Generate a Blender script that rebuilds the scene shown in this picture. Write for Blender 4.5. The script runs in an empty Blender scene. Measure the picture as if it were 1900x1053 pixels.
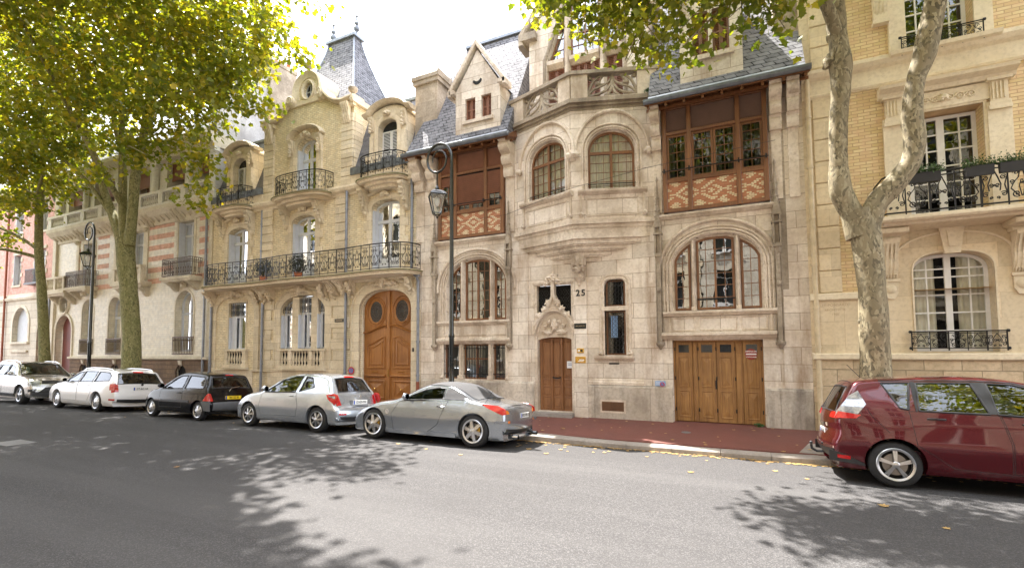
import bpy, bmesh, math, random
from math import sin, cos, pi, radians, sqrt, atan2
from mathutils import Vector, Matrix, noise
from mathutils.geometry import tessellate_polygon

C = bpy.context.scene.collection
SC = bpy.context.scene
rnd = random.Random(7)

# ------------------------------------------------------------------ camera
# metres: x runs along the street, y goes into the houses (their fronts stand at y = 0), z is up
CAM = Vector((0.0, -13.091, 2.05))
cd = bpy.data.cameras.new("camera"); cam = bpy.data.objects.new("camera", cd); C.objects.link(cam)
_yaw, _pit, _rol = radians(25.407), radians(3.26), radians(0.375)
_F = Vector((-sin(_yaw)*cos(_pit), cos(_yaw)*cos(_pit), sin(_pit)))
_R = Vector((cos(_yaw), sin(_yaw), 0)); _D = _F.cross(_R)
_r = _R*cos(_rol) + _D*sin(_rol); _d = -_R*sin(_rol) + _D*cos(_rol)
cam.matrix_world = Matrix(((_r.x, -_d.x, -_F.x, CAM.x), (_r.y, -_d.y, -_F.y, CAM.y), (_r.z, -_d.z, -_F.z, CAM.z), (0, 0, 0, 1)))
cd.sensor_width = 36; cd.sensor_fit = 'HORIZONTAL'; cd.lens = 890/1900*36; cd.shift_y = 68.07/1900
cd.clip_start = 0.05; cd.clip_end = 2000
SC.camera = cam

# ------------------------------------------------------------------ light
SUN = Vector((-3.0, 1.5, 7.0)).normalized()
w = bpy.data.worlds.new("World"); SC.world = w; w.use_nodes = True
wn = w.node_tree.nodes; wl = w.node_tree.links; wn.clear()
sky = wn.new('ShaderNodeTexSky'); sky.sky_type = 'NISHITA'; sky.sun_disc = False
sky.sun_elevation = math.asin(SUN.z); sky.sun_rotation = atan2(SUN.x, SUN.y)
sky.air_density = 1.0; sky.dust_density = 5.0; sky.ozone_density = 1.0; sky.altitude = 50
hz = wn.new('ShaderNodeMix'); hz.data_type = 'RGBA'; hz.inputs[0].default_value = 0.55      # thin bright overcast veil
hz.inputs[7].default_value = (12.9, 13.3, 14.4, 1)
bg = wn.new('ShaderNodeBackground'); bg.inputs[1].default_value = 0.10
wo = wn.new('ShaderNodeOutputWorld')
wl.new(sky.outputs[0], hz.inputs[6]); wl.new(hz.outputs[2], bg.inputs[0]); wl.new(bg.outputs[0], wo.inputs[0])
sl = bpy.data.lights.new("sun", 'SUN'); sl.energy = 5.0; sl.angle = radians(0.55); sl.color = (1.0, 0.95, 0.89)
so = bpy.data.objects.new("sun", sl); C.objects.link(so); so.rotation_euler = SUN.to_track_quat('Z', 'Y').to_euler()
so.location = (0, 0, 60)
SC.view_settings.view_transform = 'Standard'; SC.view_settings.look = 'None'
SC.view_settings.exposure = 2.2; SC.view_settings.gamma = 1.0
SC.render.engine = 'CYCLES'

# ------------------------------------------------------------------ object helpers
def empty(name, loc=(0, 0, 0), label=None, cat=None, group=None, rz=0):
    o = bpy.data.objects.new(name, None); C.objects.link(o); o.empty_display_size = 0.3
    o.location = loc; o.rotation_euler = (0, 0, rz)
    tag(o, label, cat, group); return o
def tag(o, label=None, cat=None, group=None, kind=None):
    if label: o['label'] = label
    if cat: o['category'] = cat
    if group: o['group'] = group
    if kind: o['kind'] = kind
    return o
WORLD = {}
def chain(p):                                          # where a parent stands in the scene
    if p.name in WORLD: return WORLD[p.name]
    return Matrix.Translation(p.location) @ p.rotation_euler.to_matrix().to_4x4()
def link(name, me, mats, parent=None, local=False, smooth=None):
    o = bpy.data.objects.new(name, me); C.objects.link(o)
    for m in (mats if isinstance(mats, (list, tuple)) else [mats]): me.materials.append(m)
    if parent is not None:
        o.parent = parent
        if not local: o.matrix_parent_inverse = chain(parent).inverted()
    WORLD[o.name] = Matrix.Identity(4) if not local or parent is None else chain(parent)
    if smooth is not None:
        for p in me.polygons: p.use_smooth = True
        me.set_sharp_from_angle(angle=radians(smooth))
    return o
def copy_tree(o, parent=None):
    c = o.copy(); C.objects.link(c)
    if parent is not None: c.parent = parent
    for ch in [q for q in bpy.data.objects if q.parent == o]: copy_tree(ch, c)
    return c

class MB:
    def __init__(s, xf=None): s.v = []; s.f = []; s.m = []; s.xf = xf; s.mi = 0
    def add(s, vs, fs):
        b = len(s.v)
        s.v += [s.xf(Vector(p)) if s.xf else Vector(p) for p in vs]
        s.f += [[i+b for i in f] for f in fs]; s.m += [s.mi]*len(fs)
    def box(s, x0, x1, y0, y1, z0, z1):
        if x0 > x1: x0, x1 = x1, x0
        if y0 > y1: y0, y1 = y1, y0
        if z0 > z1: z0, z1 = z1, z0
        s.add([(x0,y0,z0),(x1,y0,z0),(x1,y1,z0),(x0,y1,z0),(x0,y0,z1),(x1,y0,z1),(x1,y1,z1),(x0,y1,z1)],
              [(0,3,2,1),(4,5,6,7),(0,1,5,4),(1,2,6,5),(2,3,7,6),(3,0,4,7)])
    def bbox(s, x0, x1, y0, y1, z0, z1, c=0.01):      # box with chamfered front edges (front = y0)
        c = min(c, abs(x1-x0)*.4, abs(z1-z0)*.4, abs(y1-y0)*.8)
        s.add([(x0,y1,z0),(x1,y1,z0),(x1,y1,z1),(x0,y1,z1),(x0,y0+c,z0),(x1,y0+c,z0),(x1,y0+c,z1),(x0,y0+c,z1),
               (x0+c,y0,z0+c),(x1-c,y0,z0+c),(x1-c,y0,z1-c),(x0+c,y0,z1-c)],
              [(3,2,1,0),(0,1,5,4),(1,2,6,5),(2,3,7,6),(3,0,4,7),(4,5,9,8),(5,6,10,9),(6,7,11,10),(7,4,8,11),(8,9,10,11)])
    def prism(s, poly, y0, y1):                        # outline in x,z given thickness from y0 to y1
        n = len(poly)
        tri = tessellate_polygon([[Vector((p[0], p[1], 0)) for p in poly]])
        vs = [(p[0], y0, p[1]) for p in poly] + [(p[0], y1, p[1]) for p in poly]
        fs = [tuple(t) for t in tri] + [tuple(i+n for i in reversed(t)) for t in tri]
        fs += [(i, (i+1) % n, (i+1) % n + n, i+n) for i in range(n)]
        s.add(vs, fs)
    def prism_x(s, poly, x0, x1):                      # outline in y,z
        n = len(poly)
        tri = tessellate_polygon([[Vector((p[0], p[1], 0)) for p in poly]])
        vs = [(x0, p[0], p[1]) for p in poly] + [(x1, p[0], p[1]) for p in poly]
        fs = [tuple(t) for t in tri] + [tuple(i+n for i in reversed(t)) for t in tri]
        fs += [(i, (i+1) % n, (i+1) % n + n, i+n) for i in range(n)]
        s.add(vs, fs)
    def prism_z(s, poly, z0, z1):
        n = len(poly)
        tri = tessellate_polygon([[Vector((p[0], p[1], 0)) for p in poly]])
        vs = [(p[0], p[1], z0) for p in poly] + [(p[0], p[1], z1) for p in poly]
        fs = [tuple(t) for t in tri] + [tuple(i+n for i in reversed(t)) for t in tri]
        fs += [(i, (i+1) % n, (i+1) % n + n, i+n) for i in range(n)]
        s.add(vs, fs)
    def sheet(s, outer, holes, y, depth=0.3, rim=0.0):  # wall skin with openings; each opening gets reveals 'depth' deep
        loops = [[Vector((p[0], p[1], 0)) for p in outer]] + [[Vector((p[0], p[1], 0)) for p in h] for h in holes]
        tri = tessellate_polygon(loops)
        flat = [p for l in loops for p in l]
        s.add([(p.x, y, p.y) for p in flat], [tuple(t) for t in tri])
        for h in holes:
            n = len(h)
            s.add([(p[0], y, p[1]) for p in h] + [(p[0], y+depth, p[1]) for p in h],
                  [(i, (i+1) % n, (i+1) % n + n, i+n) for i in range(n)])
        if rim:
            n = len(outer)
            s.add([(p[0], y, p[1]) for p in outer] + [(p[0], y+rim, p[1]) for p in outer],
                  [(i, (i+1) % n, (i+1) % n + n, i+n) for i in range(n)])
    def tube(s, path, r, n=6, closed=False, taper=None, caps=True):
        P = [Vector(p) for p in path]; m = len(P)
        if m < 2: return
        vs = []; up = None
        for i, p in enumerate(P):
            if closed: t = P[(i+1) % m] - P[i-1]
            else: t = P[min(i+1, m-1)] - P[max(i-1, 0)]
            if t.length < 1e-9: t = Vector((0, 0, 1))
            t.normalize()
            if up is None:
                up = Vector((0, 1, 0)) if abs(t.y) < .9 else Vector((1, 0, 0))
            u = up - t*up.dot(t)
            if u.length < 1e-6: u = Vector((1, 0, 0)) - t*t.x
            u.normalize(); up = u; v = t.cross(u)
            rr = taper[i] if taper else r
            vs += [p + u*(cos(2*pi*k/n+pi/n)*rr) + v*(sin(2*pi*k/n+pi/n)*rr) for k in range(n)]
        fs = []
        for i in range(m if closed else m-1):
            a = i*n; b = ((i+1) % m)*n
            fs += [(a+k, a+(k+1) % n, b+(k+1) % n, b+k) for k in range(n)]
        if not closed and caps: fs += [tuple(range(n-1, -1, -1)), tuple((m-1)*n+k for k in range(n))]
        s.add(vs, fs)
    def lathe(s, prof, c, n=12, axis='z', caps=True):     # prof: (radius, height)
        vs = []; m = len(prof)
        for r, h in prof:
            for k in range(n):
                a = 2*pi*k/n
                if axis == 'z': vs.append((c[0]+r*cos(a), c[1]+r*sin(a), c[2]+h))
                elif axis == 'y': vs.append((c[0]+r*cos(a), c[1]+h, c[2]+r*sin(a)))
                else: vs.append((c[0]+h, c[1]+r*cos(a), c[2]+r*sin(a)))
        fs = [(i*n+k, i*n+(k+1) % n, (i+1)*n+(k+1) % n, (i+1)*n+k) for i in range(m-1) for k in range(n)]
        if caps: fs += [tuple(range(n-1, -1, -1)), tuple((m-1)*n+k for k in range(n))]
        s.add(vs, fs)
    def mould(s, path, prof, closed=False):            # path in x,z; profile (d = offset to the left-hand normal of the path, y)
        n = len(path); m = len(prof); vs = []
        for i in range(n):
            a = path[i-1] if (i or closed) else path[i]; b = path[(i+1) % n] if (i < n-1 or closed) else path[i]
            p = path[i]
            t1 = Vector((p[0]-a[0], p[1]-a[1])); t2 = Vector((b[0]-p[0], b[1]-p[1]))
            if t1.length < 1e-9: t1 = t2
            if t2.length < 1e-9: t2 = t1
            t1.normalize(); t2.normalize(); n1 = Vector((-t1.y, t1.x)); n2 = Vector((-t2.y, t2.x))
            nn = n1+n2; nn.normalize(); k = min(1/max(nn.dot(n1), .35), 2.0)
            vs += [(p[0]+nn.x*k*d, y, p[1]+nn.y*k*d) for d, y in prof]
        fs = [(i*m+j, i*m+(j+1) % m, ((i+1) % n)*m+(j+1) % m, ((i+1) % n)*m+j) for i in range(n if closed else n-1) for j in range(m)]
        if not closed: fs += [tuple(range(m-1, -1, -1)), tuple((n-1)*m+j for j in range(m))]
        s.add(vs, fs)
    def blob(s, c, r, seed=0, rough=.25, n=10, m=7, squash=(1, 1, 1)):   # lumpy carved knob
        vs = []
        for i in range(m+1):
            th = pi*i/m
            for k in range(n):
                ph = 2*pi*k/n; d = Vector((sin(th)*cos(ph), sin(th)*sin(ph), cos(th)))
                q = 1 + rough*noise.noise(d*2.3 + Vector((seed*7.1, seed*3.3, seed)))*1.6
                vs.append((c[0]+d.x*r*q*squash[0], c[1]+d.y*r*q*squash[1], c[2]+d.z*r*q*squash[2]))
        s.add(vs, [(i*n+k, i*n+(k+1) % n, (i+1)*n+(k+1) % n, (i+1)*n+k) for i in range(m) for k in range(n)])
    def mesh(s, name='m'):
        me = bpy.data.meshes.new(name); me.from_pydata(s.v, [], s.f); me.update()
        me.polygons.foreach_set('material_index', s.m)
        bm = bmesh.new(); bm.from_mesh(me)
        bmesh.ops.recalc_face_normals(bm, faces=bm.faces); bm.to_mesh(me); bm.free()
        return me
    def build(s, name, mats, parent=None, local=False, smooth=None):
        return link(name, s.mesh(name), mats, parent, local, smooth)

def arc(cx, cz, rx, rz, a0, a1, n=16):
    return [(cx+rx*cos(radians(a0+(a1-a0)*i/n)), cz+rz*sin(radians(a0+(a1-a0)*i/n))) for i in range(n+1)]
def arch_poly(x0, x1, z0, zs, zt, n=16):               # opening: straight sides to zs, elliptical head to zt (counter-clockwise)
    return [(x0, z0), (x1, z0)] + arc((x0+x1)/2, zs, (x1-x0)/2, zt-zs, 0, 180, n)
def basket_poly(x0, x1, z0, zs, zt, n=20, e=2.6):      # fuller, flat-topped head
    cx = (x0+x1)/2; a = (x1-x0)/2; b = zt-zs; p = []
    for i in range(n+1):
        t = pi*i/n; c_, s_ = cos(t), sin(t)
        p.append((cx+a*math.copysign(abs(c_)**(2/e), c_), zs+b*abs(s_)**(2/e)))
    return [(x0, z0), (x1, z0)] + p
def rect(x0, x1, z0, z1): return [(x0, z0), (x1, z0), (x1, z1), (x0, z1)]
def clip_head(x, kind, x0, x1, zs, zt, e=2.6):         # height of an arch head above x
    t = max(-1, min(1, (x-(x0+x1)/2)/((x1-x0)/2))); ee = e if kind == 'b' else 2.0
    return zs+(zt-zs)*max(0, 1-abs(t)**ee)**(1/ee)
def spiral(cx, cz, r0, r1, a0, turns, y=0, n=18, sx=1):
    return [(cx+sx*(r0+(r1-r0)*i/n)*cos(a0+2*pi*turns*i/n), y, cz+(r0+(r1-r0)*i/n)*sin(a0+2*pi*turns*i/n)) for i in range(n+1)]

# ------------------------------------------------------------------ materials
def newmat(name):
    m = bpy.data.materials.new(name); m.use_nodes = True
    return m, m.node_tree.nodes, m.node_tree.links, m.node_tree.nodes['Principled BSDF']
def nd(ns, typ, **kw):
    n = ns.new(typ)
    for k, v in kw.items():
        if k in ('op', 'operation'): n.operation = v
        elif k == 'blend': n.blend_type = v
        elif k == 'dtype': n.data_type = v
        elif k.startswith('i'): n.inputs[int(k[1:])].default_value = v
        else: setattr(n, k, v)
    return n
def c4(c): return (c[0], c[1], c[2], 1)
def coords(ns, ls, wallmap=True):
    tc = nd(ns, 'ShaderNodeTexCoord'); 
    if not wallmap: return tc.outputs['Object']
    sx = nd(ns, 'ShaderNodeSeparateXYZ'); ls.new(tc.outputs['Object'], sx.inputs[0])
    ad = nd(ns, 'ShaderNodeMath', op='ADD'); ls.new(sx.outputs[0], ad.inputs[0]); ls.new(sx.outputs[1], ad.inputs[1])
    cb = nd(ns, 'ShaderNodeCombineXYZ'); ls.new(ad.outputs[0], cb.inputs[0]); ls.new(sx.outputs[2], cb.inputs[1])
    return cb.outputs[0]
def mixc(ns, ls, f, a, b, blend='MIX'):
    m = nd(ns, 'ShaderNodeMix', dtype='RGBA', blend=blend)
    if isinstance(f, (int, float)): m.inputs[0].default_value = f
    else: ls.new(f, m.inputs[0])
    for s_, v in ((6, a), (7, b)):
        if isinstance(v, tuple): m.inputs[s_].default_value = c4(v)
        else: ls.new(v, m.inputs[s_])
    return m.outputs[2]
def noise_f(ns, ls, vec, scale, detail=5, lo=.4, hi=.6, rough=.6, mapping=None):
    if mapping:
        mp = nd(ns, 'ShaderNodeMapping'); mp.inputs['Scale'].default_value = mapping; ls.new(vec, mp.inputs[0]); vec = mp.outputs[0]
    n = nd(ns, 'ShaderNodeTexNoise'); n.inputs['Scale'].default_value = scale; n.inputs['Detail'].default_value = detail
    n.inputs['Roughness'].default_value = rough; ls.new(vec, n.inputs['Vector'])
    r = nd(ns, 'ShaderNodeMapRange'); r.inputs[1].default_value = lo; r.inputs[2].default_value = hi
    ls.new(n.outputs[0], r.inputs[0]); return r.outputs[0]
def bump(ns, ls, bs, h, strength=.3, dist=.01):
    b = nd(ns, 'ShaderNodeBump'); b.inputs['Strength'].default_value = strength; b.inputs['Distance'].default_value = dist
    ls.new(h, b.inputs['Height'])
    ls.new(b.outputs[0], bs.inputs['Normal']); return b
def stone(name, ca, cb, block=None, joint=(.30, .25, .19), jw=.006, stain=.35, staincol=(.16, .12, .08), rough=.85, streak=.35, off=.5, bs_=.25):
    m, ns, ls, bs = newmat(name); v = coords(ns, ls); o = coords(ns, ls, False)
    f1 = noise_f(ns, ls, o, 1.1, 6, .35, .65); col = mixc(ns, ls, f1, ca, cb)
    f2 = noise_f(ns, ls, o, 14, 5, .45, .75)
    col = mixc(ns, ls, f2, col, tuple(x*.86 for x in cb))
    h = None
    if block:
        br = nd(ns, 'ShaderNodeTexBrick'); ls.new(v, br.inputs['Vector'])
        br.inputs['Scale'].default_value = 1; br.inputs['Brick Width'].default_value = block[0]; br.inputs['Row Height'].default_value = block[1]
        br.inputs['Mortar Size'].default_value = jw; br.inputs['Mortar Smooth'].default_value = .2; br.offset = off
        br.inputs['Color1'].default_value = (.78, .76, .73, 1); br.inputs['Color2'].default_value = (1.08, 1.06, 1.04, 1); br.inputs['Mortar'].default_value = (1, 1, 1, 1)
        col = mixc(ns, ls, .8, col, br.outputs[0], 'MULTIPLY')
        col = mixc(ns, ls, br.outputs[1], col, joint); h = br.outputs[1]
    f3 = noise_f(ns, ls, o, .8, 7, .52, .72, .7, (1.6, 1.6, .28))    # water streaks
    f4 = noise_f(ns, ls, o, .55, 6, .5, .7, .7)
    mm = nd(ns, 'ShaderNodeMath', op='MULTIPLY'); ls.new(f3, mm.inputs[0]); mm.inputs[1].default_value = streak
    col = mixc(ns, ls, mm.outputs[0], col, staincol)
    m2 = nd(ns, 'ShaderNodeMath', op='MULTIPLY'); ls.new(f4, m2.inputs[0]); m2.inputs[1].default_value = stain*.6
    col = mixc(ns, ls, m2.outputs[0], col, staincol)
    ls.new(col, bs.inputs['Base Color']); bs.inputs['Roughness'].default_value = rough
    nn = nd(ns, 'ShaderNodeTexNoise'); nn.inputs['Scale'].default_value = 60; nn.inputs['Detail'].default_value = 6; ls.new(o, nn.inputs['Vector'])
    if h is not None:
        sb = nd(ns, 'ShaderNodeMath', op='SUBTRACT'); ls.new(nn.outputs[0], sb.inputs[0]); 
        mh = nd(ns, 'ShaderNodeMath', op='MULTIPLY'); ls.new(h, mh.inputs[0]); mh.inputs[1].default_value = 1.2; ls.new(mh.outputs[0], sb.inputs[1])
        bump(ns, ls, bs, sb.outputs[0], bs_*2, .01)
    else: bump(ns, ls, bs, nn.outputs[0], bs_, .01)
    return m
def brick(name, c1, c2, mortar, bw=.22, bh=.065, jw=.007, rough=.75, off=.5, mott=None, bscale=.6):
    m, ns, ls, bs = newmat(name); v = coords(ns, ls); o = coords(ns, ls, False)
    br = nd(ns, 'ShaderNodeTexBrick'); ls.new(v, br.inputs['Vector']); br.offset = off
    br.inputs['Scale'].default_value = 1; br.inputs['Brick Width'].default_value = bw; br.inputs['Row Height'].default_value = bh
    br.inputs['Mortar Size'].default_value = jw; br.inputs['Mortar Smooth'].default_value = .15; br.inputs['Bias'].default_value = 0
    br.inputs['Color1'].default_value = c4(c1); br.inputs['Color2'].default_value = c4(c2); br.inputs['Mortar'].default_value = c4(mortar)
    col = br.outputs[0]
    f = noise_f(ns, ls, o, 5, 5, .4, .7)
    col = mixc(ns, ls, f, col, mixc(ns, ls, .75, col, mott or tuple(x*.62 for x in c1)))
    f2 = noise_f(ns, ls, o, .6, 5, .5, .75)
    m2 = nd(ns, 'ShaderNodeMath', op='MULTIPLY'); ls.new(f2, m2.inputs[0]); m2.inputs[1].default_value = .3
    col = mixc(ns, ls, m2.outputs[0], col, tuple(x*.4 for x in c2))
    ls.new(col, bs.inputs['Base Color']); bs.inputs['Roughness'].default_value = rough
    inv = nd(ns, 'ShaderNodeMath', op='SUBTRACT'); inv.inputs[0].default_value = 1; ls.new(br.outputs[1], inv.inputs[1])
    bump(ns, ls, bs, inv.outputs[0], bscale, .008)
    return m
def plain(name, col, rough=.6, metal=0, var=.12, vscale=6, bumps=0, spec=None, coat=0, grad=None):
    m, ns, ls, bs = newmat(name); o = coords(ns, ls, False)
    f = noise_f(ns, ls, o, vscale, 5, .35, .7)
    ls.new(mixc(ns, ls, f, col, tuple(x*(1-var*2) for x in col)), bs.inputs['Base Color'])
    bs.inputs['Roughness'].default_value = rough; bs.inputs['Metallic'].default_value = metal
    if coat: bs.inputs['Coat Weight'].default_value = coat; bs.inputs['Coat Roughness'].default_value = .04
    if bumps:
        n = nd(ns, 'ShaderNodeTexNoise'); n.inputs['Scale'].default_value = vscale*6; ls.new(o, n.inputs['Vector']); bump(ns, ls, bs, n.outputs[0], bumps, .01)
    return m
def wood(name, ca, cb, rough=.45, vertical=True):
    m, ns, ls, bs = newmat(name); o = coords(ns, ls, False)
    sc = (22, 22, 1.2) if vertical else (1.2, 22, 22)
    f = noise_f(ns, ls, o, 1.3, 6, .35, .68, .6, sc); g = noise_f(ns, ls, o, 1.2, 4, .35, .7)
    col = mixc(ns, ls, f, ca, cb); col = mixc(ns, ls, mixf(ns, ls, g, .6), col, tuple(x*.6 for x in cb))
    ls.new(col, bs.inputs['Base Color']); bs.inputs['Roughness'].default_value = rough
    bump(ns, ls, bs, f, .15, .004); return m
def mixf(ns, ls, f, k):
    n = nd(ns, 'ShaderNodeMath', op='MULTIPLY'); ls.new(f, n.inputs[0]); n.inputs[1].default_value = k; return n.outputs[0]
def glassmat(name, tint=(.55, .6, .6), ior=1.5, minr=.06, rough=0.0, gain=1.0, wave=.0):
    m, ns, ls, bs = newmat(name); ns.remove(bs); out = ns['Material Output']
    tr = nd(ns, 'ShaderNodeBsdfTransparent'); tr.inputs[0].default_value = c4(tint)
    gl = nd(ns, 'ShaderNodeBsdfGlossy'); gl.inputs['Roughness'].default_value = rough; gl.inputs[0].default_value = (.95, .97, 1, 1)
    fr = nd(ns, 'ShaderNodeFresnel'); fr.inputs[0].default_value = ior
    mx = nd(ns, 'ShaderNodeMixShader'); mr = nd(ns, 'ShaderNodeMath', op='MULTIPLY_ADD'); ls.new(fr.outputs[0], mr.inputs[0])
    mr.inputs[1].default_value = gain; mr.inputs[2].default_value = minr; mr.use_clamp = True
    ls.new(mr.outputs[0], mx.inputs[0]); ls.new(tr.outputs[0], mx.inputs[1]); ls.new(gl.outputs[0], mx.inputs[2]); ls.new(mx.outputs[0], out.inputs[0])
    if wave:
        o = coords(ns, ls, False); n = nd(ns, 'ShaderNodeTexNoise'); n.inputs['Scale'].default_value = 3; ls.new(o, n.inputs['Vector'])
        b = nd(ns, 'ShaderNodeBump'); b.inputs['Strength'].default_value = wave; b.inputs['Distance'].default_value = .02; ls.new(n.outputs[0], b.inputs['Height']); ls.new(b.outputs[0], gl.inputs['Normal'])
    return m

M = {}
M['stoneD'] = stone('pale limestone blocks', (.85, .785, .70), (.73, .645, .54), (.86, .405), (.30, .215, .14), .006, .8, (.28, .175, .10), streak=.8)
M['stoneDt'] = stone('carved limestone', (.80, .71, .60), (.60, .495, .38), None, stain=.9, staincol=(.20, .135, .08), streak=.75)
M['stoneDw'] = stone('weathered limestone', (.52, .45, .36), (.33, .27, .20), (1.1, .5), (.25, .21, .16), .005, .9, (.12, .095, .07), streak=.8)
M['stonePl'] = stone('plinth limestone', (.72, .66, .57), (.54, .47, .385), (1.5, 1.2), (.3, .25, .2), .004, 1.1, (.11, .085, .065), streak=.8, bs_=.7)
M['stoneC'] = stone('cream limestone', (.80, .72, .56), (.70, .60, .43), (.7, .33), (.36, .29, .19), .005, .3, (.26, .18, .10), streak=.3)
M['stoneCt'] = stone('cream carved limestone', (.80, .70, .54), (.68, .57, .40), None, stain=.35, staincol=(.27, .18, .10), streak=.35)
M['brickC'] = brick('yellow glazed brick', (.80, .67, .43), (.90, .80, .58), (.50, .38, .24), .22, .072, .008)
M['stoneE'] = stone('honey limestone', (.80, .69, .50), (.72, .595, .40), (.95, .52), (.52, .40, .24), .003, .14, (.36, .24, .13), streak=.12)
M['stoneEt'] = stone('honey limestone trim', (.81, .71, .53), (.72, .61, .43), None, stain=.14, staincol=(.36, .25, .14), streak=.16)
M['stoneEr'] = stone('rough honey limestone', (.74, .60, .41), (.60, .47, .30), (.62, .38), (.40, .31, .2), .008, .3, (.32, .22, .13), streak=.2, bs_=1.2)
M['brickE'] = brick('straw yellow brick', (.62, .47, .22), (.78, .64, .36), (.44, .30, .16), .235, .075, .009, mott=(.66, .42, .25))
M['glazedB'] = brick('cream glazed brick', (.80, .74, .60), (.74, .66, .50), (.56, .47, .33), .5, .10, .006, .45, bscale=.3)
M['pinkband'] = brick('salmon brick band', (.68, .36, .25), (.76, .45, .33), (.64, .46, .36), .21, .06, .006)
M['pinkA'] = brick('pink brick', (.69, .36, .28), (.78, .46, .37), (.62, .42, .34), .21, .066, .006)
M['brownB'] = stone('brown rubble stone', (.30, .20, .12), (.20, .13, .08), (.36, .2), (.14, .10, .07), .012, .3, (.08, .05, .03), bs_=1.3)
M['stoneB'] = stone('pale trim stone', (.74, .68, .55), (.62, .55, .42), None, stain=.35, staincol=(.30, .23, .15), streak=.35)
M['render'] = stone('grey rendered wall', (.60, .58, .56), (.48, .46, .45), None, stain=.5, staincol=(.28, .26, .26), streak=.6)
M['slate'] = brick('slate roof', (.125, .125, .135), (.22, .22, .235), (.012, .012, .013), .26, .13, .013, .85, mott=(.27, .27, .29), bscale=1.0)
M['slate'].node_tree.nodes['Principled BSDF'].inputs['Specular IOR Level'].default_value = .12
M['slatedark'] = brick('dark slate roof', (.085, .09, .11), (.15, .155, .18), (.025, .028, .033), .2, .10, .006, .4, mott=(.2, .2, .22), bscale=.9)
M['zinc'] = plain('weathered zinc', (.22, .24, .27), .45, .6, .2)
M['lead'] = plain('lead flashing', (.30, .33, .37), .4, .5, .2)
M['timber'] = wood('red brown oak', (.27, .12, .05), (.17, .07, .028), .4)
M['blind'] = plain('rust brown slatted blind', (.24, .10, .055), .55, 0, .1)
M['bluebr'] = plain('dull brown slatted blind', (.135, .07, .045), .55, 0, .1)
M['oak'] = wood('varnished honey oak', (.46, .205, .055), (.30, .115, .028), .38)
M['oakG'] = wood('weathered honey oak', (.44, .235, .075), (.25, .12, .04), .55)
M['oakD'] = wood('worn brown oak', (.36, .17, .07), (.23, .10, .04), .5)
M['white'] = plain('white paint', (.78, .77, .74), .4, 0, .04)
M['greyw'] = plain('pale grey painted joinery', (.60, .62, .64), .45, 0, .06)
M['shutter'] = plain('blue grey painted shutter', (.60, .63, .69), .5, 0, .06)
M['darkgrey'] = plain('dark grey joinery', (.16, .165, .17), .5, 0, .1)
M['iron'] = plain('black wrought iron', (.018, .018, .02), .35, .4, .1)
M['ironb'] = plain('brown painted iron', (.12, .075, .045), .5, .2, .15)
M['black'] = plain('black gloss enamel', (.006, .009, .008), .18, 0, .05, coat=.5)
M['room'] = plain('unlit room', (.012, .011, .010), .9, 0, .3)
M['curtain'] = plain('cream curtain cloth', (.72, .66, .52), .9, 0, .1, 3)
M['sheer'] = plain('grey net curtain', (.26, .25, .235), .9, 0, .12, 3)
M['glass'] = glassmat('window glass', (.48, .51, .50), 1.5, .05, wave=.06)
M['glassr'] = glassmat('reflective window glass', (.30, .30, .28), 1.5, .20, wave=.10)
M['glassc'] = glassmat('clear window glass', (.86, .88, .86), 1.5, .03, gain=.6, wave=.06)
M['lampglass'] = glassmat('frosted lantern glass', (.85, .87, .85), 1.45, .12, .15)
M['brass'] = plain('polished brass', (.72, .46, .12), .25, 1.0, .1)
M['terra'] = plain('terracotta', (.60, .20, .09), .8, 0, .15)
M['rustpipe'] = plain('rust red iron pipe', (.30, .09, .045), .55, .2, .15)
M['greypipe'] = plain('grey zinc pipe', (.27, .29, .33), .45, .5, .15)
M['creampipe'] = plain('cream painted pipe', (.66, .54, .35), .5, 0, .12)
M['moss'] = plain('mossy stone edge', (.20, .19, .08), .95, 0, .3, 9, .5)
M['plantg'] = plain('potted plant green', (.07, .14, .03), .6, 0, .3, 20)
M['planter'] = plain('black planter box', (.02, .02, .022), .5, 0, .1)
M['text'] = plain('black lettering', (.012, .012, .012), .5, 0, 0)
M['textw'] = plain('white lettering', (.8, .8, .8), .5, 0, 0)
M['textf'] = plain('faded engraved lettering', (.50, .37, .22), .8, 0, 0)
M['paper'] = plain('white paper', (.80, .80, .82), .7, 0, .03)
M['bluep'] = plain('blue printed card', (.10, .22, .50), .4, 0, .1)
M['red'] = plain('red enamel', (.55, .02, .03), .4, 0, .05)
M['plaqueg'] = plain('dark engraved plaque', (.03, .035, .03), .3, .3, .2)

def text(body, size, parent, name, mat, loc, rx=pi/2, rz=0, ext=.002, align='CENTER', spacing=1, bold=0, xs=1):
    cu = bpy.data.curves.new(name, 'FONT'); cu.body = body; cu.size = size; cu.extrude = ext; cu.align_x = align; cu.align_y = 'CENTER'
    cu.space_character = spacing; cu.offset = bold; cu.resolution_u = 3
    o = bpy.data.objects.new('t', cu); C.objects.link(o)
    bpy.context.view_layer.update()
    dg = bpy.context.evaluated_depsgraph_get(); me = bpy.data.meshes.new_from_object(o.evaluated_get(dg))
    bpy.data.objects.remove(o)
    mt = Matrix.Translation(loc) @ Matrix.Rotation(rz, 4, 'Z') @ Matrix.Rotation(rx, 4, 'X') @ Matrix.Diagonal((xs, 1, 1, 1))
    me.transform(mt); me.materials.clear()
    return me, mat, name, parent
def put_text(*a, local=False, **k):
    me, mat, name, parent = text(*a, **k); return link(name, me, mat, parent, local)
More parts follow.
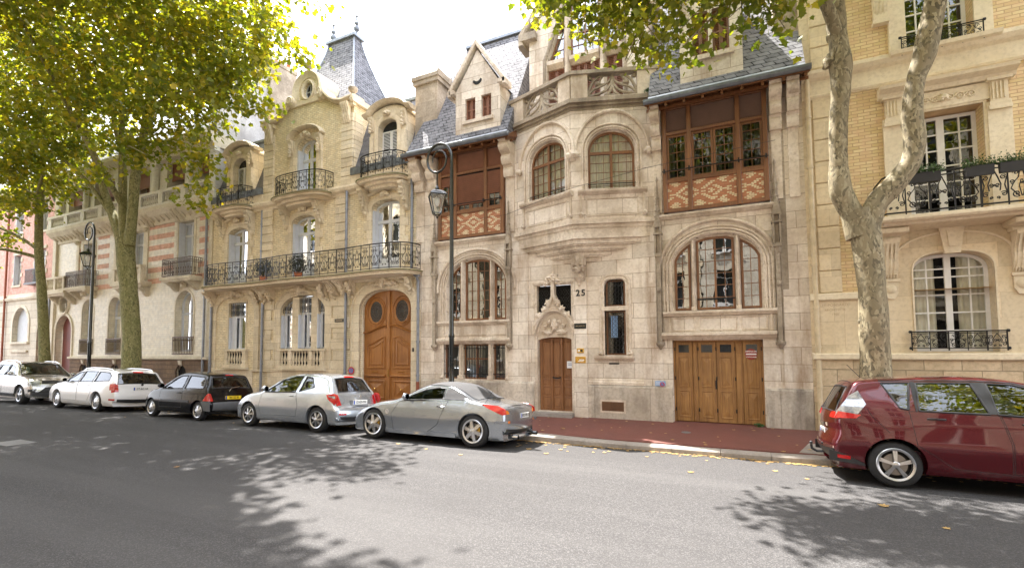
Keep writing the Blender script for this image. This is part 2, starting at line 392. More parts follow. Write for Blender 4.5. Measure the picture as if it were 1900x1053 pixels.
def diamond():
    """red bricks with cream headers laid in stepped diamonds"""
    m, ns, ls, bs = newmat('patterned brick infill'); v = coords(ns, ls); o = coords(ns, ls, False)
    br = nd(ns, 'ShaderNodeTexBrick'); ls.new(v, br.inputs['Vector']); br.inputs['Scale'].default_value = 1
    br.inputs['Brick Width'].default_value = .11; br.inputs['Row Height'].default_value = .038; br.inputs['Mortar Size'].default_value = .004
    br.inputs['Color1'].default_value = (.40, .14, .06, 1); br.inputs['Color2'].default_value = (.52, .21, .10, 1); br.inputs['Mortar'].default_value = (.30, .17, .10, 1)
    sx = nd(ns, 'ShaderNodeSeparateXYZ'); ls.new(v, sx.inputs[0])
    def mth(op, a, b=None, c=None):
        n = nd(ns, 'ShaderNodeMath', op=op)
        for i, q in enumerate((a, b, c)):
            if q is None: continue
            if isinstance(q, (int, float)): n.inputs[i].default_value = q
            else: ls.new(q, n.inputs[i])
        return n.outputs[0]
    X, Z = sx.outputs[0], sx.outputs[1]
    row = mth('FLOOR', mth('DIVIDE', Z, .038)); odd = mth('MULTIPLY', mth('MODULO', row, 2.0), .055)
    colx = mth('MULTIPLY', mth('FLOOR', mth('DIVIDE', mth('SUBTRACT', X, odd), .11)), .11)
    xq = mth('ADD', colx, odd); zq = mth('MULTIPLY', row, .038)
    px = mth('PINGPONG', mth('ADD', xq, 40.13), .29); pz = mth('PINGPONG', mth('SUBTRACT', zq, 6.0-.58), .29)
    d = mth('ADD', px, pz)
    ring = mth('LESS_THAN', mth('ABSOLUTE', mth('SUBTRACT', d, .235)), .044)
    ring2 = mth('LESS_THAN', mth('ABSOLUTE', mth('SUBTRACT', d, .02)), .05)
    rr_ = mth('MAXIMUM', mth('MAXIMUM', ring, ring2), mth('GREATER_THAN', d, .455))
    nb = mth('SUBTRACT', 1.0, br.outputs[1])
    col = mixc(ns, ls, mth('MULTIPLY', rr_, nb), br.outputs[0], (.76, .65, .42))
    f = noise_f(ns, ls, o, 6, 5, .4, .7); col = mixc(ns, ls, mixf(ns, ls, f, .35), col, (.30, .14, .07))
    ls.new(col, bs.inputs['Base Color']); bs.inputs['Roughness'].default_value = .6
    bump(ns, ls, bs, nb, .5, .006); return m
M['diamond'] = diamond()
M['bluepap'] = plain('pale blue paper', (.26, .42, .68), .6, 0, .05)
M['glassblk'] = plain('dark leaded pane', (.03, .035, .04), .08, 0, .3, 8)
M['redsign'] = plain('brown red enamel notice', (.30, .035, .02), .4, 0, .1)
M['shrubd'] = plain('dark shrub leaves', (.045, .06, .025), .6, 0, .3, 20)
M['darkred'] = wood('dark red door', (.20, .045, .03), (.12, .025, .02), .4)
M['white2'] = stone('white painted stone', (.76, .74, .68), (.66, .63, .56), None, stain=.3, staincol=(.34, .31, .27), streak=.3)
M['stoneBb'] = stone('pale ashlar', (.72, .67, .56), (.60, .54, .43), (1.4, .44), (.36, .31, .24), .012, .4, (.3, .25, .18), streak=.35)

# ------------------------------------------------------------------ ground
def asphalt():
    m, ns, ls, bs = newmat('grey asphalt'); o = coords(ns, ls, False)
    n1 = noise_f(ns, ls, o, 130, 3, .35, .68, .7); n2 = noise_f(ns, ls, o, .35, 5, .4, .65); n3 = noise_f(ns, ls, o, 45, 4, .5, .75)
    vo = nd(ns, 'ShaderNodeTexVoronoi'); vo.inputs['Scale'].default_value = 95; ls.new(o, vo.inputs['Vector'])
    sp = nd(ns, 'ShaderNodeSeparateColor'); ls.new(vo.outputs['Color'], sp.inputs[0])
    gt = nd(ns, 'ShaderNodeMapRange'); gt.inputs[1].default_value = .55; gt.inputs[2].default_value = 1; ls.new(sp.outputs[0], gt.inputs[0])
    col = mixc(ns, ls, n1, (.037, .0355, .0365), (.072, .070, .0705))
    col = mixc(ns, ls, mixf(ns, ls, gt.outputs[0], .6), col, (.145, .142, .14))
    col = mixc(ns, ls, mixf(ns, ls, n2, .55), col, (.058, .056, .056)); col = mixc(ns, ls, mixf(ns, ls, n3, .25), col, (.040, .039, .039))
    # faint long wear bands and a patched seam along the street
    f5 = noise_f(ns, ls, o, .5, 4, .5, .62, .6, (.12, 1.3, 1)); col = mixc(ns, ls, mixf(ns, ls, f5, .22), col, (.115, .112, .11))
    vc = nd(ns, 'ShaderNodeTexVoronoi', feature='DISTANCE_TO_EDGE'); vc.inputs['Scale'].default_value = .28
    mp = nd(ns, 'ShaderNodeMapping'); mp.inputs['Scale'].default_value = (.5, 1.2, 1); ls.new(o, mp.inputs[0])
    nw = nd(ns, 'ShaderNodeTexNoise'); nw.inputs['Scale'].default_value = 1.2; nw.inputs['Detail'].default_value = 6; ls.new(mp.outputs[0], nw.inputs['Vector'])
    ad = nd(ns, 'ShaderNodeVectorMath', op='MULTIPLY_ADD'); ls.new(nw.outputs['Color'], ad.inputs[0]); ad.inputs[1].default_value = (.5, .5, 0); ls.new(mp.outputs[0], ad.inputs[2]); ls.new(ad.outputs[0], vc.inputs['Vector'])
    cr = nd(ns, 'ShaderNodeMapRange'); cr.inputs[1].default_value = .0; cr.inputs[2].default_value = .004; cr.inputs[3].default_value = .16; cr.inputs[4].default_value = 0; ls.new(vc.outputs['Distance'], cr.inputs[0])
    col = mixc(ns, ls, cr.outputs[0], col, (.06, .057, .055))
    ls.new(col, bs.inputs['Base Color']); bs.inputs['Roughness'].default_value = .9; bs.inputs['Specular IOR Level'].default_value = .15
    bump(ns, ls, bs, vo.outputs['Distance'], .5, .006); return m
def redwalk():
    m, ns, ls, bs = newmat('red tinted pavement'); o = coords(ns, ls, False)
    n1 = noise_f(ns, ls, o, 160, 3, .35, .7, .7); n2 = noise_f(ns, ls, o, .9, 6, .38, .66); n3 = noise_f(ns, ls, o, 7, 5, .5, .75)
    col = mixc(ns, ls, n1, (.13, .040, .030), (.20, .070, .053)); col = mixc(ns, ls, mixf(ns, ls, n2, .5), col, (.10, .042, .035)); col = mixc(ns, ls, mixf(ns, ls, n3, .35), col, (.19, .09, .07))
    ls.new(col, bs.inputs['Base Color']); bs.inputs['Roughness'].default_value = .8
    n = nd(ns, 'ShaderNodeTexNoise'); n.inputs['Scale'].default_value = 190; ls.new(o, n.inputs['Vector']); bump(ns, ls, bs, n.outputs[0], .4, .006); return m
M['asphalt'] = asphalt(); M['redwalk'] = redwalk()
M['granite'] = stone('worn granite', (.36, .325, .29), (.27, .24, .215), None, stain=.5, staincol=(.18, .14, .11), streak=0)
M['earth'] = plain('packed earth', (.16, .12, .08), .95, 0, .3, 4, .5)

g = MB(); g.add([(-400, -400, -.2), (400, -400, -.2), (400, 500, -.2), (-400, 500, -.2)], [(0, 1, 2, 3)])
tag(g.build('ground', M['earth']), kind='structure')
KY = -2.68                                             # street face of the kerb
prof = [(KY, -.115), (-2.95, -.105), (-3.5, -.068), (-4.1, -.024), (-4.7, -.004), (-5.4, 0), (-12.6, 0), (-13.4, -.01), (-14.4, -.06), (-15.2, -.11)]
g = MB(); vs = []
for y, z in prof: vs += [(-220, y, z), (-60, y, z), (0, y, z), (80, y, z)]
g.add(vs, [(4*i+k, 4*i+k+1, 4*i+k+5, 4*i+k+4) for i in range(len(prof)-1) for k in range(3)])
tag(g.build('road', M['asphalt'], smooth=30), kind='structure')
g = MB(); g.prism_x([(KY+.29, -.1), (KY+.29, .018), (-.02, .125), (.6, .125), (.6, -.1)], -220, 80)
tag(g.build('pavement', M['redwalk']), kind='structure')
def pz_(y): return .018+(y-KY-.29)*.107/(-.02-KY-.29)
g = MB(); g.add([(.95, -2.35, pz_(-2.35)+.004), (2.6, -2.35, pz_(-2.35)+.004), (2.6, -1.5, pz_(-1.5)+.004), (1.2, -1.5, pz_(-1.5)+.004)], [(0, 1, 2, 3)]); tag(g.build('pavement_patch', M['granite']), kind='structure')
g = MB(); g.add([(-5.6, -.62, pz_(-.62)+.004), (-5.25, -.62, pz_(-.62)+.004), (-5.25, -.38, pz_(-.38)+.004), (-5.6, -.38, pz_(-.38)+.004)], [(0, 1, 2, 3)])
for xx, yy in ((-1.2, -1.2), (-6.9, -1.5)): g.add([(xx+.11*cos(k*pi/8), yy+.11*sin(k*pi/8), pz_(yy+.11*sin(k*pi/8))+.004) for k in range(16)], [tuple(range(16))])
tag(g.build('pavement_covers', M['darkgrey']), kind='structure')
kb = MB(); x = -120.0
def kh(xx): return .028-(.036 if -2.9 < xx < .9 else .036*max(0, min(1, (xx+4.2)/1.3, (1.9-xx)/1.0)))
while x < 40:                                          # kerb stones butted end to end, dropped in front of the garage
    L_ = rnd.uniform(.85, 1.15); a, b = x+.004, x+L_-.004
    dy = rnd.uniform(-.008, .008); h0, h1 = kh(a), kh(b)
    kb.add([(a, KY+dy, -.14), (b, KY+dy, -.14), (b, KY+.3, -.14), (a, KY+.3, -.14), (a, KY+.025+dy, h0), (b, KY+.025+dy, h1), (b, KY+.3, h1+.001), (a, KY+.3, h0+.001),
            (a, KY+dy, h0-.025), (b, KY+dy, h1-.025)],
           [(0, 3, 2, 1), (4, 5, 6, 7), (0, 1, 9, 8), (8, 9, 5, 4), (1, 2, 6, 5, 9), (3, 0, 8, 4, 7), (2, 3, 7, 6)])
    x += L_
tag(kb.build('kerb', M['granite']), kind='structure')
g = MB(); g.box(-15.2, -14.4, -8.3, -7.8, .001, .006); mh = g.build('manhole_cover', M['darkgrey']); tag(mh, 'rectangular iron cover let into the road at the left', 'manhole cover')
g = MB(); g.box(-220, 80, -17.6, -15.35, -.1, .11); tag(g.build('far_pavement', M['redwalk']), kind='structure')
g = MB(); g.box(-220, 80, -15.35, -15.2, -.14, .03); tag(g.build('far_kerb', M['granite']), kind='structure')

# ------------------------------------------------------------------ joinery and trim helpers
def window(parent, poly, y, head=None, fw=.06, fmat=None, vbars=(), hbars=(), vm=(), hm=(), back='curtain', name='window', glass=None, bw=.05, mw=.018,
           xf=None, fd=.05, room=.45, curt=1.0, cmat=None, folds=9):
    """poly = opening outline (counter-clockwise); head(x) gives its height at x; bars are x or z positions"""
    fmat = fmat or M['white']; xs = [p[0] for p in poly]; zs = [p[1] for p in poly]
    x0, x1, z0, z1 = min(xs), max(xs), min(zs), max(zs); head = head or (lambda x: z1)
    f = MB(xf); f.mould(poly, [(0, y), (0, y+fd), (fw, y+fd), (fw, y)], closed=True)
    def span(z):                                       # x-range of the opening at height z
        n = 60; ok = [x0+(x1-x0)*i/n for i in range(n+1) if head(x0+(x1-x0)*i/n) > z]
        return (min(ok), max(ok)) if ok else (x0, x1)
    for xb in vbars: f.box(xb-bw/2, xb+bw/2, y-.006, y+fd-.004, z0+fw*.9, head(xb)-fw*.7)
    for zb in hbars:
        a, b = span(zb); f.box(a+fw*.8, b-fw*.8, y-.009, y+fd-.002, zb-bw*.55, zb+bw*.55)
    for xb in vm: f.box(xb-mw/2, xb+mw/2, y+.004, y+fd-.012, z0+fw*.9, head(xb)-fw*.8)
    for zb in hm:
        a, b = span(zb); f.box(a+fw*.8, b-fw*.8, y+.006, y+fd-.014, zb-mw/2, zb+mw/2)
    fo = f.build(name, fmat, parent)
    g = MB(xf); n = len(poly)
    tri = tessellate_polygon([[Vector((p[0], p[1], 0)) for p in poly]])
    g.add([(p[0], y+fd*.62, p[1]) for p in poly], [tuple(t) for t in tri]); g.build('glass_pane', glass or M['glass'], fo)
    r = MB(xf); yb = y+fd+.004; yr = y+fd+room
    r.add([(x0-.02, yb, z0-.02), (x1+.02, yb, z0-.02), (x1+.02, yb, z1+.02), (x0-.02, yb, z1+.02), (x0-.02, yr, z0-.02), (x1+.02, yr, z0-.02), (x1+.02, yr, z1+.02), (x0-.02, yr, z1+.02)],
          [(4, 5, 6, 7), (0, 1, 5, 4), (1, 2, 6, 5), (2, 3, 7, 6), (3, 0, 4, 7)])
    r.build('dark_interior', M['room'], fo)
    if back != 'room':
        c = MB(xf); ya = y+fd+.07; W_ = x1-x0
        parts = [(x0, x1)] if back == 'sheer' else [(x0, x0+W_*.36*curt), (x1-W_*.36*curt, x1)] if back == 'drapes' else [(x0, x0+W_*.47), (x1-W_*.50, x1)]
        for a, b in parts:
            k = max(14, int((b-a)*60)); vs = []; ph = rnd.random()*6
            for i in range(k+1):
                xx = a+(b-a)*i/k; yy = ya+.022*sin(xx*2*pi*folds/1.2+ph)+.01*sin(xx*31+ph)
                vs += [(xx, yy, z0), (xx, yy+.01, min(z1, head(min(max(xx, x0+.01), x1-.01))+.02))]
            c.add(vs, [(2*i, 2*i+2, 2*i+3, 2*i+1) for i in range(k)])
        c.build('curtain', cmat or (M['sheer'] if back == 'sheer' else M['curtain']), fo, smooth=60)
    return fo
def frac(a, b, *fs): return [a+(b-a)*f for f in fs]
def baluster(mb, x, y, z0, h, r):
    mb.lathe([(r*.9, 0), (r*.9, h*.08), (r*.45, h*.12), (r*.55, h*.2), (r*1.0, h*.36), (r*.85, h*.5), (r*.4, h*.72), (r*.38, h*.8), (r*.7, h*.86), (r*.7, h*.9), (r*.9, h*.92), (r*.9, h)], (x, y, z0), 8)
def scrolls(mb, a, w_, z0, h, y, r=.008, n=4, kind=0):
    """one panel of wrought scrollwork, mirrored about its middle"""
    c = a+w_/2
    for s in (-1, 1):
        X = lambda f: c+s*f*w_
        def sp(cx, cz, r0, r1, a0, t, m=14): mb.tube([(X(cx)+s*0, y, z0+cz*h)] and [(c+s*(cx*w_+(r0+(r1-r0)*i/m)*w_*cos(a0+2*pi*t*i/m)), y, z0+cz*h+(r0+(r1-r0)*i/m)*w_*sin(a0+2*pi*t*i/m)) for i in range(m+1)], r, n)
        if kind == 0:                                  # lyre of big C scrolls
            sp(.20, .20, .03, .17, 0, -1.35); sp(.36, .55, .02, .11, pi, 1.3); sp(.20, .80, .02, .12, pi/2, -1.25)
            mb.tube([(X(.20+.17*cos(-2*pi*1.35)), y, z0+.20*h+.17*w_*sin(-2*pi*1.35)), (X(.40), y, z0+.36*h), (X(.30), y, z0+.52*h), (X(.12), y, z0+.66*h), (X(.06), y, z0+.84*h), (X(.16), y, z0+.96*h)], r, n)
            mb.tube([(X(.02), y, z0+.12*h), (X(.10), y, z0+.42*h), (X(.02), y, z0+.60*h)], r*.8, n)
        elif kind == 1:                                # narrow S scrolls
            sp(.18, .16, .04, .22, pi/2, 1.2); sp(.16, .84, .04, .22, -pi/2, 1.2)
            mb.tube([(X(.38), y, z0+.2*h), (X(.1), y, z0+.5*h), (X(.38), y, z0+.78*h)], r, n)
        else:                                          # wide fan of reversed curls
            sp(.34, .24, .02, .13, 0, 1.4); sp(.34, .72, .02, .13, pi, -1.4); sp(.12, .5, .02, .10, pi, 1.3); sp(.12, .14, .01, .07, 0, -1.2)
            mb.tube([(X(.47), y, z0+.24*h), (X(.38), y, z0+.5*h), (X(.47), y, z0+.74*h)], r, n)
            mb.tube([(X(.0), y, z0+.95*h), (X(.14), y, z0+.72*h), (X(.24), y, z0+.52*h), (X(.20), y, z0+.34*h)], r, n)
    mb.lathe([(.001, -r*2), (r*2.2, 0), (.001, r*2)], (c, y, z0+.5*h), 6)
def railing(parent, xf, L, z0, h, mod=.36, r=.009, name='railing', mat=None, post=3, kinds=(0,), railr=.02, ends=True, knobs=False):
    mb = MB(xf); n = max(1, round(L/mod)); m_ = L/n; k = max(2, int(L/.12))
    for zz, rr in ((z0+h, railr), (z0+h*.90, r), (z0+.05, r*1.2)):
        mb.tube([(L*i/k, 0, zz) for i in range(k+1)], rr, 6 if rr > .012 else 4)
    for i in range(n+1):
        mb.tube([(m_*i, 0, z0), (m_*i, 0, z0+h)], r*1.5 if i % post == 0 or i == n else r, 4)
    for i in range(n): scrolls(mb, m_*i, m_, z0+.06, h*.90-.06, 0, r*.8, 4, kinds[i % len(kinds)])
    if knobs:
        for xx in (-.02, L+.02):
            for zz in (z0+.05, z0+h): mb.lathe([(.001, -.035), (.03, -.02), (.03, .02), (.001, .035)], (xx, 0, zz), 8, 'x')
    return mb.build(name, mat or M['iron'], parent)
def bow(cx, hw, y0, depth, curve=.7):                 # plan of a bow-fronted balcony: returns (path function, length)
    pts = []
    for i in range(61):
        a = pi*i/60; c_, s_ = -cos(a), sin(a)
        pts.append(Vector((cx+hw*math.copysign(abs(c_)**.62, c_), y0-depth*abs(s_)**.62, 0)))
    ds = [0]
    for i in range(60): ds.append(ds[-1]+(pts[i+1]-pts[i]).length)
    L = ds[-1]
    def f(p):
        u = min(max(p.x, 0), L); j = 0
        while j < 59 and ds[j+1] < u: j += 1
        t = (u-ds[j])/max(ds[j+1]-ds[j], 1e-6); q = pts[j].lerp(pts[j+1], t); d = (pts[j+1]-pts[j]).normalized()
        return Vector((q.x-d.y*p.y*1.0, q.y+d.x*p.y, p.z))
    return f, L, pts
def straight_u(x0, x1, y0, yf, rad=.0):               # three-sided balcony path
    pts = [Vector((x0, y0, 0)), Vector((x0, yf, 0)), Vector((x1, yf, 0)), Vector((x1, y0, 0))]; d1 = y0-yf; L = 2*d1+(x1-x0)
    def f(p):
        u = min(max(p.x, 0), L)
        if u < d1: return Vector((x0+p.y, y0-u, p.z))
        if u < d1+x1-x0: return Vector((x0+u-d1, yf+p.y, p.z))
        return Vector((x1-p.y, yf+(u-d1-(x1-x0)), p.z))
    return f, L, pts
def console(mb, x0, x1, y, z1, dep, h, steps=3):       # stone bracket of stacked rolls under an eave or balcony
    for i in range(steps):
        t0 = i/steps; t1 = (i+1)/steps; zt = z1-h*t0; zb = z1-h*t1; d = dep*(1-t0)**1.0
        pr = [(y, zb), (y-d*.72, zb)] + [(y-d*.72-d*.28*sin(pi*j/6)*.9-.0, zb+(zt-zb)*j/6) for j in range(1, 6)] + [(y-d, zt-.01), (y-d, zt), (y, zt)]
        mb.prism_x([(a, b) for a, b in pr], x0+(.008 if i % 2 else 0), x1-(.008 if i % 2 else 0))
def scrollbracket(mb, x0, x1, y, z1, dep, h):          # S-curved corbel
    pr = [(y, z1), (y-dep, z1), (y-dep, z1-h*.10)]
    for i in range(1, 12):
        t = i/12; pr.append((y-dep*(1-t)**.9*(.92-.30*sin(pi*min(1, t*1.6)))-.05*sin(pi*t)*0-.03, z1-h*.10-h*.9*t))
    pr += [(y-.03, z1-h), (y, z1-h)]
    mb.prism_x(pr, x0, x1)
    w_ = x1-x0
    for k in range(3):
        xx = x0+w_*(.22+.28*k); mb.prism_x([(a-.012 if a < y-.01 else a, b) for a, b in pr[2:]], xx-w_*.07, xx+w_*.07)
def louvre(mb, x0, x1, z0, z1, y, n=None, th=.02):     # leaf of a louvred shutter
    fw = .04
    mb.box(x0, x0+fw, y, y+.03, z0, z1); mb.box(x1-fw, x1, y, y+.03, z0, z1)
    for zz in (z0, (z0+z1)/2-fw/2, z1-fw): mb.box(x0+fw, x1-fw, y+.001, y+.029, zz, zz+fw)
    n = n or int((z1-z0)/.05)
    for i in range(n):
        zz = z0+fw+(z1-z0-2*fw)*i/n; mb.add([(x0+fw, y+.004, zz), (x1-fw, y+.004, zz), (x1-fw, y+.024, zz+.032), (x0+fw, y+.024, zz+.032)], [(0, 1, 2, 3)])
def panel(mb, x0, x1, z0, z1, y, proud=.012, w_=.035, inner=.0):     # raised frame moulding with sunk or raised field
    mb.mould(rect(x0, x1, z0, z1), [(0, y), (0, y-proud), (w_*.5, y-proud*1.6), (w_, y-proud*.3), (w_, y)], closed=True)
    if inner:
        a, b, c_, d = x0+w_*1.6, x1-w_*1.6, z0+w_*1.6, z1-w_*1.6
        mb.add([(a, y-.001, c_), (b, y-.001, c_), (b, y-.001, d), (a, y-.001, d), (a+.03, y-inner, c_+.03), (b-.03, y-inner, c_+.03), (b-.03, y-inner, d-.2), (a+.03, y-inner, d-.2)],
               [(4, 5, 6, 7), (0, 1, 5, 4), (1, 2, 6, 5), (2, 3, 7, 6), (3, 0, 4, 7)])
def quoins(mb, x0, x1, z0, z1, y, n, proud=.03, depth=0.1):
    h = (z1-z0)/n
    for i in range(n): mb.bbox(x0, x1, y-proud, y+depth*0+.02, z0+h*i+.008, z0+h*(i+1)-.008, .02)
def cornice(mb, path, prof): mb.mould(path, prof)
def hsweep(mb, x0, x1, prof):                         # horizontal moulding: prof = [(y, z)]
    mb.prism_x(prof, x0, x1)

# ------------------------------------------------------------------ the stone house with the two-sided bay (number 25)
D = empty('stone_house', (-4.1, 0, 0), 'pale limestone gothic style town house with angular bay, balustrade and number 25 beside its door', 'house')
S, T, W_ = M['stoneD'], M['stoneDt'], M['stoneDw']
gar = rect(-1.60, .50, .12, 2.22); archR = basket_poly(-1.57, .57, 2.98, 4.05, 4.92, 24, 2.15); archL = basket_poly(-8.56, -6.40, 2.92, 3.95, 4.90, 24, 2.15)
lowL = rect(-8.66, -6.44, 1.09, 2.18); doorw = rect(-5.49, -4.29, .22, 3.9); wr1 = rect(-3.37, -2.79, 1.84, 3.06); wr2 = rect(-3.37, -2.79, 3.18, 3.92)
vent = rect(-3.47, -2.87, .33, .58); timL = rect(-8.82, -6.41, 5.52, 8.32); timR = rect(-1.73, .77, 5.52, 8.38)
mb = MB()
mb.sheet([(-9.78, .05), (1.50, .05), (1.50, 8.62), (-9.78, 8.62)], [gar, archR, archL, lowL, doorw, wr1, wr2, vent, timL, timR], 0, .32)
mb.build('wall', S, D)
# weathered strip next door and party wall
mb = MB(); mb.box(1.08, 1.47, .012, .3, 1.05, 8.4); mb.box(.86, 1.09, -.012, .2, 3.4, 7.3); mb.build('rendered_edge', W_, D)
mb = MB()
for a, b in ((-9.5, -5.50), (-4.27, -1.62), (.52, 1.49)):
    mb.prism_x([(.02, .05), (-.075, .05), (-.075, 1.00), (-.05, 1.05), (.02, 1.055)] if a != -4.27 else [(.02, .05), (-.075, .05), (-.075, .98), (-.05, 1.02), (.02, 1.025)], a, b)
# vent cut is framed on the plinth face
mb.build('plinth', M['stonePl'], D)
v = MB(); v.box(-3.52, -2.82, -.082, -.076, .28, .63); v.build('vent_frame', T, D)
v = MB(); v.box(-3.47, -2.87, -.085, -.0825, .33, .58)
vo = v.build('cellar_grille', M['timber'], D); v = MB()
for i in range(7): v.box(-3.46, -2.88, -.093, -.086, .345+i*.033, .36+i*.033)
v.build('grille_slat', M['ironb'], vo)
# projecting strips and ashlar edges
mb = MB(); mb.box(-6.20, -5.67, -.035, .01, 1.055, 5.40); mb.box(-2.33, -1.84, -.028, .01, 1.03, 5.4); mb.box(-9.52, -9.0, -.03, .01, 1.06, 7.3); mb.box(.93, 1.09, -.03, .01, 1.06, 3.4)
mb.build('pilaster', S, D)
mb = MB(); mb.box(-4.23, -3.86, -.11, .01, .12, 3.92); mb.box(-4.24, -3.85, -.125, .01, .05, 1.03); mb.build('corner_pilaster', S, D)
mb = MB(); mb.prism_x([(.01, 1.03), (-.06, 1.03), (-.06, 1.10), (-.03, 1.14), (-.03, 1.17), (.01, 1.20)], -3.86, -2.33); mb.build('ledge', T, D)

def ledge(x0, x1, z0, z1, y, name='ledge'):
    m = MB(); m.prism_x([(.01, z0), (y*.45, z0), (y*.8, z0+(z1-z0)*.4), (y, z0+(z1-z0)*.55), (y, z1-.01), (y+.02, z1), (.01, z1+.01)], x0, x1)
    return m.build(name, T, D)
ledge(-1.84, .80, 2.25, 2.42, -.17); ledge(-1.80, .82, 2.84, 2.965, -.15, 'window_sill'); ledge(-8.86, -6.24, 2.20, 2.36, -.16); ledge(-8.86, -6.24, 2.79, 2.915, -.15, 'window_sill')
m = MB()
for (a, b) in ((-1.58, .62), (-8.62, -6.42)):
    ws = (b-a)
    for f0, f1 in ((.0, .26), (.30, .70), (.74, 1.0)):
        panel(m, a+ws*f0, a+ws*f1, 2.46, 2.80, -.001, .014, .035)
    m.box(a-.1, a-.04, -.04, .01, 2.43, 2.83); m.box(b+.04, b+.1, -.04, .01, 2.43, 2.83)
m.build('panel_band', T, D)
# deep mouldings round the two big three-light windows
for nm, po, cx in (('R', archR, -.50), ('L', archL, -7.48)):
    m = MB(); path = po[2:]; hw = (path[0][0]-path[-1][0])/2; x0, x1 = path[-1][0], path[0][0]; zb = po[0][1]
    full = [(x1, zb)] + path + [(x0, zb)]
    for k, (d0, y0, y1) in enumerate(((-.02, .02, -.03), (-.09, .01, -.05), (-.17, .01, -.035))):
        m.mould(full, [(d0, y0), (d0, y1), (d0-.02, y1-.02), (d0-.045, y1-.01), (d0-.05, y0)])
    cxx = (x0+x1)/2
    zs_ = 4.05 if nm == 'R' else 3.95
    hood = [(cxx+(hw+.27)*cos(radians(a)), zs_+.02+1.16*(.82 if False else 1)*sin(radians(a))) for a in range(-6, 187, 6)]
    m.mould(hood, [(0, .01), (0, -.07), (-.03, -.10), (-.07, -.085), (-.09, -.03), (-.09, .01)])
    # inner splay
    m.mould(full, [(.0, .12), (.055, .15), (.06, .30), (.0, .31)])
    m.build('arch_moulding', T, D)
    m = MB(); hh = lambda x, a=x0, b=x1, z=zs_: clip_head(x, 'b', a, b, z, 4.91, 2.15)
    mx = (-1.04, 0.0) if nm == 'R' else (-7.99, -6.935)
    for xx in mx:
        m.prism_z([(xx-.075, .28), (xx-.075, .20), (xx-.03, .02), (xx-.015, -.03), (xx+.015, -.03), (xx+.03, .02), (xx+.075, .20), (xx+.075, .28)], zb-.02, hh(xx)-.01)
        m.box(xx-.06, xx+.06, -.04, .02, zb, zb+.10)
    m.build('stone_mullion', T, D)
    edges = [x0+.06, mx[0]-.075, mx[0]+.075, mx[1]-.075, mx[1]+.075, x1-.06]
    for i in range(3):
        a, b = edges[2*i], edges[2*i+1]; k = 8
        po2 = [(a, zb+.02), (b, zb+.02)] + [(b+(a-b)*j/k, hh(b+(a-b)*j/k)-.045) for j in range(k+1)]
        hd = lambda x, h=hh: h(x)-.05
        if i == 1: vb = [(a+b)/2]; vmn = frac(a, b, .25, .75)
        else: vb = []; vmn = [(a+b)/2]
        window(D, po2, .13, hd, .055, M['timber'], vb, [], vmn, [zb+.02+.31*j for j in range(1, 7)], 'sheer' if i != 1 else 'open', glass=M['glassr'], mw=.014, room=.5, cmat=M['sheer'])
    if nm == 'R':
        m = MB(); m.tube([(edges[2]+.0, .10, 3.27), (edges[3], .10, 3.27)], .018, 6); m.build('guard_bar', M['iron'], D)
# low barred window, left
m = MB()
for xx in (-8.03, -6.97):
    m.box(xx-.08, xx+.08, .02, .3, 1.09, 2.18); m.box(xx-.10, xx+.10, -.03, .3, 1.09, 1.2); m.box(xx-.035, xx+.035, -.02, .03, 1.2, 2.18)
m.mould([(-6.44, 1.09), (-6.44, 2.18), (-8.66, 2.18), (-8.66, 1.09)], [(0, .03), (0, -.02), (-.06, -.03), (-.10, .0), (-.10, .02)])
for xx in (-8.72, -6.38): m.blob((xx, -.05, 1.14), .06, 3)
m.build('stone_mullion', T, D)
for a, b in ((-8.66, -8.11), (-7.95, -7.05), (-6.89, -6.44)):
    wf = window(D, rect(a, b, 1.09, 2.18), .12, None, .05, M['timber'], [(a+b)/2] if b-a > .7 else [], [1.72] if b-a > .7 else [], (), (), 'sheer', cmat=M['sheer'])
    m = MB(); n = round((b-a)/.105)
    for i in range(1, n): m.tube([(a+(b-a)*i/n, .05, 1.10), (a+(b-a)*i/n, .05, 2.17)], .009, 5)
    for zz in (1.25, 2.05): m.box(a, b, .042, .058, zz-.012, zz+.012)
    m.build('window_bars', M['iron'], wf)
# gothic colonnettes with pinnacles
for xx in (-1.88, .87, -8.98, -6.27):
    m = MB(); z0 = 2.12
    m.lathe([(.001, -.14), (.03, -.13), (.045, -.08), (.10, -.03), (.11, 0), (.11, .04), (.07, .06)], (xx, -.08, z0), 8)
    m.box(xx-.05, xx+.05, -.13, .0, z0+.04, 4.35)
    for s_ in (-.075, .075): m.tube([(xx+s_, -.05, z0+.05), (xx+s_, -.05, 4.4)], .018, 6)
    m.blob((xx, -.11, 3.55), .06, 5, squash=(1, 1, 1.5)); m.lathe([(.02, -.12), (.07, -.02), (.085, .05), (.08, .09)], (xx, -.1, 4.34), 8)
    m.box(xx-.085, xx+.085, -.2, .0, 4.42, 4.52)
    for s_ in (-.07, .07): m.box(xx+s_-.02, xx+s_+.02, -.19, -.05, 4.52, 5.25)
    m.box(xx-.045, xx+.045, -.12, .0, 4.5, 5.3)
    m.prism([(xx-.10, 5.2), (xx+.10, 5.2), (xx+.07, 5.34), (xx, 5.62), (xx-.07, 5.34)], -.20, -.02)
    m.box(xx-.11, xx+.11, -.21, .0, 5.0, 5.05)
    m.lathe([(.09, 0), (.06, .25), (.03, .8), (.016, 1.15), (.035, 1.19), (.02, 1.24), (.001, 1.3)], (xx, -.1, 5.28), 4)
    for k in range(5): m.blob((xx, -.1, 5.5+k*.16), .07-.009*k, k, squash=(1.2, 1, .5), n=6, m=5)
    m.build('pinnacle_shaft', M['stoneDw'], D, smooth=45)
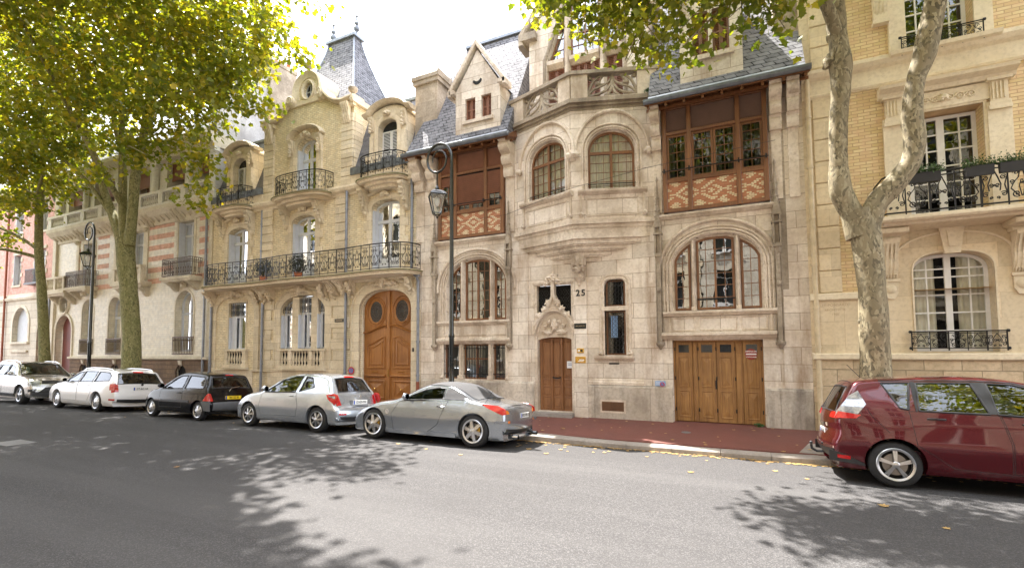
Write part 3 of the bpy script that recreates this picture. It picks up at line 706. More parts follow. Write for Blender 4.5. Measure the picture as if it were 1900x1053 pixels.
# stone roll brackets carrying the eaves
for a, b in ((-6.40, -6.08), (-9.74, -9.40), (-9.20, -8.88), (-1.98, -1.74), (.80, 1.06), (1.16, 1.42)):
    m = MB(); console(m, a, b, 0, 8.30, .56, 1.02, 3); m.box(a+.02, b-.02, -.05, .0, 5.6, 7.35); m.build('eave_bracket', M['stoneDt'], D, smooth=40)
# timber bays
for nm, (x0, x1) in (('L', (-8.80, -6.42)), ('R', (-1.71, .75))):
    wsp = x1-x0; px = frac(x0, x1, .27, .735); yb = -.10; zt = 8.36
    m = MB()
    for xx in (x0+.05, px[0], px[1], x1-.05): m.bbox(xx-.055, xx+.055, yb-.05, .1, 5.56, zt, .012)
    for zz, hh_ in ((5.56, .10), (6.34, .09), (7.62, .08), (8.30, .12)): m.bbox(x0, x1, yb-.038, .1, zz, zz+hh_, .012)
    m.box(x0-.06, x1+.06, -.14, .06, 8.42, 8.58)
    tf = m.build('timber_bay', M['timber'], D)
    es = [x0+.105, px[0]-.055, px[0]+.055, px[1]-.055, px[1]+.055, x1-.105]
    for i in range(3):
        a, b = es[2*i], es[2*i+1]
        # brick infill with diamond pattern
        br = MB(); br.box(a, b, yb+.01, yb+.05, 5.66, 6.34); br.build('brick_infill', M['diamond'] if 'diamond' in M else M['pinkband'], D)
        zb0 = 7.70; bl = MB()
        for q in range(10): bl.add([(a, yb+.034, zb0+q*.06), (b, yb+.034, zb0+q*.06), (b, yb+.006, zb0+q*.06+.047), (a, yb+.006, zb0+q*.06+.047)], [(0, 1, 2, 3)])
        bl.mi = 1; bl.box(a, b, yb+.035, yb+.05, 7.70, 8.30); bl.build('blind', [M['bluebr'] if nm == 'R' else M['blind'], M['room']], D)
        drop = 6.43 if nm == 'R' else (6.86 if i == 2 else 6.62 if i == 1 else 7.3)
        sub = [(a, b)] if i != 1 else [(a, (a+b)/2-.005), ((a+b)/2+.005, b)]
        for (a2, b2) in sub:
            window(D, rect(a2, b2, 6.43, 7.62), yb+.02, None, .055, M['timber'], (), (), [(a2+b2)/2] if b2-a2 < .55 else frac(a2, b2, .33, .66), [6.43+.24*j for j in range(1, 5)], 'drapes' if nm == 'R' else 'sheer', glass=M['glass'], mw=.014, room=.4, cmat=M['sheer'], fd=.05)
        if nm == 'L':
            bl = MB(); zb1 = drop; n_ = int((7.62-zb1)/.06)
            for q in range(n_): bl.add([(a, yb+.012, zb1+q*.06), (b, yb+.012, zb1+q*.06), (b, yb-.016, zb1+q*.06+.047), (a, yb-.016, zb1+q*.06+.047)], [(0, 1, 2, 3)])
            bl.mi = 1; bl.box(a, b, yb+.013, yb+.018, zb1, 7.62); bl.build('blind', [M['blind'], M['room']], D)
    r = MB(); r.tube([(x0, yb-.16, 6.62), (x1, yb-.16, 6.62)], .016, 6)
    for xx in (x0+.05, px[0], px[1], x1-.05): r.tube([(xx, yb-.05, 6.62), (xx, yb-.17, 6.62)], .012, 5); r.box(xx-.02, xx+.02, yb-.18, yb-.14, 6.57, 6.68)
    r.build('guard_bar', M['iron'], D)
# sills and cornice under the timber bays
ledge(-8.95, -6.3, 5.40, 5.52, -.16); ledge(-1.86, .88, 5.40, 5.52, -.16)

# eaves, gutters and slate roofs
for nm, x0, x1 in (('L', -9.85, -6.0), ('R', -2.06, 1.62)):
    m = MB(); m.add([(x0, -.66, 8.27), (x1, -.66, 8.27), (x1, .1, 8.56), (x0, .1, 8.56), (x0, -.66, 8.33), (x1, -.66, 8.33), (x1, .1, 8.80), (x0, .1, 8.80)], [(0, 3, 2, 1), (4, 5, 6, 7), (0, 1, 5, 4), (1, 2, 6, 5), (2, 3, 7, 6), (3, 0, 4, 7)])
    k = int((x1-x0)/.42)
    for i in range(k+1):
        xx = x0+.05+(x1-x0-.16)*i/k; m.prism_x([(-.62, 8.20), (0, 8.44), (0, 8.54), (-.62, 8.285)], xx, xx+.06)
    m.box(x0, x1, -.36, -.30, 8.26, 8.32)
    m.build('eaves_boarding', M['timber'], D)
    m = MB(); m.prism_x([(a_-.03, b_-.40) for a_, b_ in ((-.74, 8.80), (-.735, 8.74), (-.69, 8.695), (-.63, 8.70), (-.615, 8.76), (-.60, 8.86), (-.63, 8.86), (-.64, 8.77), (-.70, 8.75), (-.72, 8.80))], x0-.02, x1+.02); m.build('gutter', M['zinc'], D)
    y1, z1 = 2.1, 13.35
    m = MB(); a, b = x0+.08, x1-.08
    m.add([(a, -.64, 8.37), (b, -.64, 8.37), (b, -.42, 8.78), (a, -.42, 8.78), (b, y1, z1), (a+(.75 if nm == 'L' else 0), y1, z1), (b, y1+4, 8.8), (a, y1+4, 8.8), (b, .05, 8.55), (a, .05, 8.55)],
          [(0, 1, 2, 3), (3, 2, 4, 5), (5, 4, 6, 7), (1, 8, 2), (0, 3, 9), (2, 8, 6, 4), (3, 5, 7, 9)])
    ro = m.build('slate_roof', M['slate'] if nm == 'R' else M['slate'], D)
    m = MB(); m.box(a+(.72 if nm == 'L' else 0), b, y1-.12, y1+.12, z1-.03, z1+.07); m.prism_x([(-.655, 8.37), (-.56, 8.545), (-.53, 8.53), (-.63, 8.35)], a, b); m.build('ridge_flashing', M['lead'], ro)
# gable wall of the left neighbour side + chimney
m = MB(); m.box(-9.95, -9.05, .15, 1.5, 8.8, 11.15); m.box(-10.02, -8.98, .08, 1.57, 11.15, 11.3); m.box(-10.06, -8.94, .04, 1.61, 11.3, 11.42); m.prism_x([(.1, 11.42), (1.5, 11.42), (1.3, 11.7), (.3, 11.7)], -9.9, -9.1)
m.build('chimney', M['stoneDw'], D)
DL_ = lambda p: Vector((p.x*.965, p.y-.46, 2.05+(p.z-2.05)*.965))
DR_ = lambda p: Vector((p.x*.958, p.y-.56, 2.05+(p.z-2.05)*.958))
# dormer, left
m = MB(DL_); 
m.sheet([(-8.24, 8.78), (-6.60, 8.78), (-6.60, 10.45), (-7.42, 11.72), (-8.24, 10.45)], [rect(-7.88, -7.50, 9.42, 10.16), rect(-7.28, -6.92, 9.42, 10.16)], .04, .3, 0)
m.add([(-8.24, .04, 8.78), (-8.24, 1.6, 8.78), (-8.24, 1.6, 10.45), (-8.24, .04, 10.45), (-6.6, .04, 8.78), (-6.6, 1.6, 8.78), (-6.6, 1.6, 10.45), (-6.6, .04, 10.45)], [(0, 1, 2, 3), (4, 7, 6, 5)])
dm = m.build('dormer', S, D)
m = MB(DL_); m.mould([(-6.48, 10.30), (-6.48, 10.44), (-7.42, 11.80), (-8.36, 10.44), (-8.36, 10.30)], [(0, .35), (0, -.08), (-.02, -.1), (-.11, -.10), (-.13, -.04), (-.13, .35)])
m.box(-7.96, -6.84, -.04, .04, 9.30, 9.40); m.box(-8.42, -8.22, -.10, .3, 10.36, 10.48); m.box(-6.62, -6.38, -.1, .3, 10.36, 10.48)
m.build('dormer_coping', T, dm)
m = MB(DL_); m.add([(-8.3, 0.1, 10.42), (-7.42, 0.1, 11.72), (-7.42, 2.1, 11.72), (-8.3, 1.8, 10.42), (-6.54, .1, 10.42), (-6.54, 1.8, 10.42)], [(0, 1, 2, 3), (4, 5, 2, 1)]); m.build('dormer_roof', M['slate'], dm)
m = MB(DL_)
pts_ = [(-7.42+.17*cos(radians(a)), 10.72+.17*sin(radians(a))) for a in range(190, 351, 16)]+[(-7.42+.13*cos(radians(a)), 10.78+.13*sin(radians(a))) for a in range(340, 199, -16)]
m.prism(pts_, .02, .045); m.build('crescent_ornament', M['iron'], dm)
for a in (-7.88, -7.28):
    m = MB(DL_); louvre(m, a+.01, a+.19, 9.43, 10.15, .12); louvre(m, a+.195, a+.37, 9.43, 10.15, .12); m.box(a, a+.38, .16, .18, 9.42, 10.16); m.build('shutter', M['blind'], dm)
# dormer, right
m = MB(DR_); m.sheet([(-1.24, 8.78), (.28, 8.78), (.28, 11.4), (-.48, 12.5), (-1.24, 11.4)], [rect(-.92, -.52, 9.72, 10.9), rect(-.42, -.02, 9.72, 10.9)], .14, .3)
m.add([(-1.24, .14, 8.78), (-1.24, 2, 8.78), (-1.24, 2, 11.4), (-1.24, .14, 11.4), (.28, .14, 8.78), (.28, 2, 8.78), (.28, 2, 11.4), (.28, .14, 11.4)], [(0, 1, 2, 3), (4, 7, 6, 5)])
dm = m.build('dormer', S, D)
m = MB(DR_); m.mould([(.38, 11.3), (.38, 11.42), (-.48, 12.6), (-1.34, 11.42), (-1.34, 11.3)], [(0, .4), (0, 0), (-.02, -.02), (-.11, -.02), (-.13, .04), (-.13, .4)]); m.box(-1.02, .08, .06, .15, 9.58, 9.70); m.build('dormer_coping', T, dm)
m = MB(DR_); m.add([(-1.3, .2, 11.4), (-.48, .2, 12.52), (-.48, 2.1, 12.52), (-1.3, 2, 11.4), (.34, .2, 11.4), (.34, 2, 11.4)], [(0, 1, 2, 3), (4, 5, 2, 1)]); m.build('dormer_roof', M['slate'], dm)
for a in (-.92, -.42):
    m = MB(DR_); louvre(m, a+.01, a+.2, 9.73, 10.89, .24); louvre(m, a+.205, a+.39, 9.73, 10.89, .24); m.box(a, a+.4, .28, .3, 9.72, 10.9); m.build('shutter', M['timber'], dm)
# stack on the right end of the roof
m = MB(); m.box(.98, 1.5, .1, .9, 8.8, 11.6); m.build('chimney', M['stoneDw'], D)

# ---- two-sided bay
P0, P1, P2 = Vector((-6.05, 0, 0)), Vector((-4.05, -.655, 0)), Vector((-2.0, 0, 0))
def facet(A, B, off=0.0):
    d = (B-A); L = d.length; d.normalize(); nrm = Vector((-d.y, d.x, 0))
    return (lambda p: Vector((A.x+d.x*p.x+nrm.x*p.y, A.y+d.y*p.x+nrm.y*p.y, p.z))), L
bay = MB(); trim = MB(); mf = {}
for key, A, B in (('l', P0, P1), ('r', P1, P2)):
    xf, L = facet(A, B); u0, u1 = (.60, 1.90) if key == 'l' else (.43, 1.72)
    if key == 'l': u0, u1 = .52, 1.86
    op = basket_poly(u0, u1, 6.33, 7.42, 8.02, 22, 2.2)
    bay.xf = xf; trim.xf = xf
    bay.sheet([(0, 5.5), (L, 5.5), (L, 8.9), (0, 8.9)], [op], 0, .25)
    path = [(u1, 6.33)]+op[2:]+[(u0, 6.33)]; cu = (u0+u1)/2; hw = (u1-u0)/2
    for d0, yy in ((-.03, -.025), (-.11, -.045)): trim.mould(path, [(d0, .02), (d0, yy), (d0-.02, yy-.02), (d0-.05, yy-.012), (d0-.06, .02)])
    trim.mould(path, [(0, .12), (.05, .14), (.05, .22), (0, .23)])
    hood = [(cu+(hw+.30)*cos(radians(a)), 7.38+1.10*sin(radians(a))) for a in range(0, 181, 6)]
    trim.mould(hood, [(0, .01), (0, -.06), (-.03, -.085), (-.08, -.07), (-.10, .01)])
    for q, sg in ((cu-hw-.33, 3), (cu+hw+.33, 4)): trim.blob((q, -.07, 7.34), .10, sg, .4)
    trim.prism_x([(.01, 6.20), (-.07, 6.22), (-.14, 6.27), (-.15, 6.32), (-.13, 6.335), (.01, 6.345)], cu-hw-.28, cu+hw+.28)
    panel(trim, cu-hw-.06, cu+hw+.06, 5.62, 6.12, -.001, .016, .04, 0)
    for q in (cu-hw-.2, cu+hw+.2): trim.box(q-.03, q+.03, -.05, .0, 5.62, 6.22); trim.blob((q, -.05, 5.66), .07, 9, .3)
    hd = lambda x, a=u0, b=u1: clip_head(x, 'b', a, b, 7.42, 8.0, 2.2)-.03
    wp = [(p[0]+(.02 if p[0] < cu else -.02), p[1]+(0 if i < 2 else -.03)) for i, p in enumerate(op)]
    window(D, wp, .12, hd, .06, M['timber'], [cu], [7.40], frac(u0+.03, u1-.03, .1667, .333, .667, .833), [6.33+.265*j for j in range(1, 4)]+[7.70], 'open', xf=xf, mw=.012, bw=.07, curt=1.25, room=.5, glass=M['glassc'])
    r = MB(xf); r.tube([(u0-.02, .06, 6.52), (u1+.02, .06, 6.52)], .012, 6); r.tube([(u0-.02, .06, 6.46), (u1+.02, .06, 6.46)], .006, 4); r.build('guard_bar', M['iron'], D)
bay.xf = None; trim.xf = None
bay.build('bay_wall', S, D)
trim.blob((-4.05, -.70, 7.30), .13, 2, .45)
trim.build('bay_moulding', T, D, smooth=40)
def plan(d, ins=0.0):                                  # bay plan pushed out by d
    return [(-6.05-d*.6-ins*-1, .02), (-6.05-d*.6+ins, 0-d*.75+0) , (-4.05, -.655-d*1.05+ins*.0), (-2.0+d*.6-ins, -d*.75), (-2.0+d*.6-ins, .02)]
m = MB()
m.prism_z(plan(.10), 5.40, 5.50); m.prism_z(plan(.06), 5.50, 5.54); m.prism_z(plan(.03), 5.30, 5.40)
m.prism_z(plan(-.0, .0), 5.02, 5.30)
for i, (z0, z1, s_) in enumerate(((4.90, 5.02, .86), (4.76, 4.87, .66), (4.62, 4.73, .45), (4.50, 4.60, .26))):
    d = .655*(s_*.95+.05); hx = 2.0*s_
    m.prism_z([(-4.05-hx, .02), (-4.05-hx, -.03), (-4.05, -d), (-4.05+hx, -.03), (-4.05+hx, .02)], z0, z1)
    m.prism_z([(-4.05-hx*.93, .02), (-4.05-hx*.93, -.01), (-4.05, -d*.9), (-4.05+hx*.93, -.01), (-4.05+hx*.93, .02)], z0-.04, z0)
m.build('bay_corbel', T, D)
m = MB(); m.box(-4.22, -3.88, -.30, .0, 4.36, 4.55); m.lathe([(.02, -.42), (.05, -.38), (.04, -.34), (.10, -.28), (.17, -.18), (.14, -.14), (.11, -.05), (.14, .1), (.20, .2), (.22, .42)], (-4.05, -.12, 4.20), 8)
m.blob((-4.05, -.27, 4.22), .10, 6, .5); m.blob((-4.16, -.22, 4.28), .08, 7, .5); m.blob((-3.94, -.22, 4.28), .08, 8, .5)
m.build('corner_pendant', T, D)
# balcony over the bay
m = MB(); m.prism_z(plan(.02), 8.60, 8.68); m.prism_z(plan(.09), 8.68, 8.76); m.prism_z(plan(.17), 8.76, 8.87); m.build('bay_cornice', M['stoneDw'], D)
bl = MB(); tr_ = MB()
for key, A, B in (('l', P0, P1), ('r', P1, P2)):
    xf, L = facet(A, B); bl.xf = xf; tr_.xf = xf
    a, b = (.36, 1.70) if key == 'l' else (.46, 1.80)
    bl.box(-.14 if key == 'l' else .0, a, -.06, .14, 8.87, 9.58); bl.box(b, L+(.16 if key == 'r' else 0), -.06, .14, 8.87, 9.58); bl.box(a, b, -.03, .12, 8.87, 8.95)
    cu = (a+b)/2; hw = (b-a)/2
    for s_ in (-1, 1):
        q = lambda pts: [(cu+s_*hw*u, .04, 8.93+.66*v) for u, v in pts]
        def rib(pts, r0, r1, m_=14):
            P = q(pts); n = len(P); sm = []
            for i in range(n-1):
                p0, p1, p2, p3 = P[max(i-1, 0)], P[i], P[i+1], P[min(i+2, n-1)]
                for t in (0, .25, .5, .75):
                    sm.append(tuple(.5*(2*p1[k]+(-p0[k]+p2[k])*t+(2*p0[k]-5*p1[k]+4*p2[k]-p3[k])*t*t+(-p0[k]+3*p1[k]-3*p2[k]+p3[k])*t**3) for k in range(3)))
            sm.append(P[-1]); k_ = len(sm)
            tr_.tube(sm, r0, 6, taper=[r0+(r1-r0)*i/(k_-1) for i in range(k_)])
        rib([(.0, .98), (.05, .60), (.28, .30), (.62, .16), (.98, .10)], .035, .045)
        rib([(.0, .98), (.12, .70), (.40, .52), (.75, .38), (.99, .12)], .03, .04)
        rib([(.02, 1.0), (.38, .97), (.70, .78), (.90, .45), (.99, .10)], .04, .045)
        rib([(.0, .98), (.02, .5), (.12, .2), (.30, .06)], .035, .05)
        rib([(.35, .93), (.50, .72), (.46, .60), (.30, .58)], .025, .03)
        rib([(.98, 1.0), (.80, .8), (.86, .5), (.99, .35)], .03, .03)
        tr_.blob((cu+s_*hw*.58, .06, 9.34), .085, 3, .1); tr_.blob((cu+s_*hw*.12, .05, 8.99), .07, 4, .2, squash=(1.6, .6, .7)); tr_.blob((cu+s_*hw*.90, .05, 9.5), .06, 4, .2)
bl.xf = None
d_ = .1
bl.build('balustrade', M['stoneDt'], D)
tr_.build('balustrade_tracery', M['stoneDw'], D, smooth=50)
m = MB(); m.prism_z([(-6.28, .16), (-6.28, -.02), (-4.05, -.79), (-1.78, -.02), (-1.78, .16), (-1.95, .16), (-4.05, -.50), (-6.1, .16)], 9.58, 9.68); m.build('balustrade_coping', M['stoneDw'], D)
m = MB(); m.prism_z([(-6.2, .35), (-6.2, .0), (-4.05, -.66), (-1.85, 0), (-1.85, .35)], 8.87, 8.885); m.build('balcony_floor', M['lead'], D)
# ---- tall stone gable
GY = .34; gx0, gx1 = -5.72, -2.10; ga = (-3.95, 14.25)
cxg = -3.97; rr = 1.16
def pt_arch(x0, x1, z0, zs, zt, n=9):                   # pointed arch opening
    cx = (x0+x1)/2; hw = (x1-x0)/2; p = [(x0, z0), (x1, z0)]
    for i in range(n+1):
        t = i/n; p.append((x1-hw*(t**.9), zs+(zt-zs)*sin(t*pi/2)**.95))
    for i in range(n-1, -1, -1):
        t = i/n; p.append((x0+hw*(t**.9), zs+(zt-zs)*sin(t*pi/2)**.95))
    return p
gp = pt_arch(cxg-rr, cxg+rr, 8.9, 10.85, 12.95)
m = MB(); m.sheet([(gx0, 8.7), (gx1, 8.7), (gx1, 11.75), ga, (gx0, 11.75)], [gp], GY, .35)
m.add([(gx0, GY, 8.7), (gx0, 3, 8.7), (gx0, 3, 11.7), (gx0, GY, 11.7), (gx1, GY, 8.7), (gx1, 3, 8.7), (gx1, 3, 11.7), (gx1, GY, 11.7)], [(0, 1, 2, 3), (4, 7, 6, 5)])
gb = m.build('gable_wall', S, D)
m = MB(); m.mould([(gx1+.14, 11.50), (gx1+.14, 11.80), (ga[0], ga[1]+.12), (gx0-.14, 11.80), (gx0-.14, 11.50)], [(0, GY+.5), (0, GY-.14), (-.03, GY-.18), (-.16, GY-.16), (-.2, GY-.05), (-.2, GY+.5)])
m.box(gx0-.22, gx0+.28, GY-.2, GY+.5, 11.62, 11.84); m.box(gx1-.28, gx1+.22, GY-.2, GY+.5, 11.62, 11.84)
pth = [(cxg+rr, 9.0)]+gp[2:]+[(cxg-rr, 9.0)]
m.mould(pth, [(-.02, GY+.02), (-.02, GY-.05), (-.06, GY-.08), (-.12, GY-.05), (-.12, GY+.02)])
m.build('gable_coping', M['stoneDw'], gb)
def ph(x): 
    t = abs(x-cxg)/rr; t = max(0, min(1, 1-t)); t = t**(1/.9); return 10.85+(12.95-10.85)*sin(t*pi/2)**.95
m = MB()
for xx in (-4.50, -3.40): m.prism_z([(xx-.10, GY+.3), (xx-.10, GY+.12), (xx-.04, GY-.02), (xx+.04, GY-.02), (xx+.10, GY+.12), (xx+.10, GY+.3)], 8.9, ph(xx)-.02)
for a, b in ((cxg-rr, -4.60), (-4.40, -3.50), (-3.30, cxg+rr)): m.prism_x([(GY+.3, 10.60), (GY+.10, 10.60), (GY-.02, 10.72), (GY-.02, 10.84), (GY+.3, 10.86)], a, b)
m.build('stone_mullion', T, gb)
for a, b in ((cxg-rr, -4.60), (-4.40, -3.50), (-3.30, cxg+rr)):
    n = 10 if b-a > .8 else 5; ss = MB()
    k = 4 if b-a > .8 else 2
    for i in range(k): louvre(ss, a+(b-a)*i/k+.005, a+(b-a)*(i+1)/k-.005, 8.92, 10.60, GY+.16, 30)
    ss.box(a, b, GY+.2, GY+.22, 8.9, 10.6); ss.build('shutter', M['blind'], gb)
    kk = 8; po = [(a, 10.87), (b, 10.87)]+[(b+(a-b)*j/kk, max(10.9, ph(b+(a-b)*j/kk)-.03)) for j in range(kk+1)]
    window(gb, po, GY+.17, lambda x: max(10.9, ph(x)-.03), .05, M['timber'], [(a+b)/2] if b-a > .8 else [], [11.6] if b-a > .8 else [], frac(a, b, .25, .75) if b-a > .8 else [(a+b)/2], [10.87+.35*j for j in range(1, 6)], 'room', glass=M['glassr'], mw=.012)
m = MB(); m.add([(gx0-.1, GY+.3, 11.7), (ga[0], GY+.3, ga[1]), (ga[0], 5, ga[1]), (gx0-.1, 5, 11.7), (gx1+.1, GY+.3, 11.7), (gx1+.1, 5, 11.7)], [(0, 1, 2, 3), (4, 5, 2, 1)]); m.build('gable_roof', M['slate'], gb)

# ---- entrance
m = MB(); zd = 2.24                                    # jambs, door head, ogee hood
m.box(-5.49, -5.41, .02, .30, .22, 3.9); m.box(-4.35, -4.29, .02, .30, .22, 3.9)
cx = -4.88; hw = .53
tym_o = [(-5.41, 2.24)]+[(cx-hw*cos(radians(a)), 2.24+.12*sin(radians(a))) for a in range(0, 181, 15)]+[(-4.35, 2.24)]
pa = [(cx+hw*(1-t/10), 2.30+.78*sin(pi/2*(t/10))**.9) for t in range(0, 11)]+[(cx-hw*(1-t/10), 2.30+.78*sin(pi/2*(t/10))**.9) for t in range(9, -1, -1)]
m.prism([(-5.41, 2.26)]+[(cx-.53*cos(radians(a)), 2.26+.10*sin(radians(a))) for a in range(15, 180, 15)]+[(-4.35, 2.26), (-4.35, 2.75), (-4.6, 3.0), (cx, 3.14), (-5.16, 3.0), (-5.41, 2.75)], .10, .28)
ap = []
for i in range(13):                                    # pointed soffit, right half then left
    t = i/12; ap.append((cx+.56*(1-t**1.6), 2.42+.68*sin(pi/2*t)**.9))
ap += [(2*cx-p[0], p[1]) for p in reversed(ap[:-1])]
og = []
for i in range(15):                                    # ogee top
    t = i/14; og.append((cx+.61*(1-t)**(1.0)*(1-.55*sin(pi*t)*t), 2.70+(.52*sin(min(1, t*1.25)*pi/2)+.38*t**4)))
og += [(2*cx-p[0], p[1]) for p in reversed(og[:-1])]
m.prism([(p[0], p[1]) for p in og]+[(p[0], p[1]) for p in reversed(ap)], -.02, .14)
m.mould(ap, [(0, .12), (0, -.03), (-.03, -.06), (-.06, -.03), (-.09, -.05), (-.12, -.02), (-.12, .12)])
m.mould(ap, [(.0, .06), (.05, .08), (.06, .13)])
m.mould(og, [(.06, .12), (.06, -.03), (.03, -.08), (-.02, -.09), (-.05, -.04), (-.05, .12)])
for i, t in enumerate((3, 6, 9)):
    for p in (og[t], (2*cx-og[t][0], og[t][1])): m.blob((p[0], -.06, p[1]+.08), .085, i+2, .6, squash=(1, .8, 1.1))
zt0 = og[14][1]
m.box(cx-.05, cx+.05, -.09, .1, zt0-.05, zt0+.40); m.lathe([(.05, 0), (.09, .05), (.04, .1), (.045, .2), (.02, .32), (.03, .35), (.0, .4)], (cx, -.06, zt0+.5), 6)
for dx, dz in ((-.17, .40), (.17, .40), (-.08, .50), (.08, .50), (0, .42), (-.2, .33), (.2, .33)): m.blob((cx+dx, -.08, zt0+dz), .085, int(dx*50)+9, .6)
m.mould([(-4.30, 3.28), (-4.30, 3.88), (-5.47, 3.88), (-5.47, 3.28)], [(0, .12), (0, .0), (-.03, -.03), (-.08, -.05), (-.11, -.04), (-.12, .01)])
for k in range(7): m.blob((cx+.33*cos(pi*k/6), .06, 2.52+.33*sin(pi*k/6)), .055, k, .5)
m.blob((cx, .05, 2.72), .13, 4, .4, squash=(.8, .5, 1.2)); m.blob((cx-.2, .07, 2.5), .09, 5, .5, squash=(1.5, .5, .8)); m.blob((cx+.2, .07, 2.5), .09, 6, .5, squash=(1.5, .5, .8))
m.build('door_surround', T, D)
m = MB(); m.box(-5.41, -4.35, .20, .22, 2.9, 3.88)
tw = m.build('transom_window', M['room'], D); m = MB()
for s_ in (-1, 1):
    for i in range(3):
        for j in range(3):
            xx = cx+s_*(.13+.16*i); zz = 3.25+.21*j
            if zz < 2.95+.9*(1-abs(xx-cx)/.6)-.2: continue
            m.tube([(xx+.07*cos(2*pi*k/10), .17, zz+.09*sin(2*pi*k/10)) for k in range(10)], .008, 4, closed=True); m.tube([(xx-.05, .17, zz-.07), (xx+.05, .17, zz+.07)], .006, 4); m.tube([(xx+.05, .17, zz-.07), (xx-.05, .17, zz+.07)], .006, 4)
m.build('iron_grille', M['iron'], tw)
m = MB(); m.box(-5.58, -4.26, -.34, .35, .10, .21); m.build('door_step', M['granite'], D)
# three-leaf oak door
m = MB(); a0, a1 = -5.41, -4.35; m.box(a0, a1, .25, .29, .21, 2.36)
for xx in (a0+.04, a0+.385, a0+.70, a1-.04): m.bbox(xx-.035, xx+.035, .215, .26, .21, 2.34, .01)
for xx in (a0+.385, a0+.70): m.lathe([(.03, 0), (.03, 1.9), (.045, 1.93), (.045, 2.0), (.03, 2.03), (.02, 2.12)], (xx, .215, .24), 8)
for (xa, xb) in ((a0+.075, a0+.35), (a0+.42, a0+.665), (a0+.735, a1-.075)):
    for z0, z1 in ((.30, .62), (.68, .92), (.98, 1.14), (1.20, 2.24)): panel(m, xa+.005, xb-.005, z0, z1, .251, .012, .022, .012)
    n = 4
    for i in range(1, n): m.box(xa+(xb-xa)*i/n-.006, xa+(xb-xa)*i/n+.006, .238, .25, 1.23, 2.22)
dr = m.build('front_door', M['oakD'], D)
m = MB(); m.tube([(a0+.42, .17, 1.19), (a0+.5, .15, 1.17), (a0+.6, .15, 1.17), (a0+.68, .17, 1.19)], .02, 6); m.build('door_handle', M['iron'], dr)
m = MB(); m.box(-4.56, -4.30, .206, .212, 1.46, 1.66); pn = m.build('paper_notice', M['paper'], dr)
m = MB()
for i in range(2): m.box(-4.52, -4.34, .203, .2055, 1.585-i*.045, 1.60-i*.045)
m.build('notice_lines', M['bluep'], pn)
put_text('25', .25, D, 'house_number', M['text'], (-4.02, -.117, 3.58), ext=.006, bold=.006, spacing=1.25)
m = MB(); m.bbox(-4.22, -3.87, -.125, -.112, 2.58, 2.73, .004); pq = m.build('dark_plaque', M['plaqueg'], D)
put_text('ARCHITECTE', .045, pq, 'plaque_text', M['textf'], (-4.045, -.127, 2.655), ext=.001)
m = MB(); m.bbox(-4.15, -3.95, -.13, -.112, 1.90, 2.03, .006); ic = m.build('intercom', M['brass'], D)
m = MB(); m.lathe([(.03, 0), (.03, -.01), (.001, -.012)], (-4.09, -.132, 1.965), 12, 'y'); m.build('intercom_speaker', M['textw'], ic); m = MB(); m.box(-4.04, -3.98, -.133, -.131, 1.93, 2.0); m.build('intercom_button', M['black'], ic)
m = MB(); m.bbox(-4.20, -3.90, -.128, -.112, 1.62, 1.80, .005); bp = m.build('brass_plate', M['brass'], D)
m = MB(); m.box(-4.08, -3.94, -.131, -.1285, 1.70, 1.722); m.box(-4.12, -3.96, -.131, -.1285, 1.665, 1.68); m.build('plate_lettering', M['textw'], bp)
# window right of the door
m = MB(); fr = [(-2.79, 1.84), (-2.79, 3.80), (-2.91, 3.92), (-3.25, 3.92), (-3.37, 3.80), (-3.37, 1.84)]
fr = [(-2.79, 1.84)]+arc(-2.94, 3.77, .15, .15, 0, 90, 5)+arc(-3.22, 3.77, .15, .15, 90, 180, 5)+[(-3.37, 1.84)]
m.mould(fr, [(0, .1), (0, -.02), (-.04, -.045), (-.07, -.02), (-.11, -.05), (-.15, -.05), (-.16, .01)]); m.box(-3.46, -2.70, -.045, .2, 3.06, 3.18)
m.prism_x([(.01, 1.70), (-.06, 1.70), (-.13, 1.76), (-.14, 1.82), (.01, 1.84)], -3.66, -2.58)
for xx in (-3.49, -2.67): m.blob((xx, -.07, 1.90), .075, 3, .5); m.tube([(xx, -.05, 1.9), (xx, -.05, 3.7)], .02, 6)
m.build('window_surround', T, D)
for (a, b) in ((1.84, 3.06), (3.18, 3.92)):
    wf = window(D, rect(-3.35, -2.81, a, b), .10, None, .05, M['timber'], back='room')
    m = MB()
    for i in range(1, 6): m.tube([(-3.35+.54*i/6, .06, a+.02), (-3.35+.54*i/6, .06, b-.02)], .006, 4)
    for j in range(int((b-a)/.12)):
        for i in range(4):
            xx = -3.26+.115*i; zz = a+.09+.12*j; m.tube([(xx+.045*cos(2*pi*k/8), .055, zz+.05*sin(2*pi*k/8)) for k in range(8)], .006, 4, closed=True)
    m.build('iron_grille', M['iron'], wf)
    if a < 2:
        m = MB(); m.box(-3.22, -3.04, .088, .093, 2.32, 2.92); m.build('blue_paper_notice', M['bluepap'] if 'bluepap' in M else M['bluep'], wf)
m = MB(); m.box(-3.27, -2.99, -.012, .0, 1.59, 1.63); m.build('letter_slot', M['iron'], D)
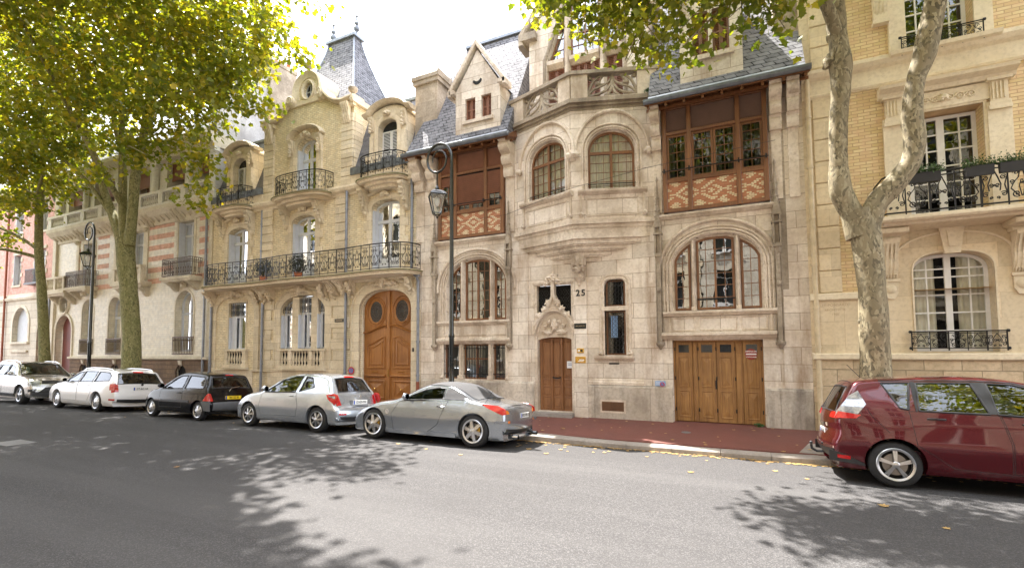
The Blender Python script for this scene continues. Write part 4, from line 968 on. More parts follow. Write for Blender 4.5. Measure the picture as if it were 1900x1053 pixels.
# street sign and no-parking disc left of the garage, round notice on the garage door
m = MB(); m.bbox(-2.04, -1.78, -.10, -.085, 1.04, 1.17, .003); s1 = m.build('blue_notice_plate', M['bluepap'] if 'bluepap' in M else M['bluep'], D)
m = MB(); 
for i in range(3): m.box(-2.02, -1.92, -.103, -.1005, 1.13-.03*i, 1.14-.03*i)
m.build('notice_lines', M['textw'], s1)
m = MB(); m.lathe([(.06, 0), (.06, -.008), (.001, -.008)], (-1.86, -.103, 1.085), 16, 'y'); nd_ = m.build('no_parking_disc', M['red'], D)
m = MB(); m.lathe([(.042, 0), (.042, -.003), (.001, -.003)], (-1.86, -.112, 1.085), 16, 'y'); m.build('disc_centre', M['bluep'], nd_)
m = MB(); m.tube([(-1.89, -.117, 1.055), (-1.83, -.117, 1.115)], .006, 4); m.build('disc_bar', M['red'], nd_)
# ---- garage door: four leaves with two narrow fixed strips
m = MB(); m.box(-1.60, .50, .24, .27, .12, 2.22); m.box(-1.60, -1.555, .16, .24, .12, 2.22); m.box(.455, .50, .16, .24, .12, 2.22); m.box(-1.6, .5, .16, .24, 2.18, 2.22)
gd = m.build('garage_door', M['oakG'], D)
lv = [(-1.55, -1.13), (-1.00, -.57), (-.555, -.125), (.045, .455)]
for a, b in lv:
    m = MB(); m.bbox(a, b, .19, .235, .14, 2.175, .008)
    ia, ib = a+.065, b-.065
    for z0, z1 in ((.25, .93), (1.02, 1.80)):
        m.mould(rect(ia, ib, z0, z1), [(0, .19), (0, .176), (.015, .170), (.03, .185), (.03, .19)], closed=True)
        c_ = (ia+ib)/2; ha, hb = ia+.04, ib-.04; zz0, zz1 = z0+.045, z1-.045
        m.add([(ha, .189, zz0), (hb, .189, zz0), (hb, .189, zz1), (ha, .189, zz1), (c_, .165, zz0+.14), (c_, .165, zz1-.14)], [(0, 1, 4), (1, 2, 5, 4), (2, 3, 5), (3, 0, 4, 5)])
    m.mould(rect(ia, ib, 1.89, 2.12), [(0, .19), (0, .178), (.015, .178), (.02, .19)], closed=True)
    lf = m.build('door_leaf', M['oakG'], gd)
    m = MB(); m.box(ia+.015, ib-.015, .183, .187, 1.905, 2.105); m.build('leaf_pane', M['glassblk'] if 'glassblk' in M else M['room'], lf)
m = MB()
for a, b in ((-1.13, -1.0), (-.125, .045)):
    m.bbox(a+.008, b-.008, .17, .235, .14, 2.175, .012); panel(m, a+.03, b-.03, .2, .95, .170, .006, .015); panel(m, a+.03, b-.03, 1.0, 1.82, .170, .006, .015); panel(m, a+.03, b-.03, 1.88, 2.14, .170, .006, .015)
m.build('fixed_strip', M['oakG'], gd)
m = MB()
for a in (-1.56, -.99, -.565, -.13, .46):
    for zz in (.4, 1.2, 1.95): m.box(a-.012, a+.012, .155, .19, zz, zz+.09)
m.box(-.60, -.565, .165, .19, .98, 1.2); m.build('hinges_and_lock', M['iron'], gd)
m = MB(); m.lathe([(.135, 0), (.135, -.006), (.001, -.006)], (.235, .168, 1.86), 24, 'y'); sg = m.build('round_notice', M['redsign'] if 'redsign' in M else M['red'], gd)
put_text('DEFENSE DE', .045, sg, 'notice_text', M['textw'], (.235, .160, 1.93), ext=.001, bold=.001); put_text('STATIONNER', .038, sg, 'notice_text', M['textw'], (.235, .160, 1.79), ext=.001, bold=.001)
m = MB(); m.box(.12, .35, .158, .1615, 1.848, 1.878); m.build('notice_bar', M['textw'], sg)

# ------------------------------------------------------------------ the yellow brick house with the curved gable
H = empty('brick_house', (-15.1, 0, 0), 'yellow brick house with scrolled gable, slate tower roof and wrought iron balconies', 'house')
SC_, ST, BR = M['stoneC'], M['stoneCt'], M['brickC']
X0, X1 = -20.60, -9.78
gate = basket_poly(-12.22, -9.94, .12, 3.40, 4.12, 22, 2.3); w1l = rect(-19.41, -18.33, 2.06, 4.02); w1c = basket_poly(-16.26, -13.88, 2.08, 3.45, 4.12, 22, 2.2)
def seg(x0, x1, z0, zs, zt): return arch_poly(x0, x1, z0, zs, zt, 12)
w2r = seg(-11.69, -10.45, 4.66, 7.05, 7.28); w2c = seg(-15.70, -14.45, 4.66, 6.98, 7.22); w2l = seg(-19.55, -18.30, 4.66, 6.92, 7.16)
m = MB(); m.sheet([(X0, .05), (X1, .05), (X1, 8.0), (X0, 8.0)], [gate, w1l, w1c, w2r, w2c, w2l], 0, .34)
m.build('wall', BR, H)
# stone dressings standing proud of the brick
m = MB(); m.box(X0, -12.66, -.09, .01, .05, .55); m.box(X0, -17.8, -.05, .01, .55, 1.18); m.box(-16.9, -12.66, -.05, .01, .55, 1.18); m.box(X0, -12.66, -.07, .01, 1.18, 1.25)
m.build('plinth', M['stoneC'], H)
m = MB()
for a, b, z0, z1, n in ((-17.35, -16.62, 1.25, 4.0, 7), (-13.62, -12.68, 1.25, 4.0, 7)):
    h = (z1-z0)/n
    for i in range(n):
        e_ = .0 if i % 2 == 0 else .16
        m.bbox(a+e_, b-e_, -.05, .01, z0+h*i+.004, z0+h*(i+1)-.004, .012)
for a, b in ((-17.45, -16.80), (-13.42, -12.80)): quoins(m, a, b, 4.66, 7.70, 0, 9, .07)
m.build('quoin_pilaster', SC_, H)
m = MB()                                               # arch surrounds on the ground floor
def ringp(path, d0, d1, y): m.mould(path, [(d0, .012), (d0, y), ((d0+d1)/2, y-.012), (d1, y), (d1, .012)])
gp_ = [(-9.94, .12)]+gate[2:]+[(-12.22, .12)]; ringp(gp_, -.28, 0, -.055); m.mould(gp_, [(-.28, .01), (-.28, -.07), (-.32, -.09), (-.37, -.07), (-.37, .01)])
m.mould(gp_, [(0, .10), (.03, .12), (.03, .2), (0, .2)])
cp = [(-13.88, 1.25)]+w1c[2:]+[(-16.26, 1.25)]; ringp(cp, -.24, 0, -.05); m.mould(cp, [(-.24, .01), (-.24, -.06), (-.28, -.08), (-.33, -.06), (-.33, .01)])
big = basket_poly(-20.20, -17.78, 1.25, 3.55, 4.28, 22, 2.2); bp_ = [(-17.78, 1.25)]+big[2:]+[(-20.20, 1.25)]; ringp(bp_, -.22, 0, -.05); m.mould(bp_, [(-.22, .01), (-.22, -.06), (-.26, -.08), (-.31, -.06), (-.31, .01)])
m.mould([(-18.33, 2.06), (-18.33, 4.02), (-19.41, 4.02), (-19.41, 2.06)], [(0, .01), (0, -.02), (-.07, -.02), (-.07, .01)])
m.build('arch_surround', SC_, H)
m = MB()
for x0_, x1_, zc in ((-16.0, -14.2, 4.25), (-20.0, -18.0, 4.3), (-12.2, -9.9, 4.28)):     # carved foliage over the arches
    c_ = (x0_+x1_)/2
    for k in range(16):
        t = (k-7.5)/7.5; m.blob((c_+t*.55, -.13+abs(t)*.05, zc+.12-abs(t)*.16+rnd.uniform(-.05, .05)), .10-.03*abs(t), k, .6, n=8, m=6)
    for k in range(5): m.blob((c_+rnd.uniform(-.1, .1), -.17, zc-.05+k*.06), .085, k+30, .6, n=8, m=6)
m.build('carved_keystone', ST, H, smooth=60)
m = MB()
for xx, wd in ((-17.15, .30), (-16.75, .26), (-13.35, .30), (-12.9, .34), (-20.35, .3), (-9.98, .2), (-17.6, .22), (-13.85, .2), (-12.55, .2)):
    scrollbracket(m, xx-wd/2, xx+wd/2, .0, 4.50, .55 if wd > .25 else .3, .50)
    for k in range(7): m.blob((xx+rnd.uniform(-.09, .09), -.36+k*.045, 4.36-k*.075), .09-.005*k, k+7, .5, n=8, m=6)
m.build('balcony_bracket', ST, H, smooth=55)
m = MB(); m.box(X0+.1, X1-.02, -.10, .01, 4.42, 4.50); m.build('string_course', ST, H)
# the long balcony
bp = []
def lb(x): return -.74-.10*exp_((x+11.0)/.9)-.12*exp_((x+15.0)/1.1)-.10*exp_((x+19.0)/.9)
def exp_(q): return math.exp(-q*q)
pl = [(-20.42, .0), (-20.40, -.25), (-20.25, -.5), (-19.95, -.70)]+[(-19.8+.2*i, lb(-19.8+.2*i)) for i in range(49)]+[(-9.95, -.72), (-9.72, -.55), (-9.62, -.3), (-9.6, 0)]
def plan_off(pts, d): 
    o = []
    for i, p in enumerate(pts):
        a = Vector(pts[max(i-1, 0)]); b = Vector(pts[min(i+1, len(pts)-1)]); t = (b-a).normalized(); o.append((p[0]+t.y*d, min(0.0, p[1]-t.x*d)))
    return o
m = MB(); m.prism_z(plan_off(pl, .10), 4.585, 4.655); m.build('balcony_slab', M['stoneCt'], H)
m = MB(); m.prism_z(plan_off(pl, .03), 4.50, 4.585); m.build('balcony_moulding', ST, H)
m = MB(); m.prism_z(plan_off(pl, .125), 4.60, 4.635); m.build('mossy_slab_edge', M['moss'], H)
pv = [Vector((p[0], p[1], 0)) for p in pl]; ds = [0]
for i in range(len(pv)-1): ds.append(ds[-1]+(pv[i+1]-pv[i]).length)
def lbx(p):
    u = min(max(p.x, 0), ds[-1]-1e-6); j = 0
    while j < len(ds)-2 and ds[j+1] < u: j += 1
    t = (u-ds[j])/max(ds[j+1]-ds[j], 1e-6); q = pv[j].lerp(pv[j+1], t); return Vector((q.x, q.y+p.y, p.z))
railing(H, lbx, ds[-1], 4.66, .86, .40, .0105, 'balcony_railing', kinds=(0, 0, 2))
# windows of the first floor
for po, nm in ((w2r, 'r'), (w2c, 'c'), (w2l, 'l')):
    x0, x1 = po[0][0], po[1][0]; zs_, zt_ = po[2][1], max(p[1] for p in po); cx = (x0+x1)/2
    m = MB(); path = [(x1, 4.66)]+po[2:]+[(x0, 4.66)]
    m.mould(path, [(0, .01), (0, -.05), (-.06, -.075), (-.22, -.05), (-.22, .01)])
    for s_ in (-1, 1):
        for i in range(4): m.bbox(cx+s_*((x1-x0)/2+.2), cx+s_*((x1-x0)/2+.36), -.045, .01, 5.0+.62*i, 5.3+.62*i, .01)
        scrollbracket(m, cx+s_*((x1-x0)/2+.28)-.11, cx+s_*((x1-x0)/2+.28)+.11, 0, 7.72, .42, .95)
        for k in range(6): m.blob((cx+s_*((x1-x0)/2+.28)+rnd.uniform(-.05, .05), -.36+.045*k, 7.45-.11*k), .08, k+3, .5, n=8, m=6)
    m.mould([(x1+.28, 7.42), (cx+.25, 7.60), (cx, 7.64), (cx-.25, 7.60), (x0-.28, 7.42)], [(0, .01), (0, -.10), (-.05, -.14), (-.09, -.08), (-.09, .01)])
    for k in range(5): m.blob((cx+(k-2)*.06, -.13, 7.50-abs(k-2)*.03), .08, k, .5, n=8, m=6)
    m.build('window_surround', SC_, H, smooth=40)
    hd = lambda x, a=x0, b=x1, z=zs_, t=zt_: clip_head(x, 'a', a, b, z, t)-.02
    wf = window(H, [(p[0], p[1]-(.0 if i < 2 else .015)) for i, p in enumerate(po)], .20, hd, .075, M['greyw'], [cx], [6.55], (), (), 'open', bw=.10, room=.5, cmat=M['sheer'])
    m = MB(); m.box(x0+.10, cx-.08, .20, .245, 4.68, 5.25); m.box(cx+.08, x1-.10, .20, .245, 4.68, 5.25); m.build('casement_panel', M['greyw'], wf)
    m = MB()
    m.box(x0+.005, x0+.045, .0, .20, 4.70, 6.95); m.box(x0+.045, x0+.085, .02, .20, 4.70, 6.95)
    m.build('folded_shutter', M['shutter'], wf)
# ground floor windows
wf = window(H, w1l, .14, None, .06, M['greyw'], [-18.87], [3.42], (), (), 'sheer', bw=.08, cmat=M['sheer'])
m = MB(); m.box(-19.40, -19.36, .0, .13, 2.08, 3.4); m.box(-19.355, -19.05, .10, .13, 2.08, 3.4); m.build('folded_shutter', M['shutter'], wf)
def grille(parent, x0, x1, z0, z1, y, head=None):
    g = MB(); n = max(2, int((x1-x0)/.11))
    for i in range(n+1):
        xx = x0+(x1-x0)*i/n; top = min(z1, head(min(max(xx, x0+.02), x1-.02))-.04) if head else z1
        if top > z0: g.tube([(xx, y, z0), (xx, y, top)], .008, 4)
    for j in range(2):
        for i in range(n):
            xx = x0+(x1-x0)*(i+.5)/n; zz = z0+(z1-z0)*(.28+.42*j)
            if head and zz+.08 > head(xx): continue
            g.tube([(xx+.05*cos(2*pi*k/8), y-.004, zz+.08*sin(2*pi*k/8)) for k in range(8)], .007, 4, closed=True); g.tube(spiral(xx, zz, .005, .03, 0, 1.2, y-.006, 8), .005, 4)
    g.tube([(x0, y, z0+.02), (x1, y, z0+.02)], .01, 4)
    return g.build('iron_grille', M['iron'], parent)
grille(wf, -19.36, -18.38, 3.46, 4.0, .06)
m = MB(); hh = lambda x: clip_head(x, 'b', -16.26, -13.88, 3.45, 4.10, 2.2)
for a, b in ((-15.66, -15.32), (-14.64, -14.32)): m.box(a, b, .02, .30, 2.08, hh((a+b)/2)-.0)
m.build('stone_mullion', SC_, H)
for a, b in ((-16.26, -15.66), (-15.32, -14.64), (-14.32, -13.88)):
    po = [(a+.02, 2.09), (b-.02, 2.09)]+[(b-.02+(a-b+.04)*j/8, hh(b-.02+(a-b+.04)*j/8)-.03) for j in range(9)]
    wf = window(H, po, .16, lambda x: hh(x)-.03, .055, M['greyw'], [(a+b)/2] if b-a > .65 else [], [3.42], (), (), 'sheer', bw=.07, cmat=M['sheer'])
    grille(wf, a+.05, b-.05, 3.46, 4.1, .07, lambda x: hh(x)-.03)
    m = MB(); m.box(a+.005, a+.035, .0, .15, 2.1, 3.38); m.box(a+.036, a+.036+(b-a)*.26, .12, .15, 2.1, 3.38); m.build('folded_shutter', M['shutter'], wf)
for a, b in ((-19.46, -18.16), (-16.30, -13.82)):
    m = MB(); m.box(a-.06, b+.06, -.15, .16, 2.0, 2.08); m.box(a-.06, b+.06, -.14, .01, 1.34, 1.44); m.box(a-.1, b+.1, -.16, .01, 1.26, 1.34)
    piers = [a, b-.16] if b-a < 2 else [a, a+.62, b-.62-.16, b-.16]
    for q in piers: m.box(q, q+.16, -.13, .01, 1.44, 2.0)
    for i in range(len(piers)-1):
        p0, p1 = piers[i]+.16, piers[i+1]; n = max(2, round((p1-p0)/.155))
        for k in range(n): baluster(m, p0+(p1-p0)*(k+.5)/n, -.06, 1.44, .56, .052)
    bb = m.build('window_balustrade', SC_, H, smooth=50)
    m = MB(); m.box(a+.02, b-.02, -.006, -.002, 1.44, 2.0); m.build('painted_shade', M['room'], bb)  # dark sheet on the wall face, painted as the shade between the balusters
m = MB(); m.box(-16.2, -13.9, -.004, -.002, .9, .95); 
# ---- great carriage gate
gh = lambda x: clip_head(x, 'b', -12.22, -9.94, 3.40, 4.10, 2.3)
m = MB(); m.prism([(-11.08+(p[0]+11.08)*.996, p[1]-(.008 if i > 1 else -.005)) for i, p in enumerate(gate)], .22, .26); m.bbox(-11.14, -11.02, .15, .24, .13, gh(-11.08)-.02, .02)
gt = m.build('carriage_gate', M['oak'], H)
for s_, cx in ((-1, -11.65), (1, -10.51)):
    m = MB(); a, b = (-12.17, -11.15) if s_ < 0 else (-11.01, -9.99)
    def ov(rx, rz, d0, d1, y): m.mould([(cx+rx*cos(2*pi*k/28), 3.36+rz*sin(2*pi*k/28)) for k in range(28)], [(d0, .22), (d0, y), ((d0+d1)/2, y-.02), (d1, y), (d1, .22)], closed=True)
    ov(.30, .40, -.05, .03, .195); ov(.40, .50, -.03, .0, .21)
    # drip moulding: an arched rail from hinge side rising to the middle
    k = 14; rail = []
    for i in range(k+1):
        t = i/k; xx = (a+(b-a)*t) if s_ < 0 else (b-(b-a)*t); rail.append((xx, 2.60+.24*(.5-.5*cos(pi*min(1, t*1.05)))))
    if s_ > 0: rail = rail[::-1]
    m.mould(rail[::-1], [(0, .22), (0, .14), (-.03, .115), (-.055, .15), (-.07, .22)])
    x0, x1 = a+.12, b-.10
    inner = (x1, 2.50) if s_ < 0 else (x0, 2.50); outer = (x0, 2.30) if s_ < 0 else (x1, 2.30)
    zl, zr = (2.22, 2.50) if s_ < 0 else (2.50, 2.22)
    pp = [(x0, 1.36), (x1, 1.36), (x1, zr), (x1-.12, zr+.02), (x0+.12, zl+.06 if s_ > 0 else zl+.12), (x0, zl)]
    pp = [(x0, 1.36), (x1, 1.36), (x1, zr-.03), (x1-.10, zr), (x0+.25, zl+.06 if s_ < 0 else zl), (x0, zl-.02 if s_ < 0 else zl-.03)]
    m.mould(pp, [(0, .22), (0, .195), (.03, .18), (.06, .20), (.06, .22)], closed=True); m.mould(pp, [(.13, .22), (.13, .20), (.16, .19), (.19, .205), (.19, .22)], closed=True)
    m.prism_x([(.22, 1.06), (.17, 1.07), (.12, 1.11), (.13, 1.14), (.22, 1.17)], x0-.06, x1+.04)
    pq = rect(x0, x1, .32, .96); m.mould(pq, [(0, .22), (0, .19), (.03, .18), (.06, .20), (.06, .22)], closed=True)
    c_ = (x0+x1)/2; m.add([(x0+.14, .219, .46), (x1-.14, .219, .46), (x1-.14, .219, .84), (x0+.14, .219, .84), (c_, .165, .65)], [(0, 1, 4), (1, 2, 4), (2, 3, 4), (3, 0, 4)])
    m.box(a, b, .19, .225, .13, .27)
    m.mould([(a+.04, 2.75), (a+.04, 3.3)] if s_ > 0 else [(b-.04, 2.75), (b-.04, 3.9)], [(0, .22), (0, .2), (.02, .2), (.02, .22)])
    lf = m.build('gate_leaf', M['oak'], gt)
    m = MB(); m.prism([(cx+.29*cos(2*pi*k/28), 3.36+.39*sin(2*pi*k/28)) for k in range(28)], .205, .212); m.build('oval_pane', M['glassblk'], lf)
    m = MB()
    for ring in ((.22, .30), (.12, .20)): m.tube([(cx+ring[0]*cos(2*pi*k/20), .20, 3.36+ring[1]*sin(2*pi*k/20)) for k in range(20)], .007, 4, closed=True)
    for k in range(12):
        an = 2*pi*k/12; m.tube([(cx+.04*cos(an), .2, 3.36+.06*sin(an)), (cx+.28*cos(an), .2, 3.36+.38*sin(an))], .005, 4); m.tube(spiral(cx+.17*cos(an+.26), 3.36+.25*sin(an+.26), .004, .03, an, 1.3, .198, 8), .005, 4)
    m.build('iron_grille', M['ironb'], lf)
    m = MB(); m.tube([(cx-.12, .19, 1.26), (cx-.11, .15, 1.25), (cx+.11, .15, 1.25), (cx+.12, .19, 1.26)], .013, 6); m.lathe([(.02, 0), (.03, -.02), (.001, -.03)], (cx, .165, .65), 8, 'y'); m.build('pull_handle', M['brass'], lf)
m = MB(); m.box(-11.07, -11.03, .14, .16, 1.1, 1.35); m.build('lock_plate', M['brass'], gt)
m = MB(); m.box(-9.86, -9.80, -.08, -.06, 1.95, 2.08); m.build('door_bell', M['iron'], H)
m = MB(); m.bbox(-13.36, -12.93, -.072, -.058, 3.03, 3.15, .004); pq = m.build('dark_plaque', M['plaqueg'], H)
m = MB(); m.box(-13.31, -12.98, -.075, -.0725, 3.075, 3.105); m.build('plaque_lettering', M['textf'], pq)
m = MB(); m.lathe([(.135, 0), (.135, -.008), (.001, -.008)], (-12.50, -.10, 1.29), 20, 'y'); nd_ = m.build('no_parking_disc', M['red'], H)
m = MB(); m.lathe([(.095, 0), (.095, -.003), (.001, -.003)], (-12.50, -.110, 1.29), 20, 'y'); m.build('disc_centre', M['bluep'], nd_)
m = MB(); m.box(-12.51, -12.49, -.118, -.114, 1.20, 1.38); m.build('disc_bar', M['red'], nd_)

# cornice under the mansard
m = MB(); m.prism_x([(.01, 7.68), (-.06, 7.68), (-.08, 7.76), (-.20, 7.82), (-.24, 7.92), (-.22, 8.0), (.3, 8.04)], X0, X1); m.build('main_cornice', ST, H)
# brick stage of the pavilion with its curved gable
px0, px1 = -17.38, -12.62
def vol(s, t):                                          # right half of the gable outline, mirrored about the middle
    return None
gc = -14.98
R_ = [(2.36, 11.12), (2.36, 11.26), (1.9, 11.22), (1.55, 11.30), (1.25, 11.46), (1.02, 11.68), (.86, 11.86), (.72, 11.93)]
L_ = [(-p[0], p[1]) for p in reversed(R_)]
top = [(gc+p[0], p[1]) for p in R_]+[(gc+.66*cos(radians(a)), 12.13+.68*sin(radians(a))) for a in range(-15, 196, 10)]+[(gc+p[0], p[1]) for p in L_]
ocu = [(gc+.24*cos(2*pi*k/24), 12.16+.31*sin(2*pi*k/24)) for k in range(24)]
cw = seg(-15.52, -14.46, 8.0, 9.92, 10.24)
m = MB(); m.sheet([(px0, 7.98), (px1, 7.98)]+top, [cw, ocu], 0.0, .34)
m.add([(px0, 0, 8), (px0, 2.4, 8), (px0, 2.4, 11.1), (px0, 0, 11.1), (px1, 0, 8), (px1, 2.4, 8), (px1, 2.4, 11.1), (px1, 0, 11.1)], [(0, 1, 2, 3), (4, 7, 6, 5)])
pv_ = m.build('pavilion_wall', BR, H)
m = MB(); quoins(m, px0-.02, px0+.56, 8.05, 10.75, 0, 8, .07); quoins(m, px1-.56, px1+.02, 8.05, 10.75, 0, 8, .07)
for i in range(8): m.bbox(px1-.02, px1+.05, .02, .42, 8.05+.3375*i+.008, 8.05+.3375*(i+1)-.008, .02)
m.build('quoin_pilaster', SC_, pv_)
m = MB(); cp_ = top[:8]; 
for seg_ in (top[:8], top[-8:]): m.mould(seg_, [(.0, .4), (.0, .0), (.06, -.05), (.04, -.16), (-.03, -.24), (-.10, -.22), (-.12, -.1), (-.12, .4)])
ar = top[7:-7]; m.mould(ar, [(.14, .3), (.14, -.03), (.06, -.06), (.0, -.12), (-.06, -.16), (-.12, -.12), (-.13, .9), (.0, .9)])
for s_ in (-1, 1):                                      # volutes
    m.lathe([(.03, -.26), (.12, -.24), (.20, -.20), (.21, .0)], (gc+s_*.80, 0, 11.82), 16, 'y'); m.tube([(q[0], -.25, q[2]) for q in spiral(gc+s_*.80, 11.82, .03, .17, 0, 1.6, 0, 22, s_)], .022, 5)
    scrollbracket(m, gc+s_*2.08-.17, gc+s_*2.08+.17, -.05, 11.12, .22, .75)
m.box(gc+1.8, gc+2.44, -.14, .0, 11.0, 11.14); m.box(gc-2.44, gc-1.8, -.14, 0, 11.0, 11.14)
m.prism_x([(-.2, 11.1), (-.24, 11.2), (-.2, 11.3), (2.3, 11.3), (2.3, 11.1)], px1-.02, px1+.14)
m.mould([(gc+.30*cos(2*pi*k/28), 12.16+.37*sin(2*pi*k/28)) for k in range(28)], [(-.06, .02), (-.05, -.05), (0, -.08), (.05, -.03), (.05, .02)], closed=True)
m.prism([(gc-.75, 11.62), (gc+.75, 11.62), (gc+.62, 11.80), (gc-.62, 11.80)], -.06, .02)
m.build('gable_coping', ST, pv_, smooth=40)
m = MB(); m.mould([(gc+.27*cos(2*pi*k/24), 12.16+.34*sin(2*pi*k/24)) for k in range(24)], [(0, .10), (0, .14), (.05, .14), (.05, .10)], closed=True); m.box(gc-.012, gc+.012, .105, .13, 11.84, 12.5); m.box(gc-.24, gc+.24, .105, .13, 12.15, 12.175)
ow = m.build('round_window', M['greyw'], pv_); m = MB(); m.prism([(gc+.25*cos(2*pi*k/24), 12.16+.32*sin(2*pi*k/24)) for k in range(24)], .135, .14); m.build('glass_pane', M['glassblk'], ow)
m = MB(); m.add([(gc+.66*cos(radians(a)), yy, 12.13+.66*sin(radians(a))) for a in range(0, 181, 15) for yy in (.3, 1.9)], [(2*i, 2*i+2, 2*i+3, 2*i+1) for i in range(12)]); m.box(gc-.7, gc+.7, .3, 1.9, 11.4, 12.13)
m.build('dormer_roof', M['zinc'], pv_)
m = MB()
for (x, z, s_) in ((gc, 12.86, 1.0), (gc+2.3, 11.36, .9), (gc-2.3, 11.36, .9)):
    m.lathe([(.10*s_, 0), (.06*s_, .05), (.05*s_, .12), (.17*s_, .22), (.20*s_, .30), (.19*s_, .34), (.10*s_, .38), (.05*s_, .44), (.001, .5)], (x, .0, z), 12)
m.build('stone_urn', M['stoneDw'], pv_, smooth=40)
# hood and surround of the pavilion window
cx = -14.99; m = MB(); path = [(-14.46, 8.0)]+cw[2:]+[(-15.52, 8.0)]
m.mould(path, [(0, .01), (0, -.05), (-.06, -.075), (-.20, -.05), (-.20, .01)])
m.mould(arc(cx, 10.20, .86, .42, 5, 175, 14), [(0, .01), (0, -.2), (-.05, -.26), (-.10, -.2), (-.10, .01)])
for s_ in (-1, 1):
    m.box(cx+s_*.73-.11, cx+s_*.73+.11, -.09, .01, 8.9, 10.2); scrollbracket(m, cx+s_*.75-.1, cx+s_*.75+.1, -.05, 10.24, .2, .55)
    for k in range(5): m.blob((cx+s_*.75, -.2, 10.0-.1*k), .07, k, .5, n=8, m=6)
for k in range(5): m.blob((cx+(k-2)*.08, -.12, 10.42-abs(k-2)*.04), .09, k, .5, n=8, m=6)
m.build('window_surround', SC_, pv_, smooth=40)
wf = window(pv_, cw, .20, lambda x: clip_head(x, 'a', -15.52, -14.46, 9.92, 10.24)-.01, .07, M['greyw'], [cx], [9.45], (), (), 'open', bw=.09, cmat=M['sheer'])
m = MB(); m.box(-15.515, -15.44, .0, .19, 8.02, 9.85); m.build('folded_shutter', M['shutter'], wf)
def bowbalcony(cx, hw, dep, z0, par, h=.80, kinds=(0,), mod=.34):
    f, L, pts = bow(cx, hw, 0.0, dep); m = MB()
    def off(d): return [(p.x+d*(1 if p.x > cx+hw*.98 else -1 if p.x < cx-hw*.98 else (p.x-cx)/hw), p.y-d*(1 if p.y < -.02 else 0)) for p in pts]
    m.prism_z(off(.10), z0-.07, z0); m.prism_z(off(.04), z0-.14, z0-.07); sl_ = m.build('balcony_slab', ST, par)
    m = MB(); m.prism_z(off(.12), z0-.055, z0-.02); m.build('mossy_slab_edge', M['moss'], sl_)
    m = MB(); m.prism_z([(cx+(p.x-cx)*.86, p.y*.8) for p in pts], z0-.24, z0-.14); m.prism_z([(cx+(p.x-cx)*.7, p.y*.6) for p in pts], z0-.34, z0-.24); m.build('balcony_moulding', ST, par)
    return railing(par, f, L, z0, h, mod, .0095, 'balcony_railing', kinds=kinds)
bowbalcony(-14.92, 1.32, .72, 7.86, H, .78, (2, 0))
bowbalcony(-11.03, .95, .62, 7.92, H, .80, (2, 2)); bowbalcony(-18.90, .98, .62, 7.92, H, .80, (2, 2))
# mansards and their dormers
for x0, x1, side in ((X0+.02, px0, 'l'), (px1, X1+.1, 'r')):
    m = MB(); m.add([(x0, -.02, 8.50), (x1, -.02, 8.50), (x1, .95, 11.25), (x0, .95, 11.25), (x0, 4.5, 12.6), (x1, 4.5, 12.6), (x0, 4.5, 8), (x1, 4.5, 8), (x0, -.02, 8), (x1, -.02, 8)],
          [(0, 1, 2, 3), (3, 2, 5, 4), (8, 9, 1, 0), (0, 3, 4, 6, 8), (1, 9, 7, 5, 2)])
    ro = m.build('mansard_roof', M['slatedark'], H)
    m = MB(); m.prism_x([(-.16, 8.36), (-.16, 8.62), (-.12, 8.64), (-.08, 8.58), (0, 8.56), (0, 8.36)], x0, x1); m.build('gutter', M['zinc'], ro)
    m = MB(); m.box(x0, x1, -.10, .0, 8.02, 8.36); m.build('parapet', ST, ro)
    m = MB(); m.prism_x([(.88, 11.20), (.88, 11.30), (1.0, 11.38), (1.1, 11.30), (1.1, 11.2)], x0, x1); m.build('ridge_flashing', M['lead'], ro)
